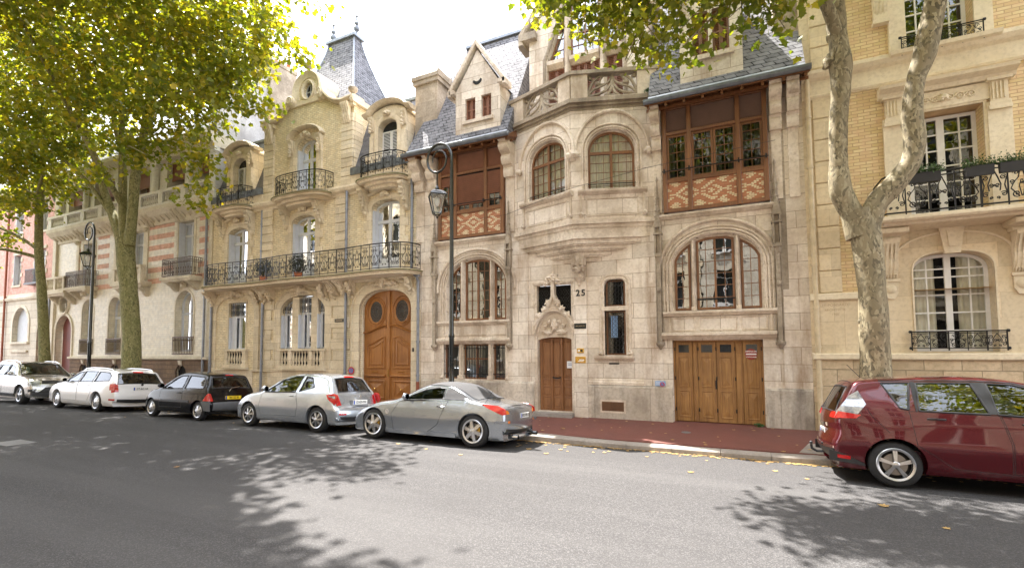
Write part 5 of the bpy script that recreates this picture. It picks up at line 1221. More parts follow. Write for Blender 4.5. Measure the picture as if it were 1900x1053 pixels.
for cx in (-10.97, -18.83):
    a, b = cx-.42, cx+.42; op = seg(a, b, 7.98, 9.80, 10.12); m = MB()
    m.sheet([(cx-.80, 7.95), (cx+.80, 7.95), (cx+.80, 10.3)]+arc(cx, 10.24, .80, .36, 0, 180, 14)+[(cx-.80, 10.3)], [op], -.06, .34)
    m.add([(cx-.8, -.06, 8), (cx-.8, 1.0, 8), (cx-.8, 1.0, 10.3), (cx-.8, -.06, 10.3), (cx+.8, -.06, 8), (cx+.8, 1.0, 8), (cx+.8, 1.0, 10.3), (cx+.8, -.06, 10.3)], [(0, 1, 2, 3), (4, 7, 6, 5)])
    m.add([(p[0], yy, p[1]) for p in arc(cx, 10.24, .86, .42, 0, 180, 14) for yy in (-.1, 1.5)], [(2*i, 2*i+2, 2*i+3, 2*i+1) for i in range(14)])
    dm = m.build('dormer', SC_, H); m = MB()
    hp = [(cx+1.02, 10.30), (cx+.86, 10.34)]+arc(cx, 10.26, .80, .42, 12, 168, 12)+[(cx-.86, 10.34), (cx-1.02, 10.30)]
    m.mould(hp, [(0, .2), (0, -.12), (-.04, -.24), (-.10, -.28), (-.14, -.2), (-.14, .2)])
    m.mould([(b, 8.0)]+op[2:]+[(a, 8.0)], [(0, -.05), (0, -.10), (-.05, -.125), (-.17, -.10), (-.17, -.05)])
    for s_ in (-1, 1):
        m.box(cx+s_*.70-.08, cx+s_*.70+.08, -.13, -.05, 8.0, 9.6); scrollbracket(m, cx+s_*.72-.09, cx+s_*.72+.09, -.06, 10.28, .16, .5); scrollbracket(m, cx+s_*.86-.08, cx+s_*.86+.08, -.03, 8.9, .14, .8)
        for k in range(4): m.blob((cx+s_*.70, -.2, 10.1-.12*k), .06, k, .5, n=8, m=6)
    for k in range(4): m.blob((cx+(k-1.5)*.05, -.17, 10.30), .085, k, .5, n=8, m=6)
    m.build('dormer_surround', ST, dm, smooth=40)
    m = MB(); 
    for q0, q1 in ((a+.02, cx-.01), (cx+.01, b-.02)): louvre(m, q0, q1, 8.0, 9.78, .12, 32)
    m.build('shutter', M['white'], dm)
    m = MB(); m.prism(op, .17, .19); m.build('dark_pane', M['glassblk'], dm)
# slate tower roof with iron cresting
b0 = (-17.25, .35, -13.0, 3.7, 11.3); t0 = (-15.98, 1.95, -14.55, 2.35, 15.45); lv = []
for i in range(9):
    t = i/8; k = t+.10*sin(pi*t)*(-1)*0; e_ = (1-t)**1.25; z = b0[4]+(t0[4]-b0[4])*t
    lv.append([(b0[j]*e_+t0[j]*(1-e_)) for j in range(4)]+[z])
m = MB(); vs = []
for (xa, ya, xb, yb, z) in lv: vs += [(xa, ya, z), (xb, ya, z), (xb, yb, z), (xa, yb, z)]
m.add(vs, [(4*i+k, 4*i+(k+1) % 4, 4*i+4+(k+1) % 4, 4*i+4+k) for i in range(8) for k in range(4)]+[(32, 33, 34, 35)])
tw = m.build('tower_roof', M['slate'], H)
m = MB(); m.box(-16.1, -14.43, 1.83, 2.47, 15.42, 15.52); m.box(-16.02, -14.51, 1.9, 2.4, 15.52, 15.6)
for k in range(4):
    i0 = [lv[j] for j in range(9)]; P = [((l[0] if k in (0, 3) else l[2]), (l[1] if k < 2 else l[3]), l[4]) for l in i0]; m.tube(P, .035, 6)
m.build('lead_ridge', M['lead'], tw)
m = MB()
for xx in (-15.95, -14.6):
    m.lathe([(.10, 0), (.05, .08), (.05, .16), (.12, .24), (.14, .32), (.10, .40), (.05, .46), (.09, .52), (.10, .58), (.05, .66), (.035, .80), (.07, .86), (.03, .94), (.014, 1.2), (.008, 1.95), (.001, 2.0)], (xx, 2.15, 15.58), 10)
for k in range(7):
    xx = -15.7+k*.145; m.tube([(xx, 2.15, 15.58), (xx, 2.15, 15.82+.05*(k % 2))], .012, 4); m.tube(spiral(xx, 15.72, .005, .05, 0, 1.4, 2.15, 10), .009, 4)
    m.blob((xx, 2.15, 15.84+.05*(k % 2)), .03, k, .2, n=6, m=4)
m.tube([(-15.9, 2.15, 15.68), (-14.6, 2.15, 15.68)], .01, 4)
m.build('roof_cresting', M['zinc'], tw)
# tv aerial
m = MB(); m.tube([(-10.76, 1.0, 11.1), (-10.76, 1.0, 12.35)], .014, 5); m.tube([(-11.05, .7, 12.2), (-10.5, 1.4, 12.25)], .008, 4)
for k in range(5): m.tube([(-11.05+.13*k, .7+.16*k-.0, 12.2-.13), (-11.05+.13*k, .7+.16*k, 12.2+.16)], .006, 4)
m.build('tv_aerial', M['zinc'], H)
# rain pipes fixed to the house
for xx, z1, mt, yy in ((-17.22, 3.9, 'greypipe', -.10), (-12.80, 4.4, 'greypipe', -.11), (-9.62, 4.3, 'greypipe', -.10), (-20.44, 4.5, 'greypipe', -.10), (-17.42, 7.7, 'greypipe', -.05), (-12.78, 7.8, 'greypipe', -.14), (-9.88, 7.8, 'greypipe', -.12)):
    m = MB(); z0 = .95 if xx > -13 and z1 < 5 else (.15 if z1 < 5 else 4.7)
    m.tube([(xx, yy, z0), (xx, yy, z1)], .05, 8)
    for q in range(int((z1-z0)/1.1)+1): m.tube([(xx, yy, z0+.2+q*1.1), (xx, yy, z0+.26+q*1.1)], .062, 8)
    if z1 == 4.3: m.tube([(xx, yy, 4.3), (xx, yy-.06, 4.42), (xx-.25, yy-.06, 4.62), (-9.88, -.12, 4.72)], .05, 8)
    dp = m.build('drainpipe', M[mt], H)
    if z0 == .95:
        m = MB(); m.tube([(xx, yy, .12), (xx, yy, .97)], .058, 8); m.build('pipe_foot', M['rustpipe'], dp)
# potted shrubs on the long balcony stand on it as things of their own
def leafball(mb, c, rx, ry, rz, n, s, seed=0, dens=None):
    r = random.Random(seed)
    for i in range(n):
        d = Vector((r.gauss(0, 1), r.gauss(0, 1), r.gauss(0, 1))).normalized()*(r.random()**.45)
        p = Vector((c[0]+d.x*rx, c[1]+d.y*ry, c[2]+d.z*rz)); leaf(mb, p, s*r.uniform(.6, 1.3), r)
def leaf(mb, p, s, r, shape=((0, 0), (.28, .35), (.22, .8), (0, 1.1), (-.22, .8), (-.28, .35))):
    u = Vector((r.gauss(0, 1), r.gauss(0, 1), r.gauss(0, .6))).normalized(); v = u.cross(Vector((r.gauss(0, 1), r.gauss(0, 1), r.gauss(0, 1)))).normalized()
    mb.add([p+u*(a*s)+v*(b*s) for a, b in shape], [tuple(range(len(shape)))])
for x, y, lab in ((-16.75, -.45, 'straggly dark shrub on the long iron balcony, the left one of two'), (-14.75, -.52, 'straggly dark shrub on the long iron balcony, the right one of two')):
    e_ = empty('potted_shrub', (x, y, 4.66), lab, 'potted plant', 'shrubs on the long balcony')
    m = MB(); m.lathe([(.10, 0), (.14, .22), (.15, .24), (.13, .24), (.12, .2)], (x, y, 4.66), 12); m.build('pot', M['terra'], e_)
    m = MB(); leafball(m, (x, y, 5.22), .42, .26, .36, 900, .055, int(-x)); 
    for k in range(14): a = rnd.uniform(0, 6.28); m.tube([(x, y, 4.85), (x+.2*cos(a), y+.12*sin(a), 5.2), (x+.42*cos(a), y+.2*sin(a), 5.55+rnd.uniform(-.2, .15))], .006, 3)
    m.build('foliage', M['shrubd'], e_)

# ------------------------------------------------------------------ the banded cream and salmon house, partly behind the plane tree
B = empty('banded_house', (-27.3, 0, 0), 'cream glazed brick house striped with salmon bands, white balustraded loggia above', 'house')
GB, SB = M['glazedB'], M['stoneB']
bx0, bx1 = -34.4, -20.60
def rarch(x0, x1, z0, zt): return arch_poly(x0, x1, z0, zt-(x1-x0)/2*1.05, zt, 14)
aw = [(-31.35, -30.25), (-28.75, -27.65), (-23.15, -21.85)]
ops = [rarch(a, b, 2.0, 4.72) for a, b in aw]
w2 = [(-31.45, -30.35, 5.40, 7.70), (-23.10, -21.95, 5.30, 7.90), (-27.0, -25.85, 6.15, 7.86)]
do = rarch(-34.05, -32.35, .05, 3.98); oc = [(-33.22+.42*cos(2*pi*k/24), 4.58+.47*sin(2*pi*k/24)) for k in range(24)]
vents = [rarch(-22.95, -22.15, .45, 1.40), rarch(-28.3, -27.5, .45, 1.40), rarch(-31.3, -30.5, .45, 1.4)]
m = MB(); m.sheet([(bx0, .0), (bx1, .0), (bx1, 8.0), (bx0, 8.0)], ops+[rect(*q) for q in w2]+[do, oc]+vents, 0, .34); m.build('wall', GB, B)
m = MB(); m.sheet([(-32.3, .0), (-20.64, .0), (-20.64, 1.60), (-32.3, 1.60)], vents, -.06, .07); m.build('rubble_plinth', M['brownB'], B)
m = MB(); m.prism_x([(.01, 1.60), (-.10, 1.62), (-.16, 1.66), (-.16, 1.74), (.01, 1.78)], -32.35, -20.62)
for xx in (-22.55, -27.9, -30.9): m.prism_x([(-.05, 1.35), (-.12, 1.42), (-.15, 1.60), (-.05, 1.6)], xx-.09, xx+.09)
m.build('ledge', SB, B)
for i, (a, b) in enumerate(((-22.95, -22.15), (-28.3, -27.5), (-31.3, -30.5))):
    m = MB(); m.box(a-.05, b+.05, .1, .12, .4, 1.45); vg = m.build('cellar_vent', M['room'], B); m = MB()
    for k in range(7): m.tube([(a+(b-a)*k/6, .02, .45), (a+(b-a)*k/6, .02, 1.3)], .012, 4)
    m.build('iron_grille', M['iron'], vg)
m = MB()                                               # salmon bands laid a few millimetres proud
zz = [5.20, 5.72, 6.26, 6.78, 7.29, 7.80]
rng = [(-21.58, -20.66), (-25.45, -23.45), (-30.05, -28.95), (-32.1, -31.8)]
for a, b in rng:
    for z in zz: m.box(a, b, -.006, .0, z, z+.235)
m.box(-25.45, -20.66, -.0055, 0, 5.19, 5.42); m.box(-30.2, -28.2, -.0055, 0, 5.19, 5.40)
m.build('salmon_band', M['pinkband'], B)
m = MB(); m.box(-20.84, -20.60, -.05, .01, 1.78, 8.0); m.box(-34.5, -34.2, -.12, .01, .05, 11.4)
for xx in (-28.25, -25.62, -32.0): m.box(xx-.14, xx+.14, -.05, .01, 5.42, 7.95); m.lathe([(.06, 0), (.11, .05), (.13, .16), (.1, .2)], (xx, -.10, 7.72), 8)
for (x0, x1, z0, z1) in w2: m.mould([(x1, z0), (x1, z1), (x0, z1), (x0, z0)], [(0, .01), (0, -.03), (-.14, -.03), (-.14, .01)])
dp_ = [(-32.35, .05)]+do[2:]+[(-34.05, .05)]; m.mould(dp_, [(0, .01), (0, -.04), (-.16, -.06), (-.18, .01)])
m.mould(oc, [(.02, .01), (0, -.08), (-.08, -.11), (-.14, -.06), (-.15, .01)], closed=True)
for a, b in aw:
    p = [(b, 2.0)]+rarch(a, b, 2.0, 4.72)[2:]+[(a, 2.0)]; m.mould(p, [(0, .01), (0, -.02), (-.10, -.02), (-.10, .01)])
m.build('window_surround', SB, B)
for i, (a, b) in enumerate(aw):
    hd = lambda x, a=a, b=b: clip_head(x, 'a', a, b, 4.72-(b-a)/2*1.05, 4.72)-.02
    wf = window(B, ops[i], .26, hd, .09, M['shutter'], [(a+b)/2+.06], [3.70], (), (), 'open', bw=.09, cmat=M['sheer'])
    m = MB(); m.box(a-.12, b+.12, -.05, -.03, 2.60, 2.66); m.box(a-.12, b+.12, -.05, -.03, 1.86, 1.91)
    n = 13
    for k in range(n+1): m.tube([(a-.10+(b-a+.2)*k/n, -.04, 1.9), (a-.10+(b-a+.2)*k/n, -.04, 2.62)], .013, 5)
    for k in range(n): m.tube([(a-.10+(b-a+.2)*(k+.5)/n+.025*cos(2*pi*j/6), -.04, 2.5+.035*sin(2*pi*j/6)) for j in range(6)], .007, 4, closed=True)
    m.build('window_guard', M['ironb'], B)
for (x0, x1, z0, z1) in w2:
    wf = window(B, rect(x0, x1, z0, z1), .26, None, .08, M['greyw'], [(x0+x1)/2], [z1-.62], (), (), 'open', bw=.08, cmat=M['sheer'])
    m = MB(); m.box(x0+.004, x0+.04, 0, .25, z0, z1-.02); m.box(x0+.044, x0+.075, .02, .24, z0, z1-.02); m.build('folded_shutter', M['shutter'], wf)
def sqbalc(cx, hw, z0, par, h=.82):
    m = MB(); m.box(cx-hw-.08, cx+hw+.08, -.58, .01, z0-.12, z0); m.box(cx-hw-.03, cx+hw+.03, -.52, .01, z0-.20, z0-.12)
    for s_ in (-1, 1): scrollbracket(m, cx+s_*hw*.72-.12, cx+s_*hw*.72+.12, 0, z0-.2, .48, .38)
    m.blob((cx, -.15, z0-.32), .14, 4, .3); m.build('balcony_slab', SB, par)
    f, L, pts = straight_u(cx-hw, cx+hw, 0, -.52); m = MB(f)
    for zq in (z0+h, z0+h-.12, z0+.06): m.tube([(L*i/40, 0, zq) for i in range(41)], .016, 4)
    n = int(L/.085)
    for k in range(n+1): m.tube([(L*k/n, 0, z0+.05), (L*k/n, 0, z0+h)], .011, 4)
    for k in range(n): m.tube([(L*(k+.5)/n+.02*cos(2*pi*j/6), 0, z0+h-.2+.03*sin(2*pi*j/6)) for j in range(6)], .007, 4, closed=True); 
    for k in range(0, n, 2): m.tube([(L*(k+.5)/n+.03*cos(2*pi*j/8), 0, z0+.28+.12*sin(2*pi*j/8)) for j in range(8)], .008, 4, closed=True)
    m.build('balcony_railing', M['ironb'], par)
sqbalc(-22.35, 1.02, 5.28, B); sqbalc(-30.95, 1.02, 5.34, B)
m = MB()                                               # stone balcony in the middle and over the door
for cx, hw, z0, dep in ((-26.4, 1.20, 5.30, .42), (-33.0, 1.0, 5.22, .55)):
    m.box(cx-hw-.1, cx+hw+.1, -dep-.08, .01, z0-.14, z0); m.box(cx-hw-.04, cx+hw+.04, -dep, .01, z0-.24, z0-.14); m.box(cx-hw, cx+hw, -dep-.03, -dep+.13, z0, z0+.10); m.box(cx-hw-.04, cx+hw+.04, -dep-.06, -dep+.16, z0+.66, z0+.77)
    for s_ in (-1, 1): scrollbracket(m, cx+s_*hw*.8-.13, cx+s_*hw*.8+.13, 0, z0-.24, dep*.9, .45)
    for q in (cx-hw, cx-.09, cx+hw-.18): m.box(q, q+.18, -dep-.03, -dep+.13, z0+.1, z0+.66)
    n = 10
    for k in range(n):
        xx = cx-hw+.3+(2*hw-.6)*k/(n-1)
        if abs(xx-cx) > .15: baluster(m, xx, -dep+.05, z0+.10, .56, .055)
m.build('stone_balcony', SB, B, smooth=50)
m = MB(); m.box(-34.0, -32.4, .28, .32, .05, 3.96); dd = m.build('arched_door', M['darkred'], B)
m = MB(); m.box(-33.6, -32.8, .2, .22, 4.1, 5.05); m.build('oval_pane', M['glassblk'], B)
# cornice, balustrade and loggia
m = MB(); m.prism_x([(.01, 7.95), (-.06, 7.95), (-.10, 8.15), (-.35, 8.30), (-.50, 8.50), (-.52, 8.66), (.6, 8.70)], bx0, bx1)
k = 0; x = bx0+.2
while x < bx1-.2: m.prism_x([(-.05, 8.05), (-.14, 8.08), (-.34, 8.28), (-.36, 8.34), (-.05, 8.34)], x, x+.12); x += .40
for xx in (-28.3, -25.2, -22.9, -31.5):
    for q in (-.16, .16): scrollbracket(m, xx+q-.09, xx+q+.09, -.05, 8.45, .40, .55)
m.build('main_cornice', SB, B)
m = MB(); m.box(bx0, bx1, -.46, -.26, 8.66, 8.78); m.box(bx0, bx1, -.49, -.23, 9.26, 9.38)
x = bx0+.1; i = 0
while x < bx1-.35:
    if i % 9 == 0: m.box(x, x+.34, -.47, -.25, 8.78, 9.26); x += .40
    else: baluster(m, x+.06, -.36, 8.78, .48, .062); x += .165
    i += 1
m.build('balustrade', M['white2'], B, smooth=50)
m = MB(); m.sheet([(bx0, 8.66), (bx1, 8.66), (bx1, 11.2), (bx0, 11.2)], [rect(a, b, 8.7, 10.95) for a, b in ((-33.6, -32.0), (-30.9, -28.9), (-27.6, -25.8), (-24.4, -22.9), (-22.1, -21.2))], .12, .8); m.build('loggia_wall', M['white2'], B)
m = MB()
for xx in (-31.45, -28.3, -25.1, -22.5, -20.75, -34.1):
    m.box(xx-.24, xx+.24, -.10, .12, 8.68, 9.0); m.lathe([(.17, 0), (.15, .05), (.145, 1.55), (.17, 1.6), (.20, 1.72), (.22, 1.8)], (xx, .0, 9.0), 12); m.box(xx-.26, xx+.26, -.14, .12, 10.78, 10.98)
m.build('loggia_column', M['white2'], B, smooth=40)
for a, b in ((-33.6, -32.0), (-30.9, -28.9), (-27.6, -25.8), (-24.4, -22.9), (-22.1, -21.2)):
    m = MB(); m.box(a-.05, b+.05, .92, .95, 8.66, 11.0); bw_ = m.build('loggia_back_wall', M['pinkband'], B)
    m = MB(); c_ = (a+b)/2; m.box(c_-.32, c_+.32, .86, .92, 8.75, 10.6); m.box(c_-.03, c_+.03, .84, .87, 8.75, 10.6); m.build('loggia_door', M['glassblk'], bw_)
    m = MB(); 
    for q in range(14): m.box(a, b, .35, .37, 10.95-.06*q-.055, 10.95-.06*q)
    m.build('loggia_blind', M['blind'], bw_)
m = MB(); m.prism_x([(.9, 10.98), (-.16, 10.98), (-.2, 11.15), (-.45, 11.3), (-.62, 11.42), (-.64, 11.58), (.9, 11.62)], bx0, bx1+.1); x = bx0
while x < bx1-.2: m.prism_x([(-.15, 11.05), (-.48, 11.25), (-.5, 11.32), (-.15, 11.32)], x, x+.14); x += .5
m.build('upper_cornice', SB, B)
m = MB(); m.add([(bx0, -.5, 11.62), (bx1, -.5, 11.62), (bx1, 1.6, 14.0), (bx0, 1.6, 14.0), (bx0, 6, 15.2), (bx1, 6, 15.2)], [(0, 1, 2, 3), (3, 2, 5, 4)]); m.build('roof', M['slatedark'], B)
# rendered side wall and its chimney stack
m = MB(); m.prism_x([(.0, 8.0), (.0, 12.9), (.45, 14.3), (1.1, 15.3), (2.4, 15.75), (4.2, 16.2), (6.2, 16.9), (9, 16.9), (9, 8.0)], bx1-.35, bx1+.02); sw = m.build('side_wall', M['render'], B)
m = MB(); m.prism_x([(2.45, 11.5), (2.45, 16.15), (3.95, 16.25), (3.95, 11.5)], bx1-.5, bx1+.22); m.prism_x([(2.4, 16.15), (2.4, 16.3), (4.0, 16.4), (4.0, 16.2)], bx1-.55, bx1+.26); ch = m.build('chimney_stack', M['stoneDw'], B)
for i, yy in enumerate((2.65, 2.98, 3.3, 3.7)): m = MB(); m.lathe([(.11, 0), (.12, .06), (.09, .1), (.085, .35), (.11, .38), (.10, .42), (.06, .42)], (bx1-.1, yy, 16.3), 10); m.build('chimney_pot', M['terra'], ch)
m = MB(); m.tube([(-20.9, -.12, .2), (-20.9, -.12, 7.9)], .05, 8); m.build('drainpipe', M['greypipe'], B)
m = MB(); m.box(bx0, bx0+.1, 0, 8, 8, 14); m.build('far_side_wall', M['render'], B)

# ------------------------------------------------------------------ the pink brick house at the left edge
A = empty('pink_house', (-41, 0, 0), 'pink brick house with pale quoined windows above a cream stone ground floor', 'house')
ax0, ax1 = -48.0, -34.42
av = [(-39.30, -37.35, 2.60, 4.62), (-46.0, -44.2, 2.6, 4.62)]
m = MB(); m.sheet([(ax0, .0), (ax1, .0), (ax1, 5.12), (ax0, 5.12)], [rarch(*q) for q in av]+[rarch(-36.3, -34.9, .05, 3.8), [(-35.6+.36*cos(2*pi*k/20), 4.62+.4*sin(2*pi*k/20)) for k in range(20)]]+[rarch(-42.9, -41.5, .05, 3.9)], 0, .3); m.build('stone_wall', M['stoneBb'], A)
pw = [(-39.62, -38.72, 6.0, 7.82), (-37.05, -35.70, 6.0, 7.95), (-36.60, -35.70, 9.0, 10.8), (-39.6, -38.7, 8.9, 10.6), (-43.6, -42.5, 6.0, 7.8), (-43.6, -42.5, 8.9, 10.7), (-46.6, -45.5, 6, 7.8)]
m = MB(); m.sheet([(ax0, 5.12), (ax1, 5.12), (ax1, 11.3), (ax0, 11.3)], [rect(*q) for q in pw], .03, .3); m.build('brick_wall', M['pinkA'], A)
m = MB(); m.prism_x([(.03, 5.02), (-.10, 5.08), (-.14, 5.2), (-.04, 5.28), (-.02, 5.42), (.03, 5.45)], ax0, ax1)
for (x0, x1, z0, z1) in pw:
    for s_, xx in ((-1, x0), (1, x1)):
        for i in range(4): m.box(xx, xx+s_*(.2 if i % 2 else .1), .0, .04, z0+(z1-z0)*i/4+.02, z0+(z1-z0)*(i+.55)/4)
    m.box(x0-.14, x1+.14, -.04, .2, z0-.12, z0); m.box(x0-.1, x1+.1, -.01, .04, z1, z1+.16)
m.prism_x([(.03, 11.1), (-.3, 11.3), (-.5, 11.5), (-.5, 11.65), (.3, 11.7)], ax0, ax1); m.box(ax1-.28, ax1, -.06, .03, .05, 11.1)
for (x0, x1, z0, z1) in av: p = rarch(x0, x1, z0, z1); m.mould([(x1, z0)]+p[2:]+[(x0, z0)], [(0, .01), (0, -.04), (-.2, -.04), (-.2, .01)]); m.box(x0-.25, x1+.25, -.14, .01, z0-.12, z0); m.box(x0-.1, x1+.1, -.10, .01, z0-.6, z0-.5)
m.mould([(-35.6+.36*cos(2*pi*k/20), 4.62+.4*sin(2*pi*k/20)) for k in range(20)], [(0, .01), (0, -.07), (-.14, -.05), (-.15, .01)], closed=True)
for i in range(9): m.box(ax0, ax1, -.008, .0, .9+i*.47, .92+i*.47) if i < 1 else None
m.build('stone_trim', SB, A)
for (x0, x1, z0, z1) in pw:
    wf = window(A, rect(x0, x1, z0, z1), .24, None, .07, M['greyw'], [(x0+x1)/2], [z1-.5], (), (), 'open', bw=.07, cmat=M['sheer'])
    m = MB(); m.box(x0+.005, x0+.05, .0, .22, z0, z1); m.build('folded_shutter', M['shutter'], wf)
for (x0, x1, z0, z1) in av:
    m = MB()
    for q in range(int((z1-z0)/.07)): 
        z = z0+.07*q; hw = (x1-x0)/2*min(1, sqrt(max(.02, 1-max(0, (z-z1+(x1-x0)*.52)/((x1-x0)*.52))**2))); m.box((x0+x1)/2-hw, (x0+x1)/2+hw, .20, .22, z, z+.062)
    m.box(x0, x1, .225, .24, z0, z1); m.build('roller_shutter', M['greyw'], A)
m = MB(); m.box(-36.3, -34.9, .26, .3, .05, 3.8); m.box(-42.9, -41.5, .26, .3, .05, 3.9); m.box(-36.0, -35.2, .2, .22, 4.2, 5.05); m.build('arched_door', M['darkred'], A)
for xx in (-36.35, ): 
    m = MB(); m.box(xx-.75, xx+.75, -.40, .02, 5.85, 5.95)
    for k in range(16): m.tube([(xx-.7+k*.0933, -.36, 5.95), (xx-.7+k*.0933, -.36, 6.7)], .013, 4)
    m.box(xx-.72, xx+.72, -.38, -.34, 6.68, 6.73); m.build('balcony_railing', M['iron'], A)
for xx, zt, mt in ((-40.3, 11.0, 'rustpipe'), (-34.7, 5.0, 'greypipe')): m = MB(); m.tube([(xx, -.10, .2), (xx, -.10, zt)], .055, 8); m.build('drainpipe', M[mt], A)
m = MB(); m.add([(ax0, -.5, 11.68), (ax1, -.5, 11.68), (ax1, 1.8, 14.2), (ax0, 1.8, 14.2), (ax0, 7, 15), (ax1, 7, 15)], [(0, 1, 2, 3), (3, 2, 5, 4)]); m.build('roof', M['slatedark'], A)
m = MB()
for xx in (-34.75, -36.2): m.prism_x([(.03, 10.4), (-.1, 10.5), (-.3, 11.0), (-.75, 11.4), (-.75, 11.52), (.03, 11.52)], xx-.06, xx+.06)
m.add([(-36.6, -.85, 11.52), (-34.45, -.85, 11.52), (-34.45, .3, 12.6), (-36.6, .3, 12.6)], [(0, 1, 2, 3)]); m.build('porch_gable', M['zinc'], A)
A2 = empty('far_house', (-56, 0, 0), 'pale cream house farthest down the street at the left edge', 'house')
m = MB(); m.sheet([(-66, 0), (-48.05, 0), (-48.05, 11.8), (-66, 11.8)], [rect(-50.5-3.2*i, -49.3-3.2*i, z, z+2) for i in range(5) for z in (2, 5.4, 8.6)], 0, .3); m.box(-66, -48.05, -.3, .02, 11.7, 12.0); m.build('wall', M['stoneBb'], A2)
for i in range(5):
    for z in (2, 5.4, 8.6): window(A2, rect(-50.5-3.2*i, -49.3-3.2*i, z, z+2), .2, None, .07, M['white'], [-49.9-3.2*i], [z+1.5], (), (), 'room')
m = MB(); m.add([(-66, -.3, 12), (-48.05, -.3, 12), (-48.05, 2, 14.5), (-66, 2, 14.5), (-66, 8, 15), (-48.05, 8, 15)], [(0, 1, 2, 3), (3, 2, 5, 4)]); m.build('roof', M['slatedark'], A2)

# ------------------------------------------------------------------ the honey stone and straw brick house on the right
E = empty('honey_house', (4.1, 0, 0), 'honey stone and straw brick house with iron balcony and flower boxes, right of number 25', 'house')
SE, TE, BE = M['stoneE'], M['stoneEt'], M['brickE']
ex0, ex1 = 1.50, 12.0
wins = [4.08, 8.6]
def ew(cx): return basket_poly(cx-.66, cx+.66, 1.92, 3.62, 4.03, 20, 2.6)
m = MB(); m.sheet([(ex0, 3.25), (ex1, 3.25), (ex1, 14), (ex0, 14)], [[(cx-.86, 3.2501)]+[(cx-.86, 3.9), (cx, 4.2), (cx+.86, 3.9)]+[(cx+.86, 3.2501)] for cx in []]+[rect(cx-.62, cx+.66, 4.72, 7.12) for cx in wins]+[rect(cx-1.25, cx+1.25, 3.2502, 4.67) for cx in wins]+[rect(cx-.55, cx+.60, 8.45, 10.9) for cx in wins], .0, .42); m.build('brick_wall', BE, E)
m = MB()
m.sheet([(ex0, 1.80), (ex1, 1.80), (ex1, 3.22), (ex1, 3.26)]+sum([[(cx+1.26, 3.26), (cx+1.26, 4.68), (cx-1.26, 4.68), (cx-1.26, 3.26)] for cx in reversed(wins)], [])+[(ex0, 3.26)], [ew(cx) for cx in wins], -.06, .42)
m.add([(cx+s_*1.26, y, z) for cx in wins for s_ in (-1, 1) for y in (-.06, .01) for z in (3.26, 4.68)], [(4*i, 4*i+1, 4*i+3, 4*i+2) for i in range(4)])
m.build('stone_wall', SE, E)
m = MB(); m.box(ex0, ex1, -.10, .01, .05, 1.75); m.build('rusticated_base', M['stoneEr'], E)
m = MB(); m.bbox(ex0, ex1, -.17, .01, 1.74, 1.885, .02); m.box(ex0, cx-1.26, -.13, .01, 3.09, 3.255) if False else None
for a, b in ((ex0, wins[0]-1.27), (wins[0]+1.27, wins[1]-1.27), (wins[1]+1.27, ex1)): m.bbox(a, b, -.14, .01, 3.09, 3.25, .02)
m.build('ledge', TE, E)
m = MB()
for i in range(9): m.bbox(1.70, 2.14, -.05, .01, 3.27+.515*i, 3.27+.515*(i+1)-.015, .018)
for i in range(10): m.bbox(1.70, 2.14, -.05, .01, 8.6+.515*i, 8.6+.515*(i+1)-.015, .018)
m.box(1.50, 1.70, -.02, .01, 1.9, 14)
m.build('quoin_pilaster', SE, E)
m = MB(); m.prism_x([(.01, 7.85), (-.05, 7.85), (-.06, 8.28), (-.14, 8.33), (-.20, 8.42), (-.20, 8.50), (.01, 8.55)], ex0, ex1); m.prism_x([(.01, 7.88), (-.07, 7.88), (-.09, 7.93), (-.05, 7.96), (.01, 7.96)], ex0, ex1); m.build('string_course', TE, E)
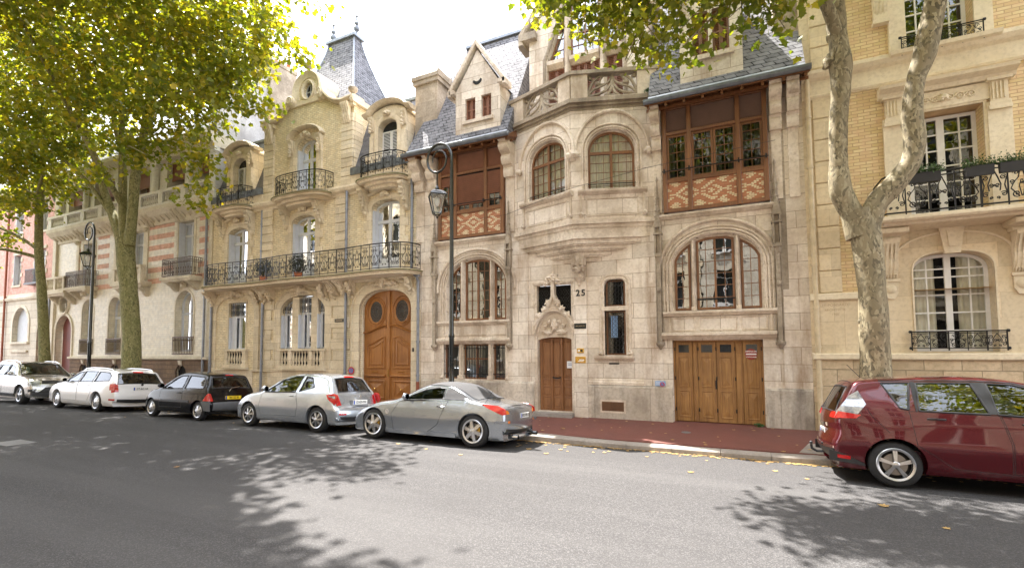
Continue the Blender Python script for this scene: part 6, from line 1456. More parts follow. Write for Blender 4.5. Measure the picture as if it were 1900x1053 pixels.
for cx in wins:
    m = MB(); o = ew(cx); p = [(cx+.66, 1.92)]+o[2:]+[(cx-.66, 1.92)]
    hood = basket_poly(cx-.98, cx+.98, 1.92, 3.80, 4.42, 24, 2.3)[2:]
    m.mould(hood, [(0, -.05), (0, -.08), (-.03, -.10), (-.05, -.085), (-.05, -.05)])
    m.mould(p, [(0, -.05), (0, -.075), (-.03, -.08), (-.03, -.05)])
    m.prism([(cx-.13, 3.98), (cx+.13, 3.98), (cx+.21, 4.55), (cx+.26, 4.66), (cx-.26, 4.66), (cx-.21, 4.55)], -.14, -.05); m.prism([(cx-.06, 4.12), (cx+.06, 4.12), (cx+.09, 4.45), (cx-.09, 4.45)], -.165, -.14)
    for s_ in (-1, 1):
        q = cx+s_*1.06; m.bbox(q-.20, q+.20, -.34, -.05, 4.40, 4.64, .03); m.bbox(q-.17, q+.17, -.28, -.05, 4.32, 4.40, .02); scrollbracket(m, q-.13, q+.13, -.05, 4.33, .30, .80)
        for k in range(5): m.tube([(q-.10+.05*k, -.10, 3.52), (q-.10+.05*k, -.15, 3.60)], .016, 5)
        m.box(q-.16, q+.16, -.13, -.05, 3.44, 3.50); m.prism([(q-.13, 3.44), (q+.13, 3.44), (q+.13, 3.2), (q+.06, 3.07), (q-.06, 3.07), (q-.13, 3.2)][::-1], -.10, -.05)
        m.lathe([(.10, -.03), (.08, -.05), (.03, -.06), (.001, -.065)], (q, -.075, 3.28), 12, 'y')
    m.build('window_surround', TE, E, smooth=35)
    hd = lambda x, c=cx: clip_head(x, 'b', c-.66, c+.66, 3.62, 4.03, 2.6)-.015
    window(E, [(a_, b_-(.0 if i < 2 else .01)) for i, (a_, b_) in enumerate(o)], .22, hd, .07, M['white'], [cx], [], (cx-.36, cx+.36), [1.92+.06+.385*j for j in range(1, 5)]+[3.70], 'drapes', bw=.11, mw=.028, cmat=M['curtain'], glass=M['glassc'])
    m = MB(); k = 5                                    # low scrolled guard rail
    f = lambda p, c=cx: Vector((c-.76+p.x, -.14+p.y, p.z)); railing(E, f, 1.52, 1.94, .40, .30, .010, 'window_guard', kinds=(2, 0, 0, 2), railr=.014, knobs=True, post=2)
    # tall first floor window
    m = MB(); a, b = cx-.62, cx+.66
    m.mould([(b, 4.72), (b, 7.12), (a, 7.12), (a, 4.72)], [(0, .01), (0, -.03), (-.05, -.04), (-.06, .01)])
    for s_, xx in ((-1, a-.24), (1, b+.24)):
        m.box(xx-.19, xx+.19, -.07, .01, 4.70, 7.08); m.box(xx-.16, xx+.16, -.11, .01, 6.98, 7.08); m.box(xx-.14, xx+.14, -.09, .01, 7.08, 7.52)
        for k in range(4): m.box(xx-.10+.06*k-.012, xx-.10+.06*k+.012, -.11, -.09, 7.12, 7.48)
        m.box(xx-.18, xx+.18, -.13, .01, 6.90, 6.98); m.box(xx-.2, xx+.2, -.16, .01, 7.50, 7.56)
    m.box(a-.1, b+.1, -.06, .01, 7.16, 7.52); m.prism_x([(.01, 7.54), (-.12, 7.54), (-.16, 7.62), (-.30, 7.68), (-.32, 7.74), (.01, 7.80)], a-.50, b+.50)
    for s_ in (-1, 1):
        for k in range(3): m.tube(spiral(cx+s_*(.12+.17*k), 7.33, .01, .085, 0, 1.5, -.07, 14, s_), .018, 5)
    m.blob((cx, -.08, 7.34), .09, 3, .4)
    m.build('window_surround', TE, E)
    window(E, rect(a+.10, b-.0, 4.72, 7.10), .34, None, .07, M['white'], [cx+.05], [], frac(a+.2, b-.06, .22, .78), [4.9+.36*j for j in range(1, 6)], 'room', bw=.13, mw=.028)
    m = MB(); a, b = cx-.55, cx+.60
    m.mould([(b, 8.45), (b, 10.9), (a, 10.9), (a, 8.45)], [(0, .01), (0, -.05), (-.30, -.05), (-.32, .01)]); m.prism_x([(.01, 8.36), (-.28, 8.42), (-.30, 8.50), (.01, 8.54)], a-.35, b+.35)
    q = a-.45; m.box(q-.13, q+.13, -.12, .01, 9.35, 10.2); scrollbracket(m, q-.12, q+.12, -.05, 10.2, .2, .8); m.box(q-.15, q+.15, -.16, .01, 9.28, 9.36)
    m.build('window_surround', TE, E)
    window(E, rect(a, b, 8.45, 10.9), .34, None, .07, M['white'], [cx+.03], [], (cx-.26, cx+.32), [8.8+.38*j for j in range(0, 6)], 'room', bw=.12, mw=.028)
    f = lambda p, c=cx: Vector((c-.68+p.x, -.20+p.y, p.z)); railing(E, f, 1.36, 8.40, .40, .34, .009, 'window_guard', kinds=(2, 0), railr=.014, knobs=True, post=2)
# the long balcony
m = MB(); m.prism_x([(0, 4.60), (-.86, 4.60), (-.90, 4.64), (-.90, 4.70), (-.86, 4.72), (0, 4.72)], 2.72, ex1); m.prism_x([(0, 4.52), (-.70, 4.55), (-.74, 4.60), (0, 4.60)], 2.80, ex1)
for cx in wins:
    for s_ in (-1, 1): q = cx+s_*1.06; m.bbox(q-.24, q+.24, -.62, .0, 4.42, 4.53, .02)
m.build('balcony_slab', TE, E)
f = lambda p: Vector((2.80, -.02-p.x, p.z)) if p.x < .82 else Vector((2.80+p.x-.82, -.84+p.y, p.z)); railing(E, f, .82+9.0, 4.73, .82, .40, .0145, 'balcony_railing', kinds=(2, 0), post=2, railr=.022)
m = MB(); m.tube([(1.61, -.10, .12), (1.61, -.10, 8.4), (1.55, -.35, 8.62)], .055, 10)
for z in (1.1, 2.0, 2.9, 3.9, 5.0, 6.2, 7.4): m.tube([(1.61, -.10, z), (1.61, -.10, z+.05)], .07, 10); m.box(1.60, 1.62, -.1, .0, z, z+.03)
m.build('drainpipe', M['creampipe'], E)
put_text('H. PONSARD', .085, E, 'carved_signature', M['textf'], (1.98, -.062, 2.98), ext=.001); put_text('ARCHITECTE', .07, E, 'carved_signature', M['textf'], (1.98, -.062, 2.87), ext=.001); put_text('1905', .07, E, 'carved_signature', M['textf'], (1.98, -.062, 2.77), ext=.001)
m = MB()
for xx in (1.66, 2.15, 2.55, 2.80): m.box(xx-.0025, xx+.0025, -.0625, -.01, 1.9, 3.08)
m.build('wall_joint', M['textf'], E)
# flower boxes hung on the balcony rail
for i, (x, l, s, lab) in enumerate(((3.40, .62, 900, 'full leafy flower box hung on the honey house balcony, nearest the tree'), (4.30, .42, 420, 'short flower box with bushy plant on the honey house balcony'), (4.80, .42, 420, 'sparse short flower box at the right end of the balcony rail in view'))):
    fb = empty('flower_box', (x, -.9, 5.36), lab, 'flower box', 'flower boxes on the iron balcony')
    m = MB(); m.prism_x([(-.97, 5.52), (-.95, 5.33), (-.89, 5.33), (-.865, 5.52)], x-l/2, x+l/2); m.build('box', M['planter'], fb)
    m = MB(); r_ = random.Random(i)
    for k in range(s): leaf(m, Vector((x+r_.uniform(-l/2, l/2)*1.15, -.91+r_.gauss(0, .06), 5.56+abs(r_.gauss(0, .07))-.02*(k % 3))), .035*r_.uniform(.6, 1.4), r_)
    m.build('foliage', M['plantg'], fb)
# roof above the frame
m = MB(); m.box(ex0, ex1, -.4, .1, 14, 14.3); m.add([(ex0, -.3, 14.3), (ex1, -.3, 14.3), (ex1, 1.5, 17), (ex0, 1.5, 17), (ex0, 8, 17.5), (ex1, 8, 17.5)], [(0, 1, 2, 3), (3, 2, 5, 4)]); m.build('roof', M['slatedark'], E)
m = MB(); m.add([(ex0, .0, 8.6), (ex0, 9, 8.6), (ex0, 9, 14.2), (ex0, .0, 14.2)], [(0, 1, 2, 3)]); m.build('side_wall', SE, E)
# house further right, out of the frame, and rear volumes so that the street reads from other positions
R2 = empty('corner_house', (19, 0, 0), 'pale stone house beyond the right edge of the view', 'house')
m = MB(); m.box(12.02, 30, 0, 9, 0, 13); m.build('wall', SE, R2)

# ------------------------------------------------------------------ houses across the street (seen in the window panes)
OP = []
for i, (x0, x1, h, mt) in enumerate(((-40, -27.1, 14.5, 'stoneBb'), (-27, -15.1, 16, 'stoneC'), (-15, -2.1, 14.6, 'stoneE'), (-2, 11, 15.6, 'stoneBb'), (11.1, 24, 14.4, 'stoneC'))):
    o_ = empty('opposite_house', ((x0+x1)/2, -18.5, 0), ['low cream stone house across the street, farthest left', 'tall cream house across the street, second from left', 'honey stone house across the street, middle one', 'tallest pale house across the street, behind the photographer', 'cream stone house across the street, farthest right'][i], 'house', 'houses across the street')
    ww = []; n = int((x1-x0)/2.6)
    for k in range(n):
        c_ = x0+(x1-x0)*(k+.5)/n
        for z in (1.2, 4.6, 7.8, 11.0): ww.append((c_-.6, c_+.6, z, z+2.1))
    m = MB(); m.sheet([(x0, 0), (x1, 0), (x1, h), (x0, h)], [rect(*q) for q in ww], 18.0, .3); m.v = [Vector((v.x, -v.y, v.z)) for v in m.v]; m.box(x0, x1, -17.98, -17.6, h-.4, h); m.box(x0, x1, -18, -17.85, 4.0, 4.2); m.box(x0+.01, x1-.01, -27, -18.4, 0, h-.1)
    m.build('wall', M[mt], o_)
    for q in ww:
        m = MB(); m.box(q[0], q[1], -18.28, -18.25, q[2], q[3]); wo_ = m.build('window', M['glassblk'], o_)
    m = MB()
    for q in ww: c_ = (q[0]+q[1])/2; m.box(c_-.04, c_+.04, -18.25, -18.2, q[2], q[3]); m.box(q[0], q[1], -18.24, -18.2, q[2]+1.5, q[2]+1.56); m.box(q[0]-.15, q[1]+.15, -17.99, -17.85, q[2]-.12, q[2])
    m.build('window_trim', M['white'], o_)
    m = MB(); m.add([(x0, -17.7, h), (x1, -17.7, h), (x1, -19.5, h+2.4), (x0, -19.5, h+2.4), (x0, -27, h+2.6), (x1, -27, h+2.6)], [(0, 1, 2, 3), (3, 2, 5, 4)]); m.build('roof', M['slatedark'], o_)

# ------------------------------------------------------------------ cars
def paint(name, col, metal=.75, rough=.24, dirt=.12):
    m, ns, ls, bs = newmat(name); o = coords(ns, ls, False)
    f = noise_f(ns, ls, o, 2.2, 5, .45, .75); f2 = noise_f(ns, ls, o, 300, 2, .3, .7)
    c = mixc(ns, ls, mixf(ns, ls, f, dirt), col, (.30, .27, .24)); c = mixc(ns, ls, mixf(ns, ls, f2, .25), c, tuple(min(1, x*1.5) for x in col))
    ls.new(c, bs.inputs['Base Color']); bs.inputs['Metallic'].default_value = metal; bs.inputs['Roughness'].default_value = rough
    bs.inputs['Coat Weight'].default_value = 1 if metal > .05 else 0; bs.inputs['Coat Roughness'].default_value = .03; return m
P_ = {'silver': paint('silver metallic paint', (.50, .545, .60)), 'grey': paint('steel grey metallic paint', (.31, .34, .38)), 'red': paint('dark cherry metallic paint', (.085, .002, .007), .5, .24, dirt=.01),
      'white': paint('white paint coat', (.72, .72, .73), .1, .35), 'blk': paint('black paint coat', (.003, .003, .004), .0, .12, dirt=.01), 'suv': paint('pale grey metallic paint', (.46, .46, .45))}
M['tyre'] = plain('tyre rubber', (.018, .018, .019), .8, 0, .2, 20); M['trim'] = plain('black plastic trim', (.025, .025, .027), .5, 0, .1); M['gtrim'] = plain('grey plastic bumper', (.10, .105, .115), .5, 0, .1)
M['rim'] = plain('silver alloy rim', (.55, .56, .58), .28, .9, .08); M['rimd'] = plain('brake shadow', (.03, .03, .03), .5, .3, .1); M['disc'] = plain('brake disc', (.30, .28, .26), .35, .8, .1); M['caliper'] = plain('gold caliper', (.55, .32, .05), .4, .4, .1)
M['cglass'] = glassmat('car glass', (.30, .36, .34), 1.5, .07); M['dglass'] = glassmat('privacy glass', (.10, .12, .12), 1.5, .10)
M['seat'] = plain('dark grey seat cloth', (.05, .05, .055), .8, 0, .2); M['cream'] = plain('pale cabin lining', (.30, .29, .26), .8, 0, .1)
M['tail'] = plain('red tail lamp', (.55, .012, .012), .12, 0, .15, 30, coat=1); M['tailo'] = plain('orange lamp', (.75, .20, .02), .12, 0, .1, 30, coat=1); M['clear'] = plain('clear lamp', (.42, .44, .47), .08, .5, .25, 30, coat=1)
M['chrome'] = plain('chrome', (.75, .76, .78), .08, 1, .03); M['platew'] = plain('white number plate', (.78, .78, .76), .4, 0, .03); M['platey'] = plain('yellow number plate', (.85, .60, .02), .4, 0, .03); M['plateb'] = plain('blue plate band', (.01, .06, .40), .4, 0, .03)
M['soft'] = plain('grey fabric roof', (.055, .055, .058), .85, 0, .15, 40, .3)

def crs(pts, n=90):
    out = []; P = [Vector((p[0], p[1])) for p in pts]; L = [0]
    for i in range(len(P)-1): L.append(L[-1]+(P[i+1]-P[i]).length)
    for k in range(n):
        s = L[-1]*k/(n-1); i = 0
        while i < len(P)-2 and L[i+1] < s: i += 1
        t = (s-L[i])/(L[i+1]-L[i]); p1, p2 = P[i], P[i+1]; p0 = P[i-1] if i else p1*2-p2; p3 = P[i+2] if i+2 < len(P) else p2*2-p1
        h1 = (p2-p0)/max(L[min(i+1, len(L)-1)]-L[max(i-1, 0)], .001)*(L[i+1]-L[i]); h2 = (p3-p1)/max(L[min(i+2, len(L)-1)]-L[i], .001)*(L[i+1]-L[i])
        t2, t3 = t*t, t*t*t
        out.append(p1*(2*t3-3*t2+1)+h1*(t3-2*t2+t)+p2*(-2*t3+3*t2)+h2*(t3-t2))
    return out, L
def lerpt(tab, z):
    if z <= tab[0][0]: return tab[0][1]
    for (a, va), (b, vb) in zip(tab, tab[1:]):
        if z <= b: t = (z-a)/(b-a); t = t*t*(3-2*t)*.5+t*.5; return va+(vb-va)*t
    return tab[-1][1]
class Car:
    """side outline given rear to front, half width given by height; x points to the front of the car"""
    def __init__(s, up, zb, wtab, tap=(.14, .18), fender=(), crown=.05, n=110, er=.07):
        s.U, s.L = crs(up, n); s.n = n; s.x0 = min(p.x for p in s.U); s.x1 = max(p.x for p in s.U); s.zb = zb; s.wt = wtab; s.tap = tap; s.fe = fender; s.cr = crown; s.er = er
        s.N = []
        for i in range(n):
            t = (s.U[min(i+1, n-1)]-s.U[max(i-1, 0)]).normalized(); s.N.append(Vector((-t.y, t.x)))
        s.arc = [0]
        for i in range(n-1): s.arc.append(s.arc[-1]+(s.U[i+1]-s.U[i]).length)
    def W(s, x, z):
        L = s.x1-s.x0; u = (x-s.x0)/L*2-1; a = s.tap[0] if u < 0 else s.tap[1]
        w = lerpt(s.wt, z)*(1-a*min(1.05, abs(u))**(5.0))
        for fx, fz, fs, fa in s.fe: w += fa*math.exp(-((x-fx)/fs)**2-((z-fz)/(fs*.6))**2)
        return w
    def drop(s, i): return s.cr*(.8+1.3*abs(s.N[i].x))
    def top(s, i, y, off=0):                            # point of the upper skin at station i, lateral y
        c = s.drop(i); E = s.U[i]-s.N[i]*(c+s.er); We = s.W(E.x, E.y); r = s.er*1.5; t = min(1, abs(y)/We)
        k = c*t*t; y0 = 1-r/We
        if t > y0: k += s.er*(1-sqrt(max(0, 1-((t-y0)/(1-y0))**2)))
        p = s.U[i]-s.N[i]*(k-off); return Vector((p.x, y, p.y))
    def section(s, i, ny=9, nz=11, ins=0):
        c = s.drop(i); E = s.U[i]-s.N[i]*(c+s.er); We = s.W(E.x, E.y); r = s.er*1.5; y0 = We-r; out = []
        for k in range(ny): out.append(s.top(i, y0*k/ny))
        for k in range(6): out.append(s.top(i, y0+r*sin(pi/2*k/6)))
        lx = min(max(s.U[i].x, s.x0+.14+.02*i/s.n), s.x1-.16+.02*i/s.n); Lp = Vector((lx, s.zb))
        for k in range(nz+1):
            q = E.lerp(Lp, k/nz); out.append(Vector((q.x, s.W(q.x, q.y)-(.03 if k == nz else 0), q.y)))
        out.append(Vector((lx, s.W(lx, s.zb)*.5, s.zb-.01))); out.append(Vector((lx, 0, s.zb-.01))); return out
    def body(s, i0=0, i1=None, ins=0, zfloor=None):
        i1 = i1 or s.n; secs = [s.section(i) for i in range(i0, i1)]; m = MB(); k = len(secs[0]); vs = []; 
        for sc in secs:
            ring = sc+[Vector((p.x, -p.y, p.z)) for p in reversed(sc[1:-1])]
            vs += [tuple(p) for p in ring]
        r = 2*k-2
        m.add(vs, [(i*r+j, i*r+(j+1) % r, (i+1)*r+(j+1) % r, (i+1)*r+j) for i in range(len(secs)-1) for j in range(r)]+[tuple(range(r-1, -1, -1)), tuple((len(secs)-1)*r+j for j in range(r))])
        return m
    def nearest(s, x, z):
        return min(range(s.n), key=lambda i: (s.U[i].x-x)**2+(s.U[i].y-z)**2)
    def cavity(s, ia, ib, zf, inset=.05):               # cabin hollow between stations ia..ib
        m = MB(); vs = []; secs = []
        for i in range(ia, ib+1, 2):
            c = s.drop(i); E = s.U[i]-s.N[i]*(c+s.er+inset); row = []
            We = s.W(E.x, E.y)-inset-.01
            for k in range(5): p = s.top(i, We*.9*k/4, -inset); row.append(p)
            zz = max(E.y, zf+.02); row.append(Vector((E.x, We, zz)))
            for k in (1, 2, 3): z = zz+(zf-zz)*k/3; row.append(Vector((E.x, s.W(E.x, z)-inset-.03, z)))
            row.append(Vector((E.x, 0, zf))); 
            for p in row: p.z = max(p.z, zf) if p is not row[-1] else zf
            secs.append(row)
        k = len(secs[0]); r = 2*k-2
        for row in secs: vs += [tuple(p) for p in row+[Vector((p.x, -p.y, p.z)) for p in reversed(row[1:-1])]]
        m.add(vs, [(i*r+j, i*r+(j+1) % r, (i+1)*r+(j+1) % r, (i+1)*r+j) for i in range(len(secs)-1) for j in range(r)]+[tuple(range(r-1, -1, -1)), tuple((len(secs)-1)*r+j for j in range(r))])
        return m
    def _patch(s, poly, f, cell):                       # convex outline in parameter space filled with a clipped grid, mapped by f
        xs = [p[0] for p in poly]; ys = [p[1] for p in poly]; bm = bmesh.new(); nx = max(1, int((max(xs)-min(xs))/cell)); ny = max(1, int((max(ys)-min(ys))/cell))
        g = [[bm.verts.new((min(xs)+(max(xs)-min(xs))*i/nx, min(ys)+(max(ys)-min(ys))*j/ny, 0)) for j in range(ny+1)] for i in range(nx+1)]
        for i in range(nx):
            for j in range(ny): bm.faces.new((g[i][j], g[i+1][j], g[i+1][j+1], g[i][j+1]))
        n = len(poly); ar = sum(poly[i][0]*poly[(i+1) % n][1]-poly[(i+1) % n][0]*poly[i][1] for i in range(n)); sg = 1 if ar > 0 else -1
        for i in range(n):
            a, b = poly[i], poly[(i+1) % n]; no = Vector((b[1]-a[1], -(b[0]-a[0]), 0))*sg
            if no.length < 1e-7: continue
            bmesh.ops.bisect_plane(bm, geom=bm.verts[:]+bm.edges[:]+bm.faces[:], plane_co=(a[0], a[1], 0), plane_no=no, clear_outer=True)
        bm.verts.ensure_lookup_table(); vs = [tuple(f(v.co.x, v.co.y)) for v in bm.verts]; ix = {v: i for i, v in enumerate(bm.verts)}; fs = [[ix[v] for v in fc.verts] for fc in bm.faces]
        be = [(ix[e.verts[0]], ix[e.verts[1]]) for e in bm.edges if len(e.link_faces) == 1]; bm.free(); return vs, fs, be
    def side(s, poly, off=.004, sd=-1, th=0, cell=.07, mb=None):     # poly in (x, z)
        m = mb or MB(); vs, fs, be = s._patch(poly, lambda x, z: (x, sd*(s.W(x, z)+off), z), cell)
        if th: vs2, _, _ = s._patch(poly, lambda x, z: (x, sd*(s.W(x, z)+off-th), z), cell); n = len(vs); m.add(vs+vs2, fs+[[i+n for i in reversed(f)] for f in fs]+[(a, b, b+n, a+n) for a, b in be])
        else: m.add(vs, fs)
        return m
    def at(s, x, z=None):                               # arc position of the upper skin closest to (x, z)
        return s.nearest(x, z)
    def topf(s, u, y, off):
        u = min(max(u, 0), s.n-1.001); i = int(u); t = u-i; return s.top(i, y, off).lerp(s.top(i+1, y, off), t)
    def up(s, poly, off=.004, th=0, cell=None, mb=None):               # poly in (station, y)
        m = mb or MB(); sc = 20.0; pl = [(p[0]/sc, p[1]) for p in poly]
        vs, fs, be = s._patch(pl, lambda u, y: s.topf(u*sc, y, off), cell or .07)
        if th: vs2, _, _ = s._patch(pl, lambda u, y: s.topf(u*sc, y, off-th), cell or .07); n = len(vs); m.add(vs+vs2, fs+[[i+n for i in reversed(f)] for f in fs]+[(a, b, b+n, a+n) for a, b in be])
        else: m.add(vs, fs)
        return m
def boolean(me, cutters):
    o = bpy.data.objects.new('tmp', me); C.objects.link(o); tmp = []
    while len(me.materials) < 2: me.materials.append(M['trim'])
    for cm in cutters:
        while len(cm.materials) < 2: cm.materials.append(M['trim'])
        for p in cm.polygons: p.material_index = 1
        c = bpy.data.objects.new('cut', cm); C.objects.link(c); tmp.append(c)
        md = o.modifiers.new('b', 'BOOLEAN'); md.operation = 'DIFFERENCE'; md.solver = 'EXACT'; md.object = c
    bpy.context.view_layer.update(); dg = bpy.context.evaluated_depsgraph_get()
    r = bpy.data.meshes.new_from_object(o.evaluated_get(dg))
    for t in tmp+[o]: bpy.data.objects.remove(t)
    r.materials.clear(); return r
def wheel(par, x, y, r, wd, spokes, sd, kind='alloy', rr=None, twin=False):
    rr = rr or r*.68; s = sd
    m = MB(); m.lathe([(rr*.98, -wd/2), (r*.90, -wd/2), (r*.985, -wd*.38), (r, -wd*.2), (r, wd*.2), (r*.985, wd*.38), (r*.90, wd/2), (rr*.98, wd/2), (rr*.9, wd*.3), (rr*.9, -wd*.3), (rr*.98, -wd/2)], (x, y, r), 40, 'y', False)
    w_ = m.build('wheel', M['tyre'], par, local=True, smooth=45)
    yo = y+s*wd/2
    m = MB(); m.lathe([(rr*.86, 0), (rr*.98, s*.012), (rr*1.02, s*.004), (rr*1.0, -s*.03), (rr*.86, -s*.09)], (x, yo, r), 40, 'y', False)
    for k in range(spokes):
        a = 2*pi*k/spokes+.3
        for da in ((-.085, .085) if twin else (0,)):
            w0, w1 = (.16, .12) if not twin else (.06, .045)
            if kind == 'cap': w0, w1 = .20, .26
            ca, sa = cos(a+da), sin(a+da); pc = []
            for (q, w__, yy) in ((rr*.12, rr*w0, .012), (rr*.55, rr*w0*.9, .0), (rr*.90, rr*w1*1.1, -.012)):
                for u in (-1, 1): pc.append((x+ca*q-sa*w__*u, yo+s*(yy), r+sa*q+ca*w__*u))
                for u in (-1, 1): pc.append((x+ca*q-sa*w__*u*1.15, yo+s*(yy-.03), r+sa*q+ca*w__*u*1.15))
            m.add(pc, [(0, 1, 5, 4), (4, 5, 9, 8), (2, 0, 4, 6), (6, 4, 8, 10), (1, 3, 7, 5), (5, 7, 11, 9), (8, 9, 11, 10), (0, 2, 3, 1)])
    m.lathe([(rr*.20, -s*.03), (rr*.20, s*.012), (rr*.15, s*.02), (.001, s*.022)], (x, yo, r), 20, 'y')
    ri = m.build('rim', M['rim'], w_, local=True, smooth=35)
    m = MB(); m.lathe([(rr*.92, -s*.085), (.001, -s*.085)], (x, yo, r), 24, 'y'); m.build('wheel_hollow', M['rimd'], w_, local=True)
    m = MB(); m.lathe([(rr*.66, -s*.05), (rr*.66, -s*.06), (.001, -s*.06)], (x, yo, r), 28, 'y'); m.build('brake_disc', M['disc'], w_, local=True, smooth=40)
    if kind == 'z': m = MB(); m.box(x-rr*.62, x-rr*.2, yo-s*.055, yo-s*.035, r-rr*.1, r+rr*.45); m.build('brake_caliper', M['caliper'], w_, local=True)
    return w_
def plate(par, xf, txt, w=.52, h=.11, mat='platew', blue=True):
    """xf maps (across, out, up) to car space, reading direction along +across"""
    m = MB(xf); m.bbox(-w/2, w/2, -.012, .004, -h/2, h/2, .003); p = m.build('number_plate', M[mat], par, local=True)
    if blue: m = MB(xf); m.box(-w/2+.004, -w/2+.045, -.0135, -.012, -h/2+.004, h/2-.004); m.build('plate_band', M['plateb'], p, local=True)
    me, mt, nm, _ = text(txt, .085, None, 'plate_text', M['text'], (.02, -.014, 0), ext=.0006, bold=.0015, spacing=1.05, xs=.84)
    for v in me.vertices: v.co = xf(v.co)
    link('plate_text', me, mt, p, True); return p
def seat(par, x, y, z=.45, h=.62, mat='seat'):
    m = MB(); m.bbox(x-.25, x+.25, y-.24, y+.24, z, z+.16, .04)
    m.prism([(x-.22, z+.1), (x-.36, z+h), (x-.27, z+h+.03), (x-.08, z+.14)], y-.23, y+.23); m.prism([(x-.36, z+h+.06), (x-.385, z+h+.22), (x-.30, z+h+.23), (x-.28, z+h+.06)], y-.12, y+.12)
    m.build('car_seat', M[mat], par, local=True, smooth=40)
def build_car(name, label, loc, face, spec):
    """face = +1 front towards +x, -1 front towards -x; loc = middle of the wheelbase on the ground"""
    e = empty(name, loc, label, 'car', 'cars parked along the kerb', rz=(0 if face > 0 else pi)); e.rotation_euler.z += spec.get('yaw', 0)
    c = Car(spec['up'], spec['zb'], spec['w'], spec.get('tap', (.14, .18)), spec.get('fender', ()), spec.get('crown', .05), er=spec.get('er', .07)); pm = P_[spec['paint']]
    xr, xf_ = spec['axles']; R = spec['r']; ra = spec.get('ra', R*1.13); cut = []
    for ax in (xr, xf_):
        for sd in (-1, 1):
            m = MB(); m.lathe([(ra, -.3), (ra, .3)], (ax, sd*(c.W(ax, R)+.06), R+.01), 40, 'y'); cut.append(m.mesh())
    near = c.nearest; ia, ib = near(*spec['cabin'][0]), near(*spec['cabin'][1]); cut.append(c.cavity(ia, ib, spec.get('floor', .52)).mesh())
    for poly in spec['side']: 
        for sd in (-1, 1): cut.append(c.side(poly, .12, sd, .40, .12).mesh())
    gl = []
    for key in ('rearglass', 'windscreen'):
        if key in spec:
            (xa, za), (xb, zb_), ya, yb = spec[key]; i0, i1 = near(xa, za), near(xb, zb_); poly = [(i0, -ya), (i1, -yb), (i1, yb), (i0, ya)]; gl.append((key, poly)); cut.append(c.up(poly, .12, .40, .12).mesh())
    me = boolean(c.body().mesh(), cut); b = link('body', me, [pm, M['trim']], e, True, 32)
    # flat shading on dark cut faces is fine; wheel wells are the second material
    for i, poly in enumerate(spec['side']):
        for sd in (-1, 1):
            g = c.side(poly, -.012, sd, 0, .09).build('side_window', M[spec.get('gm', 'cglass')], e, True, 60)
            f = MB(); n = len(poly)
            for k in range(n):
                a, b_ = poly[k], poly[(k+1) % n]; q = [(a[0]+(b_[0]-a[0])*j/6, a[1]+(b_[1]-a[1])*j/6) for j in range(7)]; f.tube([(x, sd*(c.W(x, z)-.002), z) for x, z in q], spec.get('fr', .013), 5)
            f.build('window_seal', M['trim'], g, True)
    for key, poly in gl:
        g = c.up(poly, -.010, 0, .08).build({'rearglass': 'rear_window', 'windscreen': 'windscreen'}[key], M[spec.get('gr', 'cglass')], e, True, 60); f = MB(); n = len(poly)
        for k in range(n):
            a, b_ = poly[k], poly[(k+1) % n]; f.tube([c.topf(a[0]+(b_[0]-a[0])*j/10, a[1]+(b_[1]-a[1])*j/10, -.004) for j in range(11)], .014, 5)
        f.build('window_seal', M['trim'], g, True)
    for poly in spec.get('doors', ()):                  # each door skin stands a hair proud of the body, edged by its gap
        for sd in (-1, 1):
            d = MB(); n = len(poly)
            for k in range(n):
                a, b_ = poly[k], poly[(k+1) % n]; L_ = sqrt((a[0]-b_[0])**2+(a[1]-b_[1])**2); q = max(2, int(L_/.05))
                d.tube([(a[0]+(b_[0]-a[0])*j/q, sd*(c.W(a[0]+(b_[0]-a[0])*j/q, a[1]+(b_[1]-a[1])*j/q)+.0006), a[1]+(b_[1]-a[1])*j/q) for j in range(q+1)], .0035, 4)
            dd = c.side(poly, .0012, sd, 0, .05).build('door', pm, e, True, 60); d.build('door_gap', M['trim'], dd, True)
            if sd == -1 or True:
                hx, hz = spec['handles'][spec['doors'].index(poly)]; y = sd*(c.W(hx, hz)+.018); h = MB(); h.tube([(hx-.10, sd*(c.W(hx-.1, hz)), hz), (hx-.08, y, hz+.004), (hx+.08, y, hz+.004), (hx+.10, sd*c.W(hx+.1, hz), hz)], .013, 6); h.build('door_handle', spec.get('hm') and M[spec['hm']] or pm, dd, True, 50)
    for nm, kind, poly, mt, off in spec.get('patches', ()):
        if kind == 'side':
            for sd in (-1, 1): c.side(poly, off, sd, .02, .04).build(nm, M[mt] if mt in M else P_[mt], e, True, 50)
        elif kind == 'side1': c.side(poly, off, -1 if True else 1, .02, .04).build(nm, M[mt], e, True, 50)
        else:
            (xa, za), (xb, zb_), ya, yb = poly[:4]; i0, i1 = near(xa, za), near(xb, zb_)
            for sd in ((-1, 1) if ya > 0 or yb > 0 else (1,)):
                if len(poly) > 4: pl = [(i0, sd*poly[4]), (i1, sd*poly[5]), (i1, sd*yb), (i0, sd*ya)]
                else: pl = [(i0, -ya), (i1, -yb), (i1, yb), (i0, ya)]
                c.up(pl, off, .02, .04).build(nm, M[mt] if mt in M else P_[mt], e, True, 50)
                if len(poly) == 4: break
